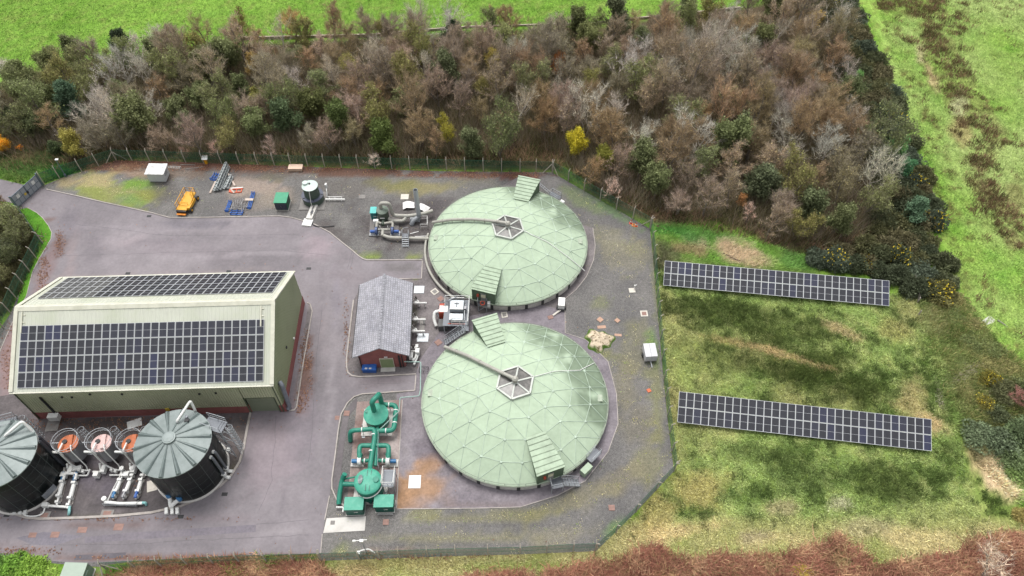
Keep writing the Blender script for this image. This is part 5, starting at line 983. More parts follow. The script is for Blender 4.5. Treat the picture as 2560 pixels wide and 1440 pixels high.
p = g(1386, 1195, 1.6); T = thing('hatch_access', 'grey steel platform and stairs at the near dome hatch door', 'steps', (p.x, p.y, 0), math.radians(12)); MB().box(.1, -.3, 1.45, 1.5, 2.0, .08).build('deck', GRATE, T); MB().rails([(-.65, .7, 1.5), (-.65, -1.3, 1.5), (.85, -1.3, 1.5)], 1.1, .035).build('handrail', STEEL, T); stair(T, (.9, -.7, 1.5), (3.1, -.6, 0), .9)
for x in (-.6, .8):
    for y in (-1.2, .6): MB().bar((x, y, 0), (x, y, 1.45), .09).build('leg', STEEL, T)
p = g(1484, 1138, 1.5); T = thing('rim_platform', 'small grey work platform with a drive box on the near dome rim', 'platform', (p.x, p.y, 0), math.radians(45)); MB().box(0, 0, 1.4, 1.9, 1.0, .1).build('deck', GRATE, T); MB().rails([(-.9, .45, 1.5), (.9, .45, 1.5), (.9, -.45, 1.5), (-.9, -.45, 1.5)], .9, .035).build('handrail', STEEL, T); MB().box(-1.9, -.5, .4, 1.5, .8, 1.0).build('drive_box', MATS['hatch_green'], T)
for x in (-.8, .8): MB().bar((x, 0, 0), (x, 0, 1.4), .1).build('leg', STEEL, T)
p = g(1388, 487, 1.5); T = thing('rim_platform', 'small grey work platform on the far dome rim near the fence corner', 'platform', (p.x, p.y, 0), math.radians(-40)); MB().box(0, 0, 1.2, 2.0, 1.0, .1).build('deck', GRATE, T); MB().rails([(-.9, .45, 1.3), (.9, .45, 1.3), (.9, -.45, 1.3), (-.9, -.45, 1.3), (-.9, .45, 1.3)], .8, .035).build('handrail', STEEL, T); MB().box(1.6, -.2, .3, .7, .6, .9).build('white_box', WHITE, T)
for x in (-.8, .8): MB().bar((x, 0, 0), (x, 0, 1.2), .1).build('leg', STEEL, T)
p = g(1360, 478); T = thing('leaning_ladder', 'light ladder lying on the slope beside the rear hatch of the far dome', 'ladder', (p.x, p.y, 0), math.radians(-35)); b = MB().bar((-1.2, -.2, 1.3), (1.2, -.2, .3), .06).bar((-1.2, .2, 1.3), (1.2, .2, .3), .06)
for k in range(7): b.bar((-1.05+k*.34, -.2, 1.24-k*.142), (-1.05+k*.34, .2, 1.24-k*.142), .04)
b.build('frame', STEEL, T)
# ------------------------------------------------------------------ stores on the gravel along the far fence
T = thing('steel_cabin', 'white painted steel cabin with rust streaked lid on the grass bank', 'cabin', g(396, 455)[:], -.02)
WC = M('cabin_white', rgb(226, 228, 230), .5, .1, var=.05, dirt=rgb(170, 170, 168), dirt_amt=.4)
MB().box(0, 1.0, .12, 2.75, 2.1, 1.75).build('body', WC, T); MB().hull([(-1.6, -.25, 1.87), (1.6, -.25, 1.87), (1.6, 2.3, 1.87), (-1.6, 2.3, 1.87)], [(-1.6, -.25, 1.97), (1.6, -.25, 1.97), (1.6, 2.3, 2.1), (-1.6, 2.3, 2.1)]).build('lid', M('cabin_lid', rgb(240, 240, 238), .5, var=.04, dirt=rgb(140, 136, 130), dirt_amt=.95, dscale=.9), T)
MB().box(-.6, -.06, .3, 1.2, .04, 1.4).build('door', WC, T); MB().box(.65, -.06, .3, 1.2, .04, 1.4).build('door', WC, T); MB().box(1.4, 1.0, .9, .06, .9, .6).build('louvre', STEEL, T)
T = thing('aluminium_ladder', 'aluminium ladder lying on leaves behind the white steel cabin', 'ladder', g(434, 419)[:], -.03); b = MB().bar((-1.2, -.22, .1), (1.2, -.22, .1), .07).bar((-1.2, .22, .1), (1.2, .22, .1), .07)
for k in range(9): b.bar((-1.1+k*.275, -.22, .1), (-1.1+k*.275, .22, .1), .05)
b.build('frame', M('bare_aluminium', rgb(206, 204, 198), .4, .4), T)
for k, (x, y, a, l) in enumerate(((470, 413, -.02, 2.6), (487, 421, .2, 3.0))): o = MB().bar((-l/2, 0, .08), (l/2, 0, .08), .1).build('scaffold_tube', DULL); o.location = g(x, y); o.rotation_euler = (0, 0, a); tag(o, ('thin grey tube lying in leaf litter, closest to the fence', 'thin grey tube lying in leaf litter, slanted one further from the fence')[k], 'tube')
p = g(517, 409); T = thing('warning_unit', 'yellow bollard unit with white panel by the far fence', 'bollard', (p.x, p.y, 0)); MB().box(0, 0, 0, .4, .4, 1.0).build('post', M('bright_yellow', rgb(240, 176, 40), .5), T); MB().hull([(-.5, -.3, 1.1), (.5, -.3, 1.1), (.5, .4, 1.4), (-.5, .4, 1.4)], [(-.5, -.3, 1.18), (.5, -.3, 1.18), (.5, .4, 1.48), (-.5, .4, 1.48)]).build('panel', WHITE, T)
# stack of galvanised beams on timber bearers
CH = M('galvanised_beam', rgb(190, 196, 196), .45, .12, var=.2, scale=4, dirt=rgb(120, 124, 122), dirt_amt=.6, dscale=2)
WOODP = M('bleached_timber', rgb(206, 190, 178), .8, var=.2, scale=2, stretch=(1, .2, 1))
a0, a1 = g(569, 418), g(546, 480)
def beam(px0, px1, z, w, h, label, mat=CH, name='steel_beam', group='galvanised beams in the stack', cat='beam'):
    a, e = g(*px0), g(*px1); c = (a+e)/2; b = MB(); a2, e2 = a-c, e-c; d = (e2-a2).normalized(); s = Vector((d.y, -d.x, 0)); up = Vector((0, 0, 1))
    if mat is CH:
        for off, ww, z0, hh in ((s*(w/2-.02), .04, z, h), (s*(-w/2+.02), .04, z, h), (s*0, w-.09, z, .05), ): b.bar(a2+off+up*(z0+hh/2), e2+off+up*(z0+hh/2), ww, hh)
        n = int((e2-a2).length/.7)
        for k in range(n+1): p = a2.lerp(e2, k/n); b.bar(p-s*(w/2-.05)+up*(z+h*.9), p+s*(w/2-.05)+up*(z+h*.9), .12, .03)
    else: b.bar(a2+up*(z+h/2), e2+up*(z+h/2), w, h)
    o = b.build(name, mat); o.location = (c.x, c.y, 0); return tag(o, label, cat, group)
bl = 'galvanised lattice beam in the long tapering stack near the fence'
for k, (x0, y0, x1, y1, z) in enumerate(((563, 421, 537, 480, .25), (569, 420, 544, 480, .25), (574, 422, 552, 478, .25), (566, 420, 541, 479, .6), (572, 421, 548, 478, .6), (570, 419, 545, 477, .95))): beam((x0, y0), (x1, y1), z, .42, .32, bl)
bs = 'short galvanised trough lying against the beam stack'
for (x0, y0, x1, y1, z) in ((577, 445, 561, 475, .2), (582, 446, 570, 474, .2), (579, 445, 566, 474, .5)): beam((x0, y0), (x1, y1), z, .45, .3, bs, CH, 'steel_trough', 'short troughs by the stack', 'trough')
beam((540, 455), (526, 484), .06, .3, .16, 'pale timber bearer at the left of the beam stack', WOODP, 'timber_bearer', None, 'timber'); beam((571, 436), (588, 466), .06, .28, .16, 'pale timber bearer sticking out right of the beam stack', WOODP, 'timber_bearer', None, 'timber'); beam((574, 470), (586, 484), .06, .25, .16, 'pale timber bearer at the tip of the beam stack', WOODP, 'timber_bearer', None, 'timber')
T = thing('road_barrier', 'orange plastic barrier lying flat by the beam stack', 'barrier', g(592, 478)[:], .1); OB = M('barrier_orange', rgb(226, 102, 66), .5); MB().bar((-.9, .4, .12), (1.0, .4, .12), .14).bar((-.9, -.4, .12), (.9, -.4, .12), .14).bar((-.8, -.4, .12), (-.8, .4, .12), .14).bar((.8, -.4, .12), (.85, .4, .12), .14).bar((0, -.4, .12), (0, .4, .12), .12).box(-1.0, .1, .02, .5, .7, .16).build('frame', OB, T); MB().bar((-.9, .62, .12), (1.0, .62, .12), .2).build('white_board', WHITE, T)
def blue_frame(px, w, h, rz, label, lean=0):
    T = thing('blue_stillage', label, 'stillage', g(*px)[:], rz); b = MB()
    for y in (-h/2, 0, h/2): b.bar((-w/2, y, .1), (w/2, y, .1), .12)
    for x in (-w/2, 0, w/2): b.bar((x, -h/2, .22), (x, h/2, .22), .1); b.bar((x, -h/2, .1), (x, -h/2, .5), .1); b.bar((x, h/2, .1), (x, h/2, .5), .1)
    b.build('frame', M('stillage_blue', rgb(44, 104, 190), .5, var=.15), T)
blue_frame((538, 444), .9, 1.5, -.25, 'small blue metal frame beside the beam stack'); blue_frame((629, 503), .5, 3.6, 0.02, 'long blue metal frame at the right of the scaffold pile'); blue_frame((572, 518), .45, 2.2, -.03, 'blue metal frame at the left of the scaffold pile'); blue_frame((593, 533), 1.9, .8, -.03, 'blue metal frame at the front of the scaffold pile')
T = thing('scaffold_pile', 'untidy pile of scaffold tubes and clips between blue frames', 'pile', g(600, 516)[:]); b = MB(); r = random.Random(5)
for k in range(34): x, y, a, l = r.uniform(-1.3, 1.3), r.uniform(-.9, 1.0), r.uniform(-.5, .5)+(0 if r.random() < .6 else 1.4), r.uniform(.8, 2.6); z = r.uniform(.06, .5); d = Vector((math.cos(a), math.sin(a), r.uniform(-.08, .08)))*l/2; b.tube([Vector((x, y, z))-d, Vector((x, y, z))+d], .035, 5)
b.build('tubes', M('scaffold_grey', rgb(178, 176, 176), .5, .3, var=.25), T); b = MB().bar((.6, 1.3, .3), (2.0, 1.25, .3), .5, .12); b.build('timber', WOODP, T)
# yellow boom trailer
T = thing('access_trailer', 'yellow trailer mounted work platform with guard rails', 'trailer', g(472, 512)[:], math.radians(-6)); Yw = M('machine_yellow', rgb(244, 180, 48), .45, var=.1, dirt=rgb(206, 150, 60), dirt_amt=.4, dscale=1.5)
MB().box(-.15, 0, .75, 1.7, 4.2, .18).build('deck', Yw, T); MB().box(.85, -.5, .5, .55, 2.4, .55).build('engine_box', Yw, T); MB().rails([(-.95, -1.9, .93), (-.95, 2.05, .93), (.65, 2.05, .93), (.65, .6, .93)], 1.0, .05, post=.9).build('guard_rail', Yw, T); MB().rails([(-.95, -1.0, .93), (.6, -1.0, .93)], .6, .05).build('gate', Yw, T)
MB().box(-.1, -2.3, .45, 1.6, .25, .45).build('bumper', BLACK, T); MB().box(-.1, -2.6, .35, 1.5, .35, .14).build('outrigger', M('machine_orange', rgb(238, 146, 40), .5), T)
for (x, y) in ((1.15, -1.5), (1.15, 1.2), (-1.1, -1.5), (-1.1, 1.2)):
    w = MB().tube([(x-.13, y, .42), (x+.13, y, .42)], .42, 16).build('wheel', BLACK, T); MB().tube([(x-.15, y, .42), (x+.15, y, .42)], .2, 10).build('rim', Yw, w)
MB().tube(bend([(.9, -1.0, 1.05), (.9, .5, 1.3), (.5, 1.5, 1.2)], .3), .09, 7).build('boom', Yw, T)
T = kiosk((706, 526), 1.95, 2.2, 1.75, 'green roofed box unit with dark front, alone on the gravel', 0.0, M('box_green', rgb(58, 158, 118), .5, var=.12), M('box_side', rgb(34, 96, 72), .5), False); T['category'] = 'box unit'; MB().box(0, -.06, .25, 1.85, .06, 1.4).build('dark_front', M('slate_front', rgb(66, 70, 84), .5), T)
T = thing('timber_crate', 'pale timber crate against the far fence', 'crate', g(740, 427)[:]); PN = M('raw_timber', rgb(226, 196, 170), .8, var=.1, scale=3); MB().box(0, .3, .1, 2.3, 1.1, .55).build('sides', PN, T); MB().box(0, .3, .65, 2.4, 1.2, .06).build('lid', M('raw_timber_lid', rgb(236, 206, 184), .8, var=.08), T)
# small lidded tank
T = thing('settling_tank', 'small dark green tank with pale lid and skirt ring on a slab', 'tank', g(785, 501)[:]); q = at_(T); DG = M('deep_green', rgb(82, 98, 86), .5, var=.15); MB().box(0, -.2, .03, 4.2, 4.2, .12).build('slab', MATS['dark_slab'] if 0 else DULL, T)
MB().lathe(0, 0, [(1.7, .15), (1.7, 1.25)], 30).build('lower_drum', DG, T); MB().lathe(0, 0, [(1.78, 1.2), (1.78, 1.35), (1.25, 1.36)], 30).build('skirt_ring', M('ring_slate', rgb(92, 97, 114), .5), T); b = MB()
for k in range(10): a = 2*PI*k/10; MB().box(1.55*math.cos(a), 1.55*math.sin(a), 1.36, .3, .14, .06, a).build('lifting_lug', BLACK, T) if k % 2 == 0 else None
MB().lathe(0, 0, [(1.25, 1.3), (1.22, 3.3)], 28).build('upper_drum', DG, T); MB().lathe(0, 0, [(1.3, 3.28), (1.3, 3.36), (.2, 3.55), (0, 3.55)], 28).build('lid', M('pale_lid', rgb(206, 222, 214), .4, var=.05, dirt=rgb(160, 180, 170), dirt_amt=.3), T); MB().cyl(-.75, .35, 3.35, 3.75, .45, seg=16).build('access_cap', M('pale_lid', (0, 0, 0)), T); MB().cyl(-.05, .2, 3.5, 3.7, .16, seg=10).build('vent', BLACK, T)
MB().tube([(.1, -1.3, 3.2), (.05, -1.75, 1.3), (.05, -1.8, .2)], .05, 5).build('cable', WHITE, T); b = MB().bar((2.0, -.2, .45), (5.2, -.2, .45), .2).bar((2.3, .3, .5), (4.7, .3, .5), .1).tube(bend([(2.2, .4, .5), (2.2, .9, 1.4), (2.1, 1.6, 1.5)], .2), .09, 6).box(2.1, 1.6, 1.4, .3, .5, .8)
for x in (2.6, 3.5, 4.6): b.bar((x, -.2, 0), (x, .3, .5), .08)
b.build('outlet_pipework', WHITE, T)
T = thing('chute_box', 'long white box chute lying below the small lidded tank', 'chute', g(781, 534)[:], -.12); MB().box(0, 0, 0, 1.1, 3.4, .55, 0, .08).build('body', M('chute_white', rgb(222, 220, 214), .5, var=.1, dirt=rgb(140, 120, 100), dirt_amt=.5, dscale=1.2), T); MB().box(-.1, -2.2, 0, 1.5, 1.5, .3).build('foot', WHITE, T); MB().tube(bend([(.1, 1.2, .6), (0, .3, .8), (.3, -.5, .6)], .3), .06, 6).box(.1, -.2, .55, .35, .6, .12).build('fittings', MATS['dark_steel'], T)
o = tag(MB().tube(bend([g(778, 535, .6), g(777, 552, .1), g(784, 564, .1), g(796, 567, .1), g(815, 567, .1), g(836, 565, .1)], .8), .1, 7).build('rubber_hose', BLACK), 'black hose trailing from the white chute onto the gravel', 'hose')
# ------------------------------------------------------------------ right hand yard
T = thing('tow_trailer', 'little white box trailer with tow arm beside the far dome', 'trailer', g(1403, 768)[:], -.1); MB().box(0, .1, .4, .95, 1.5, .85).build('box', WHITE, T); MB().box(0, 0, .3, 1.1, 1.8, .1).build('chassis', BLACK, T); MB().bar((-.1, -.8, .35), (-1.1, -1.7, .12), .26, .12).build('tow_arm', LIME, T)
for s in (-.62, .62): MB().tube([(s-.08, -.3, .28), (s+.08, -.3, .28)], .28, 12).build('wheel', BLACK, T)
T = thing('box_trailer', 'white closed box trailer parked by the long side fence', 'trailer', g(1622, 890)[:], .06); MB().box(-.42, 0, .45, .8, 2.2, 1.1).build('lid', M('trailer_white', rgb(214, 214, 216), .4, var=.06), T); MB().box(.42, 0, .45, .82, 2.2, 1.12).build('lid', MATS['trailer_white'], T); MB().box(0, 0, .36, 1.7, 2.3, .09).build('chassis', DULL, T); MB().bar((0, -1.1, .4), (.05, -2.1, .3), .1).build('drawbar', STEEL, T)
for s in (-.92, .92): MB().tube([(s-.09, 0, .3), (s+.09, 0, .3)], .3, 12).build('wheel', BLACK, T)
plate((1610, 785), 1.05, 1.05, 'white framed red square manhole near the long side fence', TERRA, frame=LIME, name='manhole_cover', rz=.03); plate((1580, 727), .95, .85, 'pale square plinth with a standpipe in the gravel', LIME, 'plinth', rz=.05, name='plinth')
o = tag(MB().tube(bend([(0, 0, 0), (0, 0, .9), (.3, .2, .9)], .2), .06, 6).box(0, 0, .8, .16, .16, .25).build('standpipe', WHITE), 'thin white standpipe on the pale square plinth', 'standpipe'); o.location = g(1585, 724); 
ORG = M('terracotta_slab', rgb(196, 160, 138), .85, var=.15, scale=3)
plate((1500, 800), .75, .75, 'diamond terracotta slab directly above the sand heap', ORG, 'slab', .75, 'stone_slab'); plate((1543, 802), .62, .62, 'diamond terracotta slab further right above the sand heap', ORG, 'slab', .75, 'stone_slab'); plate((1504, 818), 1.2, .5, 'flat orange sand smear touching the heap', ORG, 'slab', .1, 'stone_slab', t=.02); plate((1545, 838), 1.0, .4, 'flat orange slab right of the sand heap', ORG, 'slab', -.1, 'stone_slab', t=.02)
plate((1622, 977), .5, .5, 'round orange red marker disc near the long side fence', M('orange_marker', rgb(224, 118, 78), .7), 'marker', .4, 'marker_disc'); plate((1529, 1270), .75, .7, 'reddish square lid in the gravel near the slanting south fence', TERRA, name='square_cover')
def cone(px, label): T = thing('traffic_cone', label, 'cone', g(*px)[:]); MB().lathe(0, 0, [(.2, .04), (.04, .75)], 14).build('cone', M('cone_orange', rgb(226, 84, 50), .5), T); MB().box(0, 0, 0, .5, .5, .05).build('base', MATS['cone_orange'], T); MB().lathe(0, 0, [(.155, .3), (.105, .5)], 14).build('white_band', WHITE, T)
cone((1577, 558), 'orange traffic cone at the fence, left of the pair'); cone((1590, 565), 'orange traffic cone at the fence, right of the pair')
o = tag(MB().ring(0, 0, .1, .26, .08, 16, 7).build('orange_ring', M('ring_orange', rgb(236, 150, 60), .5)), 'small orange ring lying between the two cones', 'ring'); o.location = g(1584, 564)
# sand heap
n, m = 30, 60; V, F, TC = [], [], []; p = g(1497, 852); r_ = random.Random(2)
for i in range(n+1):
    for j in range(m):
        a = 2*PI*j/m; t = i/n; R0 = 2.0+.3*math.sin(3*a+1)+.2*math.sin(7*a); x, y = R0*t*math.cos(a), R0*t*math.sin(a)*.95
        nz = float(fbm(np.array([x*1.5+50]), np.array([y*1.5+20]), 120)[0]); n2_ = float(fbm(np.array([x*4+9]), np.array([y*4]), 125)[0]); z = 1.1*(1-t**1.6)*(.6+.8*nz)+.12*n2_*(1-t)-.01
        V.append((x, y, z)); g_ = min(1, max(0, (t-.68)*5+(nz-.5)*3)); c = A(226, 208, 182)*(.9+.2*n2_)
        if n2_ > .66: c = A(120, 106, 74)
        TC.append(c*(1-g_)+A(88, 118, 48)*g_)
for i in range(n):
    for j in range(m): F.append((i*m+j, i*m+(j+1) % m, (i+1)*m+(j+1) % m, (i+1)*m+j))
me = bpy.data.meshes.new('sand_heap'); me.from_pydata(V, [], F); set_tint(me, np.array(TC)); me.polygons.foreach_set('use_smooth', [True]*len(me.polygons)); me.materials.append(M_attr('sand', scale=6, var=.2, bump=.6)); o = link('sand_heap', me); o.location = (p.x, p.y, .03); tag(o, 'heap of pale sand ringed with weeds in the gravel', 'heap')
# ------------------------------------------------------------------ gate, posts, outlying bits
pa, pb_ = g(44, 521), g(108, 463); c = (pa+pb_)/2; rz = math.atan2(pb_.y-pa.y, pb_.x-pa.x); L_ = (pb_-pa).length
T = thing('entrance_gate', 'tall grey double leaf steel gate across the access road', 'gate', (c.x, c.y, 0), rz); GT = M('gate_grey', rgb(112, 126, 138), .5, .2, var=.1)
for s in (-1, 1): MB().box(s*L_/2, 0, 0, .22, .22, 2.7).build('gate_post', GT, T)
gsheet = M('gate_mesh', rgb(176, 182, 188), .5, .2, var=.12, scale=.6)
for s in (-1, 1):
    x0, x1 = s*.06, s*(L_/2-.2); lf = MB()
    for z in (.15, 1.25, 2.4): lf.bar((x0, 0, z), (x1, 0, z), .09)
    for t in (0, .33, .66, 1): x = x0+(x1-x0)*t; lf.bar((x, 0, .15), (x, 0, 2.4), .08)
    lf = lf.build('gate_leaf', GT, T); MB().box((x0+x1)/2, .0, .2, abs(x1-x0)-.1, .03, 2.15).build('infill', gsheet, lf)
    MB().box((x0+x1)/2+s*.3, -.06, 1.35, .55, .03, .7).build('sign_board', WHITE, lf)
MB().box(-.5, -.09, .9, .4, .04, .4).build('warning_sign', MATS['sign_yellow'], T); MB().box(.0, -.12, .9, .3, .12, .35).build('lock_box', BLACK, T); MB().box(0, .0, 0, .1, .14, 2.6).build('meeting_stile', GT, T)
def lamp(px, h, label, rz=0):
    T = thing('lamp_post', label, 'lamp', g(*px)[:], rz); MB().tube([(0, 0, 0), (0, 0, h)], [.09, .06], 8).build('pole', GT, T); MB().box(.1, .15, h, .5, .35, .14).build('lamp_head', WHITE, T); MB().box(0, 0, 0, .3, .3, .5).build('base', GT, T)
lamp((165, 441), 3.6, 'grey lamp post on the grass bank beside the gate')
T = thing('weather_mast', 'slim mast with cross arms by the south fence', 'mast', g(917, 1382)[:]); MB().tube([(0, 0, 0), (0, 0, 4.0)], .06, 7).build('pole', STEEL, T); MB().bar((-.9, 0, 3.9), (.6, .1, 4.0), .07).box(0, 0, 3.85, .4, .3, .2).bar((-1.0, 0, 3.85), (-.7, 0, 3.95), .2).build('cross_arm', WHITE, T); MB().tube(bend([(-.6, -.1, 1.0), (.4, .1, 1.1), (1.1, -.3, .8)], .3), .07, 6).box(-.8, -.3, .7, .4, .4, .3).build('side_arms', WHITE, T)
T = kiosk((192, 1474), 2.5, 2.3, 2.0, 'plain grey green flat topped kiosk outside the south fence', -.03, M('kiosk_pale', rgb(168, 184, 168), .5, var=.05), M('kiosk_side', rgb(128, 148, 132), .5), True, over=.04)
# field boundary wall at the top, old timbers, post and rail
SW = M('dry_stone', rgb(176, 164, 146), .9, var=.35, scale=4, bump=.8)
for pts, l in (([(600, 98), (760, 94), (930, 90), (1060, 78), (1180, 70), (1330, 66), (1480, 62), (1600, 48), (1720, 36), (1850, 22)], 'low pale field wall along the far edge of the wood'), ([(2020, 5), (2060, 2), (2100, -8)], 'short pale wall end where the gorse begins')):
    b = MB(); ribbon(b, [g(*p) for p in pts], .35, -.3, .5); tag(b.build('field_wall', SW), l, 'wall')
T = thing('wooden_fence', 'weathered post and rail fence at the meadow end by the gorse', 'fence', g(2290, 745)[:]); q = at_(T); ln = [q(2280, 702), q(2286, 728), q(2292, 758), q(2294, 790)]; WW = M('weathered_wood', rgb(168, 160, 150), .9, var=.25)
for p in ln: MB().bar((p.x, p.y, 0), (p.x, p.y, 1.3), .14).build('post', WW, T)
for z in (.3, .55, .8, 1.1): MB().bar(ln[0]+Vector((.08, 0, z)), ln[2]+Vector((.08, 0, z)), .05, .12).build('rail', WW, T)
for k, (x, y, a) in enumerate(((2466, 802, .55), (2471, 806, .55), (2476, 810, .55))): pass
T = thing('old_door', 'bleached wooden boards lying flat in the pasture', 'boards', g(2470, 806)[:], .55); 
for k in range(4): MB().bar((-1.1, -.5+k*.33, .15), (1.1, -.5+k*.33, .15), .28, .05).build('board', M('bleached_board', rgb(206, 204, 194), .9, var=.2), T)
MB().bar((-.9, -.6, .08), (-.9, .6, .08), .1).bar((.9, -.6, .08), (.9, .6, .08), .1).build('batten', WW, T)
o = tag(MB().tube([g(2494, 800, .4), g(2512, 812, .25), g(2527, 828, .15), g(2524, 845, .15), g(2520, 860, .15)], .09, 5).build('fallen_branch', WW), 'pale fallen branch trailing from the bleached boards', 'branch')
for k, (x, y, a, l, z) in enumerate(((2510, 826, -.7, 3.2, .15), (2524, 848, 1.3, 2.0, .15))): pass
bank = [(1640, 565), (1690, 590), (1760, 612), (1800, 632), (1850, 655)]
o = MB(); ribbon(o, [g(*p) for p in bank], .22, -.1, .22); tag(o.build('timber_edging', M('dark_edging', rgb(104, 84, 66), .9, var=.3)), 'dark low edging board curving through the rough grass above the panels', 'edging')
# ------------------------------------------------------------------ perimeter fence: chain link on cranked concrete posts
chain = bpy.data.materials.new('chain_link'); chain.use_nodes = True; nt = chain.node_tree; N, L = nt.nodes, nt.links; pb = N['Principled BSDF']
pb.inputs['Base Color'].default_value = (*rgb(26, 92, 66), 1); pb.inputs['Roughness'].default_value = .5
uv = N.new('ShaderNodeUVMap'); sxy = N.new('ShaderNodeSeparateXYZ'); L.new(uv.outputs[0], sxy.inputs[0]); acc = None
for sg in (1, -1):
    m1 = N.new('ShaderNodeMath'); m1.operation = 'MULTIPLY_ADD'; m1.inputs[1].default_value = sg; L.new(sxy.outputs['Y'], m1.inputs[0]); L.new(sxy.outputs['X'], m1.inputs[2])
    o_ = frac_line.__globals__['N']; f = N.new('ShaderNodeMath'); f.operation = 'ADD'; f.inputs[1].default_value = 100; L.new(m1.outputs[0], f.inputs[0])
    d = N.new('ShaderNodeMath'); d.operation = 'MODULO'; d.inputs[1].default_value = .075; L.new(f.outputs[0], d.inputs[0]); c_ = N.new('ShaderNodeMath'); c_.operation = 'LESS_THAN'; c_.inputs[1].default_value = .02; L.new(d.outputs[0], c_.inputs[0])
    if acc is None: acc = c_.outputs[0]
    else: mxx = N.new('ShaderNodeMath'); mxx.operation = 'MAXIMUM'; L.new(acc, mxx.inputs[0]); L.new(c_.outputs[0], mxx.inputs[1]); acc = mxx.outputs[0]
L.new(acc, pb.inputs['Alpha'])
PC = M('post_concrete', rgb(186, 178, 164), .9, var=.15)
def fence(label, px, step=3.0, h=2.4, crank=1, braces=()):
    pts = [g(*p) for p in px]; c = sum(pts, Vector())/len(pts); T = thing('chain_link_fence', label, 'fence', (c.x, c.y, 0)); pts = [p-c for p in pts]
    V, F, U = [], [], []; run = 0
    for a, e in zip(pts, pts[1:]):
        l = (e-a).length; n = len(V); V += [(a.x, a.y, .03), (e.x, e.y, .03), (e.x, e.y, h), (a.x, a.y, h)]; F.append((n, n+1, n+2, n+3)); U += [(run, 0), (run+l, 0), (run+l, h), (run, h)]; run += l
    me = bpy.data.meshes.new('mesh_panel'); me.from_pydata(V, [], F); uvl = me.uv_layers.new(name='UVMap')
    for k, u in enumerate(U): uvl.data[k].uv = u
    me.materials.append(chain); mo = link('mesh_panel', me, T)
    b = MB()
    for z in (h, h*.5): b.tube([p+Vector((0, 0, z)) for p in pts], .022, 4)
    b.build('line_wire', M('green_wire', rgb(44, 104, 80), .5), mo)
    pm_ = MB().bar((0, 0, 0), (0, 0, h), .13).bar((0, 0, h), (0, .3*crank, h+.38), .1, .08).mesh('post', PC)
    for a, e in zip(pts, pts[1:]):
        l = (e-a).length; k = max(1, round(l/step)); rz = math.atan2(e.y-a.y, e.x-a.x)
        for i in range(k): p = a.lerp(e, i/k); o = link('post', pm_, T, p, rz)
    link('post', pm_, T, pts[-1], rz)
    for (i, dx) in braces:
        p = pts[i]; 
        for d in dx: MB().bar((p.x, p.y, 2.0), (p.x+d[0], p.y+d[1], .05), .11).build('brace', PC, T)
    return T
fence('green chain link fence along the foot of the wood, the long straight run', [(112, 461), (150, 446), (205, 429), (247, 415), (291, 401), (331, 402.4), (645, 413), (980, 422), (1300, 430), (1380, 431)], braces=[(4, [(-1.5, -.8), (1.8, .1)]), (9, [(-1.6, -.2), (1.0, -1.0)])])
fence('green chain link fence slanting from the wood corner past the cones', [(1382, 432), (1500, 501), (1624, 571)], braces=[(2, [(-1.2, .7)])])
fence('green chain link fence on the long side between gravel yard and panels', [(1626, 573), (1633, 640), (1641, 745), (1650, 850), (1659, 950), (1668, 1040), (1685, 1176)])
fence('green chain link fence cutting the south east corner of the yard', [(1684, 1179), (1640, 1226), (1590, 1280), (1540, 1332), (1490, 1377)])
fence('green chain link fence on the south side between gravel and bracken', [(1487, 1377), (1432, 1378.5), (1300, 1386), (1140, 1389.5), (1000, 1394), (900, 1399), (806, 1401)], crank=-1)
fence('green chain link fence on the south side along the road', [(803, 1401.5), (600, 1407), (341, 1421), (268, 1425)], crank=-1, braces=[(3, [(1.6, .0), (0, -1.2)])])
fence('green chain link fence beside the bright verge below the gate', [(44, 522), (75, 562), (105, 607)], crank=-1)
fence('green chain link fence running down the left side behind the building', [(108, 609), (91, 646), (75, 679), (59, 711), (42, 747), (27, 783), (11, 822), (-20, 890)], crank=-1, braces=[(0, [(-.4, 1.4)])])
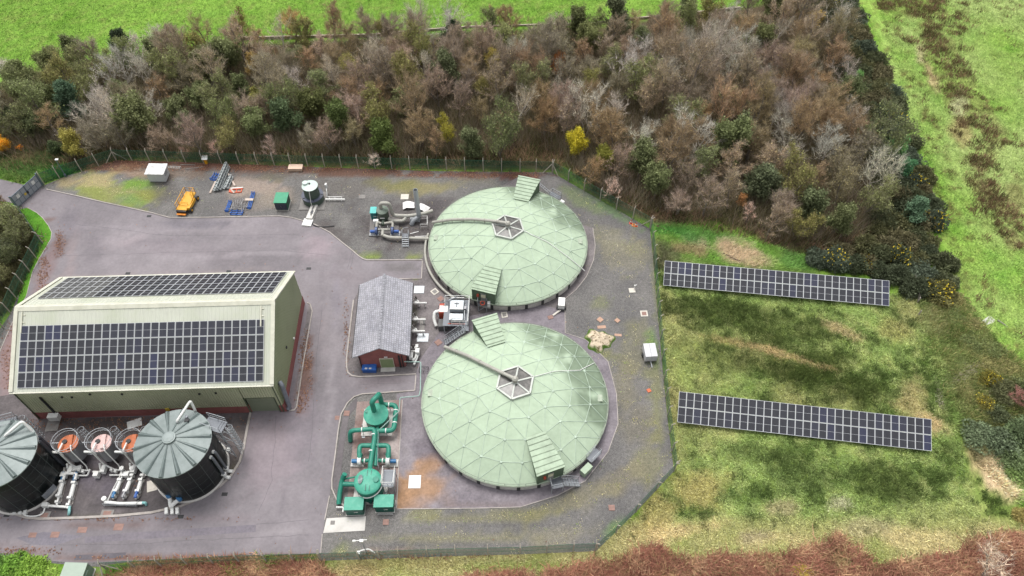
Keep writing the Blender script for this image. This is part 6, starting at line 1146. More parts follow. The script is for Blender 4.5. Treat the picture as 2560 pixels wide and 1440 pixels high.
# ------------------------------------------------------------------ trees: skeletons grown once per kind, copied
TW = M_attr('twigs', rough=.9, scale=3, var=.15, bump=0, var2=0, use_obj=True, spec=.05, transl=.25)
BARK = M_attr('bark', rough=.9, scale=4, var=.25, bump=.3, var2=0, use_obj=True, spec=.1)
LEAF = M_attr('leaves', rough=.7, scale=2, var=.15, bump=0, var2=0, use_obj=True, spec=.2, transl=.3)
RN = np.random.default_rng(11)
def grow(rng, h, spread, stems, limbs, subs, terts, lean=0.0, up=.5, low=.18):
    """returns branch list (a, b, ra, rb, level) and twig seats (point, direction)"""
    br, seats = [], []
    def arc(a, d, l, r, lvl, n=2, lift=.25):
        d = d.copy(); p = a.copy(); out = []
        for k in range(n):
            q = p+d*l/n; br.append((p.copy(), q.copy(), r*(1-k/n*.55), r*(1-(k+1)/n*.55), lvl)); out.append((q.copy(), d.copy())); p = q
            d = d+Vector((rng.uniform(-.25, .25), rng.uniform(-.25, .25), lift)); d.normalize()
        return out
    for s in range(stems):
        a0 = rng.uniform(0, 2*PI); tilt = (0 if stems == 1 else rng.uniform(.15, .45)); d = Vector((math.cos(a0)*tilt+lean, math.sin(a0)*tilt, 1)).normalized()
        tr = arc(Vector((math.cos(a0)*.12*(stems > 1), math.sin(a0)*.12*(stems > 1), -.15)), d, h*.86, .02*h/(stems**.5), 0, 5, .12)
        for k in range(limbs):
            f = low+(1-low)*((k+rng.random()*.8)/limbs); i = min(4, int(f*5)); base = tr[i][0] if i else tr[0][0]
            prev = tr[i-1][0] if i else Vector((0, 0, 0)); p = prev.lerp(tr[i][0], f*5-i)
            a = k*2.4+rng.uniform(-.5, .5); ln = spread*(1-.62*f**1.4)*rng.uniform(.75, 1.2)
            dd = Vector((math.cos(a), math.sin(a), up+f*.9)).normalized(); lim = arc(p, dd, ln, .0085*h*(1-.5*f), 1, 3, .22)
            for q, dq in lim: seats.append((q, dq, 1))
            for m in range(subs):
                i2 = min(2, int(rng.random()*3)); q, dq = lim[i2]; st = lim[i2-1][0] if i2 else p; q = st.lerp(q, rng.random())
                d2 = (dq+Vector((rng.gauss(0, .6), rng.gauss(0, .6), rng.uniform(-.1, .6)))).normalized(); sb = arc(q, d2, ln*rng.uniform(.35, .6), .0042*h, 2, 2, .2)
                for z in sb: seats.append((z[0], z[1], 2))
                for t in range(terts):
                    z, dz = sb[int(rng.random()*2)]; d3 = (dz+Vector((rng.gauss(0, .7), rng.gauss(0, .7), rng.uniform(-.1, .5)))).normalized()
                    tt = arc(z, d3, ln*rng.uniform(.2, .36), .0024*h, 3, 1); seats.append((tt[0][0], d3, 3)); seats.append((z.lerp(tt[0][0], .5), d3, 3))
    return br, seats
def wood_mesh(name, br, levels, tint):
    b = MB()
    for a, e, ra, rb, l in br:
        if l in levels: b.tube([a, e], [max(ra, .018), max(rb, .014)], 6 if l == 0 else (4 if l == 1 else 3), cap=False)
    me = b.mesh(name, BARK); set_tint(me, np.tile(np.array(tint), (len(me.vertices), 1))*RN.uniform(.75, 1.25, (len(me.vertices), 1))); return me
def crown_mesh(name, br, seats, per, ln, wd, leaves, lsz, seed, mat, twig_t=(1, 1, 1), leaf_t=(1, 1, 1), branch_levels=(2, 3), branch_t=(1.5, 1.4, 1.4), leafy_top=False):
    rng = np.random.default_rng(seed); V, T3 = [], []
    P = np.array([tuple(s[0]) for s in seats]); D = np.array([tuple(s[1]) for s in seats]); n = len(P)
    ctr = P.mean(0)
    if per:
        k = np.repeat(np.arange(n), per); o = P[k]+rng.normal(0, .12, (len(k), 3)); d = D[k]+rng.normal(0, .5, (len(k), 3))+np.array([0, 0, .2]); d /= np.linalg.norm(d, axis=1, keepdims=True)
        l = rng.uniform(.5, 1.2, (len(k), 1))*ln; s = np.cross(d, rng.normal(0, 1, d.shape)); s /= np.linalg.norm(s, axis=1, keepdims=True)+1e-9
        V.append(np.stack([o-s*wd/2, o+s*wd/2, o+d*l], 1).reshape(-1, 3)); t = np.array(twig_t)*rng.uniform(.45, 1.7, (len(k), 1))*rng.uniform(.7, 1.35, n)[k][:, None]; T3.append(np.repeat(t, 3, 0))
    for a, e, ra, rb, lv in br:                                  # fine branches as three-sided slivers, paler than the twigs
        if lv in branch_levels:
            a, e = np.array(a), np.array(e); d = e-a; s = np.cross(d, rng.normal(0, 1, 3)); s = s/(np.linalg.norm(s)+1e-9)*max(ra, .022)*1.6; V.append(np.array([a-s, a+s, e])); V.append(np.array([a+np.cross(d, s)/(np.linalg.norm(d)+1e-9), a-np.cross(d, s)/(np.linalg.norm(d)+1e-9), e])); T3.append(np.tile(np.array(branch_t)*rng.uniform(.8, 1.2), (6, 1)))
    if leaves:
        k = rng.integers(0, n, leaves)
        if leafy_top: w = np.clip((P[:, 2]-P[:, 2].min())/(np.ptp(P[:, 2])+.01), 0, 1); k = rng.choice(n, leaves, p=w/w.sum())
        o = P[k]+rng.normal(0, .3, (leaves, 3)); nrm = rng.normal(0, 1, (leaves, 3))+np.array([0, 0, .7]); nrm /= np.linalg.norm(nrm, axis=1, keepdims=True); u = np.cross(nrm, rng.normal(0, 1, nrm.shape)); u /= np.linalg.norm(u, axis=1, keepdims=True)+1e-9; v = np.cross(nrm, u)
        z = lsz*rng.uniform(.6, 1.4, (leaves, 1)); V.append(np.stack([o-u*z*.5, o+u*z*.5, o+v*z], 1).reshape(-1, 3)); clump = rng.uniform(.6, 1.4, n)[k][:, None]
        T3.append(np.repeat(np.array(leaf_t)*rng.uniform(.7, 1.3, (leaves, 1))*clump, 3, 0))
    return soup(name, np.concatenate(V), 3, np.concatenate(T3), mat)
KINDS = {}
def kind(key, n, mk): KINDS[key] = [mk(i) for i in range(n)]
def mk_bare(h, sp, stems, limbs, per, ln, wd, leaves, lsz, base_seed, leaf_t=(1, 1, 1), branch_t=(1.5, 1.45, 1.4), subs=4, terts=3, wt=(1, .97, .93), mat=None, up=.5, levels=(2, 3), lean=0., low=.18):
    def f(i):
        rng = random.Random(base_seed+i*13); br, seats = grow(rng, h*rng.uniform(.9, 1.12), sp*rng.uniform(.88, 1.12), stems if i % 3 else max(1, stems-1), limbs, subs, terts, lean, up, low)
        return wood_mesh('trunk', br, (0, 1), np.array(wt)), crown_mesh('crown', br, seats, per, ln, wd, leaves, lsz, base_seed+i, mat or TW, (1, 1, 1), leaf_t, levels, branch_t)
    return f
kind('brown', 7, mk_bare(7.4, 3.0, 2, 9, 8, .8, .026, 700, .13, 100, (1.1, 1.08, .8), branch_t=(1.85, 1.8, 1.72)))
kind('pale', 4, mk_bare(7.6, 3.1, 2, 8, 4, .8, .024, 120, .12, 200, branch_t=(1.75, 1.7, 1.65), wt=(1.7, 1.65, 1.6)))
kind('olive', 5, mk_bare(7.0, 2.9, 2, 9, 5, .7, .03, 2400, .17, 300, (1, 1.1, .8), branch_t=(1.6, 1.55, 1.45)))
kind('leafy', 4, mk_bare(6.6, 2.6, 2, 10, 2, .4, .03, 8500, .21, 400, mat=LEAF))
kind('ever', 4, mk_bare(6.8, 2.2, 1, 13, 1, .4, .03, 10000, .22, 500, mat=LEAF, up=.25, low=.08))
kind('sapling', 3, mk_bare(4.0, 1.7, 1, 10, 7, .4, .022, 0, .1, 600, branch_t=(2.0, 1.9, 1.85), subs=3, terts=2, wt=(1.7, 1.6, 1.55), low=.1))
def tree(name, key, x, y, scale, col, label, cat='tree', group=None, rz=None, bark=None, sz=1.0, i=None):
    tm, cmh = KINDS[key][random.randrange(len(KINDS[key])) if i is None else i]
    z = float(ground_z(np.array([x]), np.array([y]))[0])-.05
    T = thing(name, label, cat, (x, y, z), random.uniform(0, 2*PI) if rz is None else rz, group); T.scale = (scale, scale, scale*sz)
    t = link('trunk', tm, T); t.color = (*(bark or (.13, .115, .1)), 1); c = link('crown', cmh, T); c.color = (*col, 1); return T
# where each tree of the wood stands
rng = random.Random(21); PTS = []
cand = [(rng.uniform(-92, 75), rng.uniform(80, 150)) for _ in range(40000)]
ca = np.array(cand); cpx, cpy = to_px(ca[:, 0], ca[:, 1])
TREEZONE = [(-30, 225), (60, 195), (200, 165), (330, 145), (520, 130), (700, 118), (860, 112), (1000, 112), (1150, 108), (1300, 98), (1450, 92), (1560, 84), (1680, 62), (1760, 54), (1860, 40), (2000, 25), (2040, 20), (2070, 130), (2115, 260), (2170, 400), (2190, 500), (2175, 575), (2110, 610), (2030, 610), (1930, 598), (1850, 566), (1760, 545), (1640, 532), (1560, 515), (1480, 474), (1440, 430), (1420, 396), (1330, 360), (1250, 392), (1000, 396), (700, 394), (400, 384), (300, 379), (240, 385), (190, 392), (120, 372), (40, 390), (-30, 400)]
ok = inside(cpx, cpy, TREEZONE); GAPS = [(1330, 385, 95, 32), (80, 385, 60, 18)]
for gx, gy, rx, ry in GAPS: ok &= ((cpx-gx)/rx)**2+((cpy-gy)/ry)**2 > 1
cell = {}
for (x, y), k in zip(cand, ok):
    if not k: continue
    dm = 3.95; cx_, cy_ = int(x//dm), int(y//dm)
    if any((x-a)**2+(y-b)**2 < dm*dm for i in (-1, 0, 1) for j in (-1, 0, 1) for a, b in cell.get((cx_+i, cy_+j), ())): continue
    cell.setdefault((cx_, cy_), []).append((x, y)); PTS.append((x, y))
SPECIAL = [  # base px, kind, scale, colour, label, height factor, name
    (318, 150, 'ever', 1.05, (52, 62, 44), 'dark evergreen tree standing out above the far edge of the wood, by the left end', 1, 'evergreen_tree'), (1130, 128, 'ever', .95, (38, 58, 36), 'dark green evergreen tree at the far edge of the wood above the far dome', 1.15, 'evergreen_tree'),
    (195, 300, 'ever', 1.0, (78, 98, 76), 'bluish green tree left in the wood, above the lamp post', 1.1, 'evergreen_tree'), (205, 393, 'leafy', .85, (146, 138, 72), 'yellow green tree at the wood edge above the fence bend', 1.1, 'leafy_tree'),
    (15, 378, 'leafy', .6, (214, 162, 52), 'orange yellow small tree at the left picture edge', .8, 'autumn_tree'), (55, 376, 'sapling', .5, (210, 150, 60), 'orange leaved shrub at the left edge, right of the yellow tree', .7, 'autumn_tree'), (150, 385, 'ever', .6, (72, 84, 54), 'dark green bush at the wood edge left of the yellow green tree', .8, 'evergreen_tree'),
    (1398, 200, 'leafy', .75, (176, 116, 62), 'rusty orange tree in the middle of the wood behind the far dome', 1.25, 'autumn_tree'), (1447, 392, 'leafy', .78, (176, 164, 52), 'bright yellow green tree at the wood edge above the fence corner', 1.15, 'autumn_tree'), (1510, 424, 'leafy', .7, (122, 122, 56), 'green and yellow slim tree beside the bright yellow one', 1.2, 'autumn_tree'),
    (738, 68+40, 'brown', 1.05, (156, 136, 100), 'golden brown tree poking above the far edge of the wood', 1, 'bare_tree'), (612, 118, 'olive', .95, (116, 104, 72), 'olive brown tree poking above the far edge left of the golden one', 1.1, 'bare_tree'), (650, 200, 'leafy', .85, (150, 128, 78), 'yellowish tree in the wood behind the beam stack', 1, 'autumn_tree'), (660, 290, 'leafy', .8, (124, 122, 66), 'green yellow tree in the front half of the wood behind the blue frames', 1, 'leafy_tree'),
    (730, 340, 'leafy', 1.15, (84, 98, 68), 'big grey green leafy tree behind the pale timber crate', 1.05, 'leafy_tree'), (850, 350, 'leafy', 1.25, (84, 96, 54), 'big green leafy tree behind the small lidded tank, the left of two', 1, 'leafy_tree'), (970, 385, 'leafy', 1.15, (86, 98, 52), 'big green leafy tree behind the small lidded tank, the right of two', 1, 'leafy_tree'), (800, 310, 'leafy', 1.05, (92, 96, 58), 'rounded green leafy tree deeper in the wood behind the timber crate', 1, 'leafy_tree'),
    (1250, 396, 'olive', 1.3, (98, 100, 76), 'tall grey green tree touching the fence left of the far dome hatch', 1.2, 'leafy_tree'), (1235, 190, 'olive', .8, (150, 132, 80), 'yellowish tree in the far half of the wood above the far dome', 1.1, 'autumn_tree'), (1282, 215, 'olive', .7, (116, 130, 66), 'small greenish tree right of the yellowish one in the wood', 1.1, 'leafy_tree'), (1120, 362, 'olive', .75, (140, 130, 64), 'yellow tinged tree at the fence right of the exhaust stack', 1.1, 'autumn_tree'),
    (2020, 78, 'leafy', .8, (168, 142, 66), 'golden bush like tree near the gorse hedge top', .9, 'autumn_tree'), (1852, 520, 'leafy', .42, (172, 128, 84), 'small orange brown tree at the lower wood edge above the panels', 1.1, 'autumn_tree'), (2230, 400, 'leafy', .7, (108, 148, 92), 'bright green tree against the gorse hedge', 1.1, 'leafy_tree'), (2245, 445, 'leafy', .6, (84, 126, 88), 'bluish green tree below the bright one at the gorse hedge', 1, 'leafy_tree'), (2140, 210, 'leafy', .45, (110, 148, 84), 'small bright green tree beside the gorse hedge upper half', 1, 'leafy_tree'),
    (2270, 560, 'ever', .95, (92, 116, 90), 'spreading blue green tree above the flowering gorse', .8, 'evergreen_tree'), (545, 398, 'sapling', 1.05, (150, 128, 116), 'pale bare young tree leaning over the fence near the yellow bollard', 1, 'bare_tree'), (683, 402, 'sapling', 1.1, (146, 130, 120), 'pinkish bare young tree at the fence left of the timber crate', 1.1, 'bare_tree'), (470, 396, 'sapling', .8, (132, 110, 98), 'low brown bare bush at the fence behind the aluminium ladder', .8, 'bare_tree'), (935, 418, 'sapling', .9, (176, 164, 152), 'pale grey bare shrub in front of the green trees by the small tank', .8, 'bare_tree'),
    (1525, 500, 'sapling', 1.15, (168, 150, 138), 'pale bare tree hanging over the slanting fence', 1, 'bare_tree'), (1865, 556, 'sapling', 1.0, (170, 150, 138), 'pale bare tree with a light trunk at the lower wood edge', 1, 'bare_tree'), (2450, 1440, 'pale', .95, (176, 164, 150), 'large pale bare tree standing in the bracken', 1.0, 'bare_tree'), (2530, 1010, 'brown', .5, (142, 104, 100), 'reddish bare bush among the gorse at the right edge', .8, 'bare_tree')]
sp_xy = []
for (px, py, k, s, c, l, sz, nm) in SPECIAL:
    p = g(px, py); cc = np.array(rgb(*c))*2.0; tree(nm, k, p.x, p.y, s, tuple(cc), l, group='trees picked out by colour', sz=sz); sp_xy.append((p.x, p.y, s))
PTS = [(x, y) for x, y in PTS if all((x-a)**2+(y-b)**2 > (2.6*s)**2 for a, b, s in sp_xy)]
# their kinds drift in patches, as in the photograph
LAND = [(-80, 'above the gate road'), (130, 'above the entrance gate'), (260, 'above the lamp post'), (345, 'left of the white cabin'), (430, 'behind the white cabin'), (510, 'behind the yellow bollard'), (590, 'behind the beam stack'), (680, 'left of the timber crate'), (770, 'behind the timber crate'), (850, 'behind the small lidded tank'), (930, 'right of the small tank'), (1020, 'behind the exhaust stack'), (1110, 'right of the stack'), (1190, 'behind the far dome'), (1270, 'left of the dome hatch'), (1345, 'behind the dome hatch'), (1420, 'above the fence corner'), (1500, 'above the slanting fence'), (1580, 'above the traffic cones'), (1660, 'above the long fence'), (1740, 'above the panel row start'), (1820, 'above the dark edging board'), (1900, 'above the panel row middle'), (1980, 'above the panel row end'), (2060, 'near the gorse hedge'), (2400, 'against the gorse hedge')]
NAMES = {'brown': ['brown', 'mauve brown', 'reddish brown', 'grey brown'], 'pale': ['pale grey', 'silvery'], 'olive': ['olive', 'grey green'], 'leafy': ['green'], 'ever': ['dark green']}
COLS = {'brown': (136, 125, 101), 'mauve brown': (141, 127, 114), 'reddish brown': (143, 124, 101), 'grey brown': (131, 123, 107), 'pale grey': (148, 142, 131), 'silvery': (160, 155, 146), 'olive': (130, 123, 88), 'grey green': (120, 120, 93), 'green': (108, 114, 76), 'dark green': (98, 105, 76)}
rows = []
for x, y in PTS:
    px, py = [float(v) for v in to_px(x, y)]; u, v = rng.random(), float(fbm(np.array([x*.055]), np.array([y*.055]), 140)[0]); w = float(fbm(np.array([x*.12]), np.array([y*.12]), 150)[0])
    left = max(0, min(1, (900-px)/900)); right = max(0, min(1, (px-1500)/500))
    a = u+.7*(v-.5)
    if a < .10+.12*left: k = 'leafy' if w > .4 else 'ever'
    elif a < .27+.16*left-.08*right: k = 'olive'
    elif a > .86-.1*right: k = 'pale'
    else: k = 'brown'
    nm = NAMES[k][min(len(NAMES[k])-1, int((w*1.6-.3+rng.uniform(-.2, .2))*len(NAMES[k])))] if len(NAMES[k]) > 1 else NAMES[k][0]
    if k == 'brown' and right > .3 and rng.random() < .5: nm = rng.choice(['mauve brown', 'reddish brown'])
    top = np.interp(px, [0, 200, 500, 860, 1250, 1680, 1860, 2100], [205, 165, 130, 112, 100, 62, 40, 15]); bot = np.interp(px, [0, 200, 700, 1250, 1420, 1560, 1760, 2030, 2200], [398, 392, 394, 392, 396, 505, 522, 610, 585])
    rows.append((x, y, px, py, k, nm, (py-top)/(bot-top+1)))
def place(px): return next(t for lim, t in LAND if px <= lim) if px <= 2400 else 'against the gorse hedge'
def depth(f): return 'far wood edge' if f < .12 else 'far wood' if f < .36 else 'mid wood' if f < .62 else 'near wood' if f < .86 else 'near wood edge'
TYPE = {'brown': 'bare tree', 'pale': 'bare tree', 'olive': 'half bare tree', 'leafy': 'leafy tree', 'ever': 'evergreen tree'}
from collections import defaultdict
by = defaultdict(list)
for r in rows: by[f'{r[5]} {TYPE[r[4]]}, {depth(r[6])}, {place(r[2])}'].append(r)
ORD = ['first', 'second', 'third', 'fourth', 'fifth', 'sixth', 'seventh']
for lab, rs in by.items():
    rs.sort(key=lambda r: r[2])
    for i, (x, y, px, py, k, nm, f) in enumerate(rs):
        l = lab if len(rs) == 1 else f'{lab}, '+(('left one', 'right one')[i] if len(rs) == 2 else f'{ORD[min(i, 6)]} from left')
        edge = .82 if f > .88 else (.9 if f < .1 else 1.0); s = rng.uniform(.88, 1.3)*edge*(1.08 if px > 1650 else 1)
        c = np.array(rgb(*COLS[nm]))*rng.uniform(1.55, 2.1)*np.array([rng.uniform(.95, 1.05), 1, rng.uniform(.92, 1.06)])
        bk = (.24, .22, .2) if k == 'pale' else (.2, .18, .16)
        tree({'leafy': 'leafy_tree', 'ever': 'evergreen_tree'}.get(k, 'bare_tree'), k, x, y, s, tuple(c), l, group='trees of the wood', bark=bk, sz=rng.uniform(.85, 1.22))
print('wood trees', len(rows))
# trees left of the gate, outside the fence
for k, (px, py, kd, s, c, l) in enumerate(((28, 575, 'olive', .9, (132, 132, 104), 'pale olive bush like tree outside the fence below the gate, upper one'), (62, 612, 'olive', .75, (112, 112, 88), 'small olive tree touching the fence corner below the gate'), (10, 640, 'leafy', .9, (112, 116, 90), 'grey green tree at the left edge behind the fence'), (42, 652, 'olive', .7, (96, 98, 76), 'dark olive tree behind the fence, left of the verge'), (5, 720, 'olive', .8, (110, 108, 82), 'olive tree at the left edge level with the building roof'), (20, 540, 'brown', .7, (116, 98, 82), 'brown twiggy tree just below the gate post'), (-30, 690, 'leafy', 1.0, (100, 104, 76), 'leafy tree cut by the left edge behind the fence'), (-20, 300, 'ever', .95, (66, 78, 56), 'dark tree cut by the left edge above the road'), (40, 330, 'leafy', .9, (84, 92, 64), 'dark green tree left of the orange yellow small tree'), (110, 350, 'leafy', .95, (88, 94, 64), 'green leafy tree above the gate road bend'), (-10, 270, 'olive', .9, (90, 92, 76), 'olive tree at the far left end of the wood'))):
    p = g(px, py); tree('leafy_tree', kd, p.x, p.y, s, tuple(np.array(rgb(*c))*1.75), l, group='trees left of the gate', sz=.85)
# ------------------------------------------------------------------ gorse and other bushes
def bush_mesh(seed, n, leaf, flat=.75):
    r = np.random.default_rng(seed); k = 26; cen = r.normal(0, 1, (k, 3)); cen /= np.linalg.norm(cen, axis=1, keepdims=True); cen *= r.uniform(.3, .85, (k, 1)); cen[:, 2] = np.abs(cen[:, 2])*flat+.15; rad = r.uniform(.28, .5, k)
    i = r.integers(0, k, n); d = r.normal(0, 1, (n, 3)); d /= np.linalg.norm(d, axis=1, keepdims=True); o = cen[i]+d*rad[i][:, None]*r.uniform(.75, 1.05, (n, 1)); o[:, 2] = np.maximum(o[:, 2], .02)
    nr = d+r.normal(0, .5, (n, 3)); nr /= np.linalg.norm(nr, axis=1, keepdims=True); u = np.cross(nr, r.normal(0, 1, (n, 3))); u /= np.linalg.norm(u, axis=1, keepdims=True)+1e-9; v = d*.8+np.cross(nr, u)*.6; z = leaf*r.uniform(.6, 1.5, (n, 1))
    V = np.stack([o-u*z*.35, o+u*z*.35, o+v*z], 1).reshape(-1, 3); cl = r.uniform(.7, 1.35, k)[i][:, None]; t = np.repeat(np.ones((n, 3))*r.uniform(.6, 1.4, (n, 1))*cl, 3, 0)
    return soup('foliage', V, 3, t, LEAF), cen, rad
BUSH = [bush_mesh(700+i, 5200, .13) for i in range(5)]
def blossom_mesh(i, n, seed):
    _, cen, rad = BUSH[i]; r = np.random.default_rng(seed); top = np.argsort(-cen[:, 2]+r.normal(0, .3, len(cen)))[:9]; k = r.choice(top, n); d = r.normal(0, 1, (n, 3)); d[:, 2] = np.abs(d[:, 2]); d /= np.linalg.norm(d, axis=1, keepdims=True); o = cen[k]+d*rad[k][:, None]*1.06
    u = np.cross(d, r.normal(0, 1, (n, 3))); u /= np.linalg.norm(u, axis=1, keepdims=True); z = .06*r.uniform(.7, 1.4, (n, 1)); V = np.stack([o-u*z, o+u*z, o+(d+np.cross(d, u)*.7)*z*1.3], 1).reshape(-1, 3); return soup('blossom', V, 3, np.repeat(np.ones((n, 3))*r.uniform(.7, 1.2, (n, 1)), 3, 0), LEAF)
BLOS = [blossom_mesh(i, 130, 800+i) for i in range(5)]
def bush(name, px, py, rad, col, label, group=None, bl=0, h=1.0, bcol=(238, 212, 70)):
    p = g(px, py); i = random.randrange(5); z = float(ground_z(np.array([p.x]), np.array([p.y]))[0])-.1
    T = thing(name, label, 'bush', (p.x, p.y, z), random.uniform(0, 6), group); T.scale = (rad, rad*random.uniform(.85, 1.15), rad*h); f = link('foliage', BUSH[i][0], T); f.color = (*(np.array(rgb(*col))*2.7), 1)
    if bl: b = link('blossom', BLOS[i], T); b.color = (*(np.array(rgb(*bcol))*1.5), 1)
    return T
HEDGE = [(2035, -40), (2100, -40), (2150, 60), (2190, 160), (2235, 260), (2275, 360), (2310, 470), (2335, 580), (2375, 680), (2385, 720), (2300, 745), (2230, 715), (2140, 690), (2030, 660), (2090, 632), (2180, 600), (2205, 530), (2190, 420), (2135, 280), (2088, 150), (2066, 60), (2040, 10)]
hc = [(rng.uniform(20, 110), rng.uniform(62, 175)) for _ in range(9000)]; ha = np.array(hc); hpx, hpy = to_px(ha[:, 0], ha[:, 1]); hk = inside(hpx, hpy, HEDGE); acc_ = []
for (x, y), k, px, py in zip(hc, hk, hpx, hpy):
    if k and all((x-a)**2+(y-b)**2 > 2.2**2 for a, b, _, _ in acc_): acc_.append((x, y, float(px), float(py)))
acc_.sort(key=lambda r: r[3]); FL = [(2090, 5), (2160, 65), (2160, 650), (2250, 665), (2310, 545), (2325, 575), (2300, 630), (2285, 470), (2340, 690), (2080, 655), (2195, 140), (2240, 320)]
lab_n = defaultdict(list)
for r in acc_:
    fl = any(math.hypot(r[2]-a, r[3]-b) < 17 for a, b in FL); zone = 'at the top edge of the picture' if r[3] < 60 else 'beside the upper pasture' if r[3] < 200 else 'beside the rush strip' if r[3] < 330 else 'beside the green trees' if r[3] < 450 else 'right of the spreading blue green tree' if r[3] < 560 else 'above the end of the panel row' if r[2] > 2180 else 'above the middle of the panel row'
    lab_n[('yellow flowering gorse bush ' if fl else 'dark gorse bush ')+zone].append((*r, fl))
for lab, rs in lab_n.items():
    rs.sort(key=lambda r: (r[3], r[2]))
    for i, r in enumerate(rs):
        o1 = ['first', 'second', 'third', 'fourth', 'fifth', 'sixth', 'seventh', 'eighth', 'ninth', 'tenth', 'eleventh', 'twelfth', 'thirteenth', 'fourteenth']; l = lab if len(rs) == 1 else f'{lab}, {o1[min(i, 13)]} from the far end'
        c = random.choice([(72, 76, 54), (64, 70, 52), (80, 80, 54), (70, 78, 64), (86, 82, 60)]); bush('gorse_bush', r[2], r[3], random.uniform(1.7, 2.5), c, l, 'gorse hedge along the pasture', r[4], random.uniform(.95, 1.4))
SCRUB = [(2392, 752), (2412, 778), (2388, 800), (2430, 815), (2452, 848), (2425, 860), (2478, 880), (2500, 905), (2462, 918), (2530, 925), (2555, 950), (2395, 900), (2420, 985), (2412, 1030)]
for k_, (px, py) in enumerate(SCRUB): bush('bramble_clump', px, py, random.uniform(1.2, 1.9), random.choice([(98, 104, 62), (112, 108, 70), (90, 98, 60)]), 'low olive bramble clump in the rough strip beyond the panel ends, '+['first', 'second', 'third', 'fourth', 'fifth', 'sixth', 'seventh', 'eighth', 'ninth', 'tenth', 'eleventh', 'twelfth', 'thirteenth', 'last'][k_]+' down', 'brambles along the ditch', 0, .5)
for (px, py, rad, c, l, bl, h) in ((2345, 740, 2.3, (84, 82, 50), 'big round gorse bush with yellow flowers by the wooden fence', 1, 1), (2470, 955, 1.6, (96, 92, 44), 'gorse bush thick with yellow flowers above the ditch', 1, .9), (2455, 1010, 1.3, (96, 92, 48), 'small yellow gorse bush at the ditch side', 1, .8), (2500, 985, 1.9, (82, 84, 58), 'dark gorse bush right of the yellow one at the ditch', 0, 1), (2545, 985, 2.0, (80, 86, 56), 'dark gorse bush cut by the right edge above the reddish bush', 0, 1), (2490, 1040, 1.6, (74, 80, 56), 'dark gorse bush left of the reddish bush', 0, .9), (2440, 1090, 2.2, (86, 96, 72), 'grey green spreading bush left of the lower right group', 0, .7), (2490, 1105, 2.4, (80, 90, 68), 'grey green spreading bush in the middle of the lower right group', 0, .7), (2540, 1090, 2.4, (78, 90, 62), 'grey green bush at the right edge above the sandy track', 0, .8), (2530, 1150, 2.2, (84, 96, 64), 'grey green bush touching the sandy track', 0, .7), (2555, 1180, 1.8, (90, 106, 60), 'green bush at the right edge below the others', 0, .6), (2550, 1290, 1.2, (126, 116, 70), 'brown green bush at the right edge by the bracken', 0, .7), (30, 1432, 2.2, (88, 118, 46), 'bright green bush at the bottom left corner', 0, .6), (75, 1436, 2.0, (104, 130, 52), 'bright green bush left of the grey green kiosk', 0, .6), (-20, 1425, 2.0, (76, 104, 44), 'bright green bush cut by the bottom left corner', 0, .6), (125, 1440, 1.3, (118, 140, 64), 'low green bush beside the grey green kiosk', 0, .4), (2005, 1430, 1.1, (146, 132, 56), 'yellow green bush in the bracken at the bottom edge', 0, .6),
    (1730, 38, 2.0, (96, 86, 66), 'brown scrub at the far wall, left of the notch', 0, .5), (1780, 34, 2.0, (90, 84, 64), 'brown scrub at the far wall, right of the notch', 0, .5), (1640, 55, 2.0, (98, 86, 68), 'brown scrub below the far wall, middle', 0, .5), (885, 112, 1.4, (92, 82, 66), 'round brown bush alone at the far edge of the wood', 0, 1.1)):
    bush('gorse_bush' if bl else 'bush', px, py, rad, c, l, None, bl, h)
# ------------------------------------------------------------------ ground vegetation nobody could count
def scatter(name, n, poly, h, w, blades, colf, seed, keep=None, jit=.3, lean=.6, mat=None, wind=(0, 0)):
    r = np.random.default_rng(seed); P = np.array([tuple(g(*p))[:2] for p in poly]); lo, hi = P.min(0), P.max(0); pts = []
    x, y = r.uniform(lo[0], hi[0], n*3), r.uniform(lo[1], hi[1], n*3); px, py = to_px(x, y); k = inside(px, py, poly)
    if keep is not None: k &= keep(x, y, px, py, r)
    x, y = x[k][:n], y[k][:n]; m = len(x); s = r.uniform(.6, 1.4, m); z = ground_z(x, y)
    i = np.repeat(np.arange(m), blades); q = len(i); a = r.uniform(0, 2*PI, q); t = r.uniform(.2, 1, q)*lean
    H = (h*s[i]*r.uniform(.6, 1.2, q)); ox, oy = x[i]+r.normal(0, jit, q)*s[i], y[i]+r.normal(0, jit, q)*s[i]; ux, uy = -np.sin(a)*w/2*s[i], np.cos(a)*w/2*s[i]; zz = z[i]-.03
    wx, wy = np.cos(a)*t*H+wind[0]*H, np.sin(a)*t*H+wind[1]*H
    V = np.stack([np.stack([ox-ux, oy-uy, zz], 1), np.stack([ox+ux, oy+uy, zz], 1), np.stack([ox+wx, oy+wy, zz+H], 1)], 1).reshape(-1, 3)
    c = colf(x, y, r)[i]*r.uniform(.75, 1.3, (q, 1)); o = link(name, soup(name, V, 3, np.repeat(c, 3, 0), mat or GRASSM)); o['kind'] = 'stuff'; return o
GRASSM = M_attr('grass_blades', rough=.8, scale=2, var=.1, bump=0, var2=0, spec=.1, transl=.25)
def vegc(k=1.25, tint=(1, 1, 1), amt=0.0, grey=.16):
    def f(x, y, r):
        c = veg(x, y)*(1-amt)+np.array(tint)*amt; l = c.mean(1, keepdims=True)
        return np.clip((c*(1-grey)+l*grey)*k*1.4*r.uniform(.7, 1.35, (len(x), 1)), 0, .85)
    return f
def dens(sc, th, seed): return lambda x, y, px, py, r: fbm(x*sc, y*sc, seed) > th
SOUTH = [(1640, 640), (2290, 745), (2345, 900), (2400, 1100), (2450, 1300), (2600, 1320), (2600, 1480), (820, 1480), (820, 1412), (1490, 1386), (1600, 1290), (1692, 1180), (1672, 1000)]
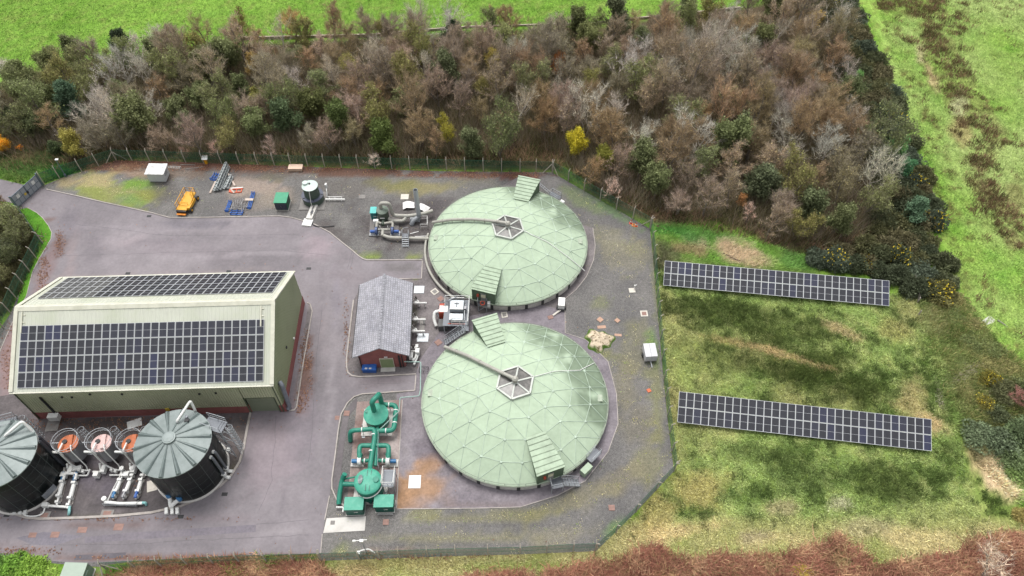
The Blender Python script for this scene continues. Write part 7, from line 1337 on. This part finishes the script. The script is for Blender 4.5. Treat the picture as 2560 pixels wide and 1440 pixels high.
scatter('meadow_grass', 46000, SOUTH, .3, .09, 5, vegc(1.6, (1, 1, 1), 0, .2), 900, jit=.22, lean=1.2, wind=(-.35, -.15))
scatter('rush_tussocks', 7000, MEADOW, .5, .08, 16, vegc(1.0, A(86, 106, 46), .6), 901, keep=lambda x, y, px, py, r: r.uniform(0, 1, len(x)) < np.clip((.13-veg(x, y).mean(1)*(.3+1.35*fbm(x*.28, y*.95, 78)))/.1, .05, .85), jit=.2, lean=.9)
scatter('bracken', 12000, BRACKEN, .7, .11, 7, vegc(1.3, (1, 1, 1), 0, .1), 902, jit=.3, lean=1.5, keep=lambda x, y, px, py, r: veg(x, y)[:, 0] > veg(x, y)[:, 1]*1.35)
scatter('bracken', 3000, BRACKEN2, .7, .11, 7, vegc(1.3, (1, 1, 1), 0, .1), 903, jit=.3, lean=1.5)
PAST = [(2180, -30), (2260, 250), (2340, 480), (2400, 700), (2480, 830), (2600, 950), (2600, -30)]
scatter('pasture_grass', 30000, PAST, .25, .1, 4, vegc(1.25, (1, 1, 1), 0, .12), 904, jit=.25, lean=1.0)
def rushk(x, y, px, py, r):
    d = np.minimum(seg_dist(px, py, RUSH)/58, seg_dist(px, py, RUSH2)/46); near = (d+(fbm(x*.35, y*.35, 171)-.5)*3.2 < .62) & (r.uniform(0, 1, len(x)) < .85)
    return near | ((r.uniform(0, 1, len(x)) < .035) & (np.abs(sd(px, py, RIGHT)+70) < 110))
def rushc(x, y, r):
    pal = np.array([A(128, 108, 82), A(112, 100, 66), A(142, 116, 90), A(92, 88, 56), A(180, 152, 120)]); return pal[r.choice(5, len(x), p=[.3, .27, .2, .2, .03])]*1.25*r.uniform(.7, 1.3, (len(x), 1))
scatter('rush_tussocks', 4600, PAST, .6, .1, 16, rushc, 905, jit=.34, lean=1.0, keep=rushk)
scatter('scrub_grass', 16000, [(2290, 720), (2400, 740), (2480, 860), (2600, 960), (2600, 1300), (2440, 1140), (2380, 1040), (2330, 900)], .5, .1, 7, vegc(1.6), 906, jit=.3, lean=1.2, wind=(.2, -.2))
scatter('field_grass', 30000, [(-200, -200), (2150, -30), (1840, 30), (1250, 88), (500, 135), (180, 160), (0, 215), (-120, 230)], .2, .16, 4, vegc(1.25, (1, 1, 1), 0, .12), 907, jit=.3, lean=1.2)
FLOOR = [(-30, 225), (60, 195), (520, 130), (1000, 112), (1560, 84), (2060, 20), (2220, 400), (2240, 560), (2050, 645), (1900, 600), (1640, 552), (1500, 485), (1390, 415), (1000, 412), (331, 396), (240, 408), (150, 430), (-30, 430)]
def undc(x, y, r):
    n = fbm(x*.2, y*.2, 160)[:, None]; pal = np.array([A(104, 88, 66), A(86, 90, 54), A(120, 98, 80), A(78, 74, 52)]); return pal[r.integers(0, 4, len(x))]*(.8+n*1.3)*1.7
scatter('undergrowth', 24000, FLOOR, 1.0, .1, 6, undc, 908, jit=.4, lean=1.1)
scatter('undergrowth', 15000, FLOOR, 2.9, .05, 9, lambda x, y, r: np.array([A(134, 124, 104), A(118, 112, 92), A(124, 116, 84), A(140, 126, 112)])[r.integers(0, 4, len(x))]*r.uniform(1.2, 2.0, (len(x), 1)), 917, jit=.45, lean=.8, keep=lambda x, y, px, py, r: inside(px, py, TREEZONE) & (py > np.interp(px, [0, 500, 1000, 1700, 2100], [240, 170, 140, 90, 60])))
scatter('undergrowth', 5000, [(-40, 400), (60, 380), (160, 395), (230, 405), (165, 438), (110, 455), (60, 455), (-40, 430)], .5, .12, 7, vegc(1.2), 909, jit=.25, lean=1.2)
scatter('undergrowth', 4000, [(-60, 505), (40, 525), (95, 600), (88, 640), (30, 760), (-60, 860)], .8, .1, 6, lambda x, y, r: np.tile(A(104, 100, 70), (len(x), 1))*r.uniform(.8, 1.7, (len(x), 1)), 910, jit=.35, lean=1.1)
scatter('verge_grass', 7000, [(1640, 552), (1850, 590), (2030, 645), (2040, 690), (1660, 650)], .4, .09, 6, vegc(1.5), 911, jit=.25, lean=1.3, wind=(.3, -.2))

def scrubc(x, y, r):
    pal = np.array([A(96, 104, 58), A(128, 122, 78), A(150, 146, 96), A(84, 100, 48), A(98, 106, 58)]); return pal[r.integers(0, 5, len(x))]*1.9*r.uniform(.7, 1.3, (len(x), 1))
scatter('rush_tussocks', 1500, [(2300, 735), (2400, 745), (2480, 860), (2600, 940), (2600, 1080), (2420, 1080), (2370, 1000), (2330, 860)], .65, .1, 16, scrubc, 916, jit=.36, lean=1.1)
# weeds on the gravel, dead leaves blown against kerbs and fence
def weedc(x, y, r): pal = np.array([A(150, 150, 80), A(176, 166, 112), A(120, 140, 66), A(196, 186, 150)]); return pal[r.integers(0, 4, len(x))]*2.3*r.uniform(.7, 1.3, (len(x), 1))
def weedk(x, y, px, py, r):
    m = np.zeros(len(x))
    for (bx, by, rx, ry, tl, c, st) in moss+nwgrass[:9]:
        a = math.radians(tl); dx, dy = px-bx, py-by; d = np.hypot((dx*math.cos(a)+dy*math.sin(a))/rx, (-dx*math.sin(a)+dy*math.cos(a))/ry); m = np.maximum(m, np.clip(1.25-d, 0, 1)*st)
    return (r.uniform(0, 1, len(x)) < m*.9*np.clip((fbm(x*.5, y*.5, 180)-.3)*4, 0, 1)+.03) & ~inside(px, py, ROAD)
scatter('yard_weeds', 16000, [(160, 440), (400, 400), (1380, 430), (1625, 572), (1685, 1178), (1490, 1378), (804, 1400), (830, 1275), (1200, 1275), (1460, 1210), (1545, 1060), (1400, 800), (1480, 600), (1300, 470), (1060, 640), (880, 620), (640, 540), (330, 515)], .13, .07, 6, weedc, 912, jit=.14, lean=1.6, keep=weedk)
def leafk(x, y, px, py, r):
    m = np.full(len(x), .0012)
    for (bx, by, rx, ry, st) in ((765, 920, 16, 90, 1), (748, 1010, 10, 30, .8), (110, 690, 14, 90, .8), (30, 880, 24, 90, .6), (150, 600, 14, 50, .6), (300, 414, 170, 14, 1), (700, 420, 420, 11, 1), (1200, 437, 180, 9, 1), (560, 1394, 300, 7, .9), (60, 1380, 90, 14, .6), (300, 1066, 300, 10, .4), (1020, 1392, 240, 8, .6), (866, 840, 8, 90, .5), (300, 1298, 300, 5, .4), (330, 1050, 300, 6, .6)): m = np.maximum(m, np.clip(1.3-np.hypot((px-bx)/rx, (py-by)/ry), 0, 1)*st)
    return r.uniform(0, 1, len(x)) < m*np.clip((fbm(x*.6, y*.6, 185)-.25)*3, 0, 1)
def leafc(x, y, r): pal = np.array([A(132, 98, 80), A(116, 84, 70), A(152, 116, 92)]); return pal[r.integers(0, 3, len(x))]*1.4*r.uniform(.7, 1.3, (len(x), 1))
def litter_scatter(n, seed):
    r = np.random.default_rng(seed); lo, hi = g(-150, 1400), g(1500, 400); x, y = r.uniform(-85, 12, n*40), r.uniform(28, 100, n*40); px, py = to_px(x, y); k = leafk(x, y, px, py, r) & (px > -10); x, y = x[k][:n], y[k][:n]; m = len(x); a = r.uniform(0, 2*PI, m); s = r.uniform(.05, .13, m)
    z = .075+r.uniform(0, .03, m); V = np.stack([np.stack([x+np.cos(a+q)*s, y+np.sin(a+q)*s, z+r.uniform(0, .05, m)], 1) for q in (0, 2.1, 4.2)], 1).reshape(-1, 3); o = link('fallen_leaves', soup('fallen_leaves', V, 3, np.repeat(leafc(x, y, r), 3, 0), GRASSM)); o['kind'] = 'stuff'
litter_scatter(11000, 915)
# ------------------------------------------------------------------ camera, light
cd = bpy.data.cameras.new('camera'); cam = bpy.data.objects.new('camera', cd); C.objects.link(cam)
cam.location = (0, 0, CAMH); cam.rotation_euler = (math.radians(90)-PITCH, 0, 0)
cd.sensor_width = 36; cd.lens = 36*FOC/2560; cd.clip_end = 12000; cd.clip_start = .5
bpy.context.scene.camera = cam
wd = bpy.data.worlds.new('World'); bpy.context.scene.world = wd; wd.use_nodes = True
nt = wd.node_tree; N, L = nt.nodes, nt.links; bg = N['Background']
sky = N.new('ShaderNodeTexSky'); sky.sky_type = 'NISHITA'; sky.sun_disc = False
SE, SR = math.radians(70), math.radians(-20)
sky.sun_elevation = SE; sky.sun_rotation = SR; sky.air_density = 1; sky.dust_density = 4; sky.ozone_density = 1
hs = N.new('ShaderNodeHueSaturation'); hs.inputs['Saturation'].default_value = .16
L.new(sky.outputs[0], hs.inputs['Color']); L.new(hs.outputs[0], bg.inputs['Color']); bg.inputs['Strength'].default_value = .15
ld = bpy.data.lights.new('sun', 'SUN'); ld.energy = 1.15; ld.angle = math.radians(24); ld.color = (1, .97, .92)
so = bpy.data.objects.new('sun', ld); C.objects.link(so)
dv = Vector((math.cos(SE)*math.sin(SR), math.cos(SE)*math.cos(SR), math.sin(SE)))     # towards the sun
so.rotation_euler = dv.to_track_quat('Z', 'Y').to_euler(); so.location = dv*200
sc = bpy.context.scene
sc.view_settings.view_transform = 'Standard'; sc.view_settings.look = 'None'; sc.view_settings.gamma = 1; sc.view_settings.exposure = .85
try:
    sc.cycles.max_bounces = 6; sc.cycles.diffuse_bounces = 3; sc.cycles.glossy_bounces = 2; sc.cycles.transparent_max_bounces = 12
except Exception: pass
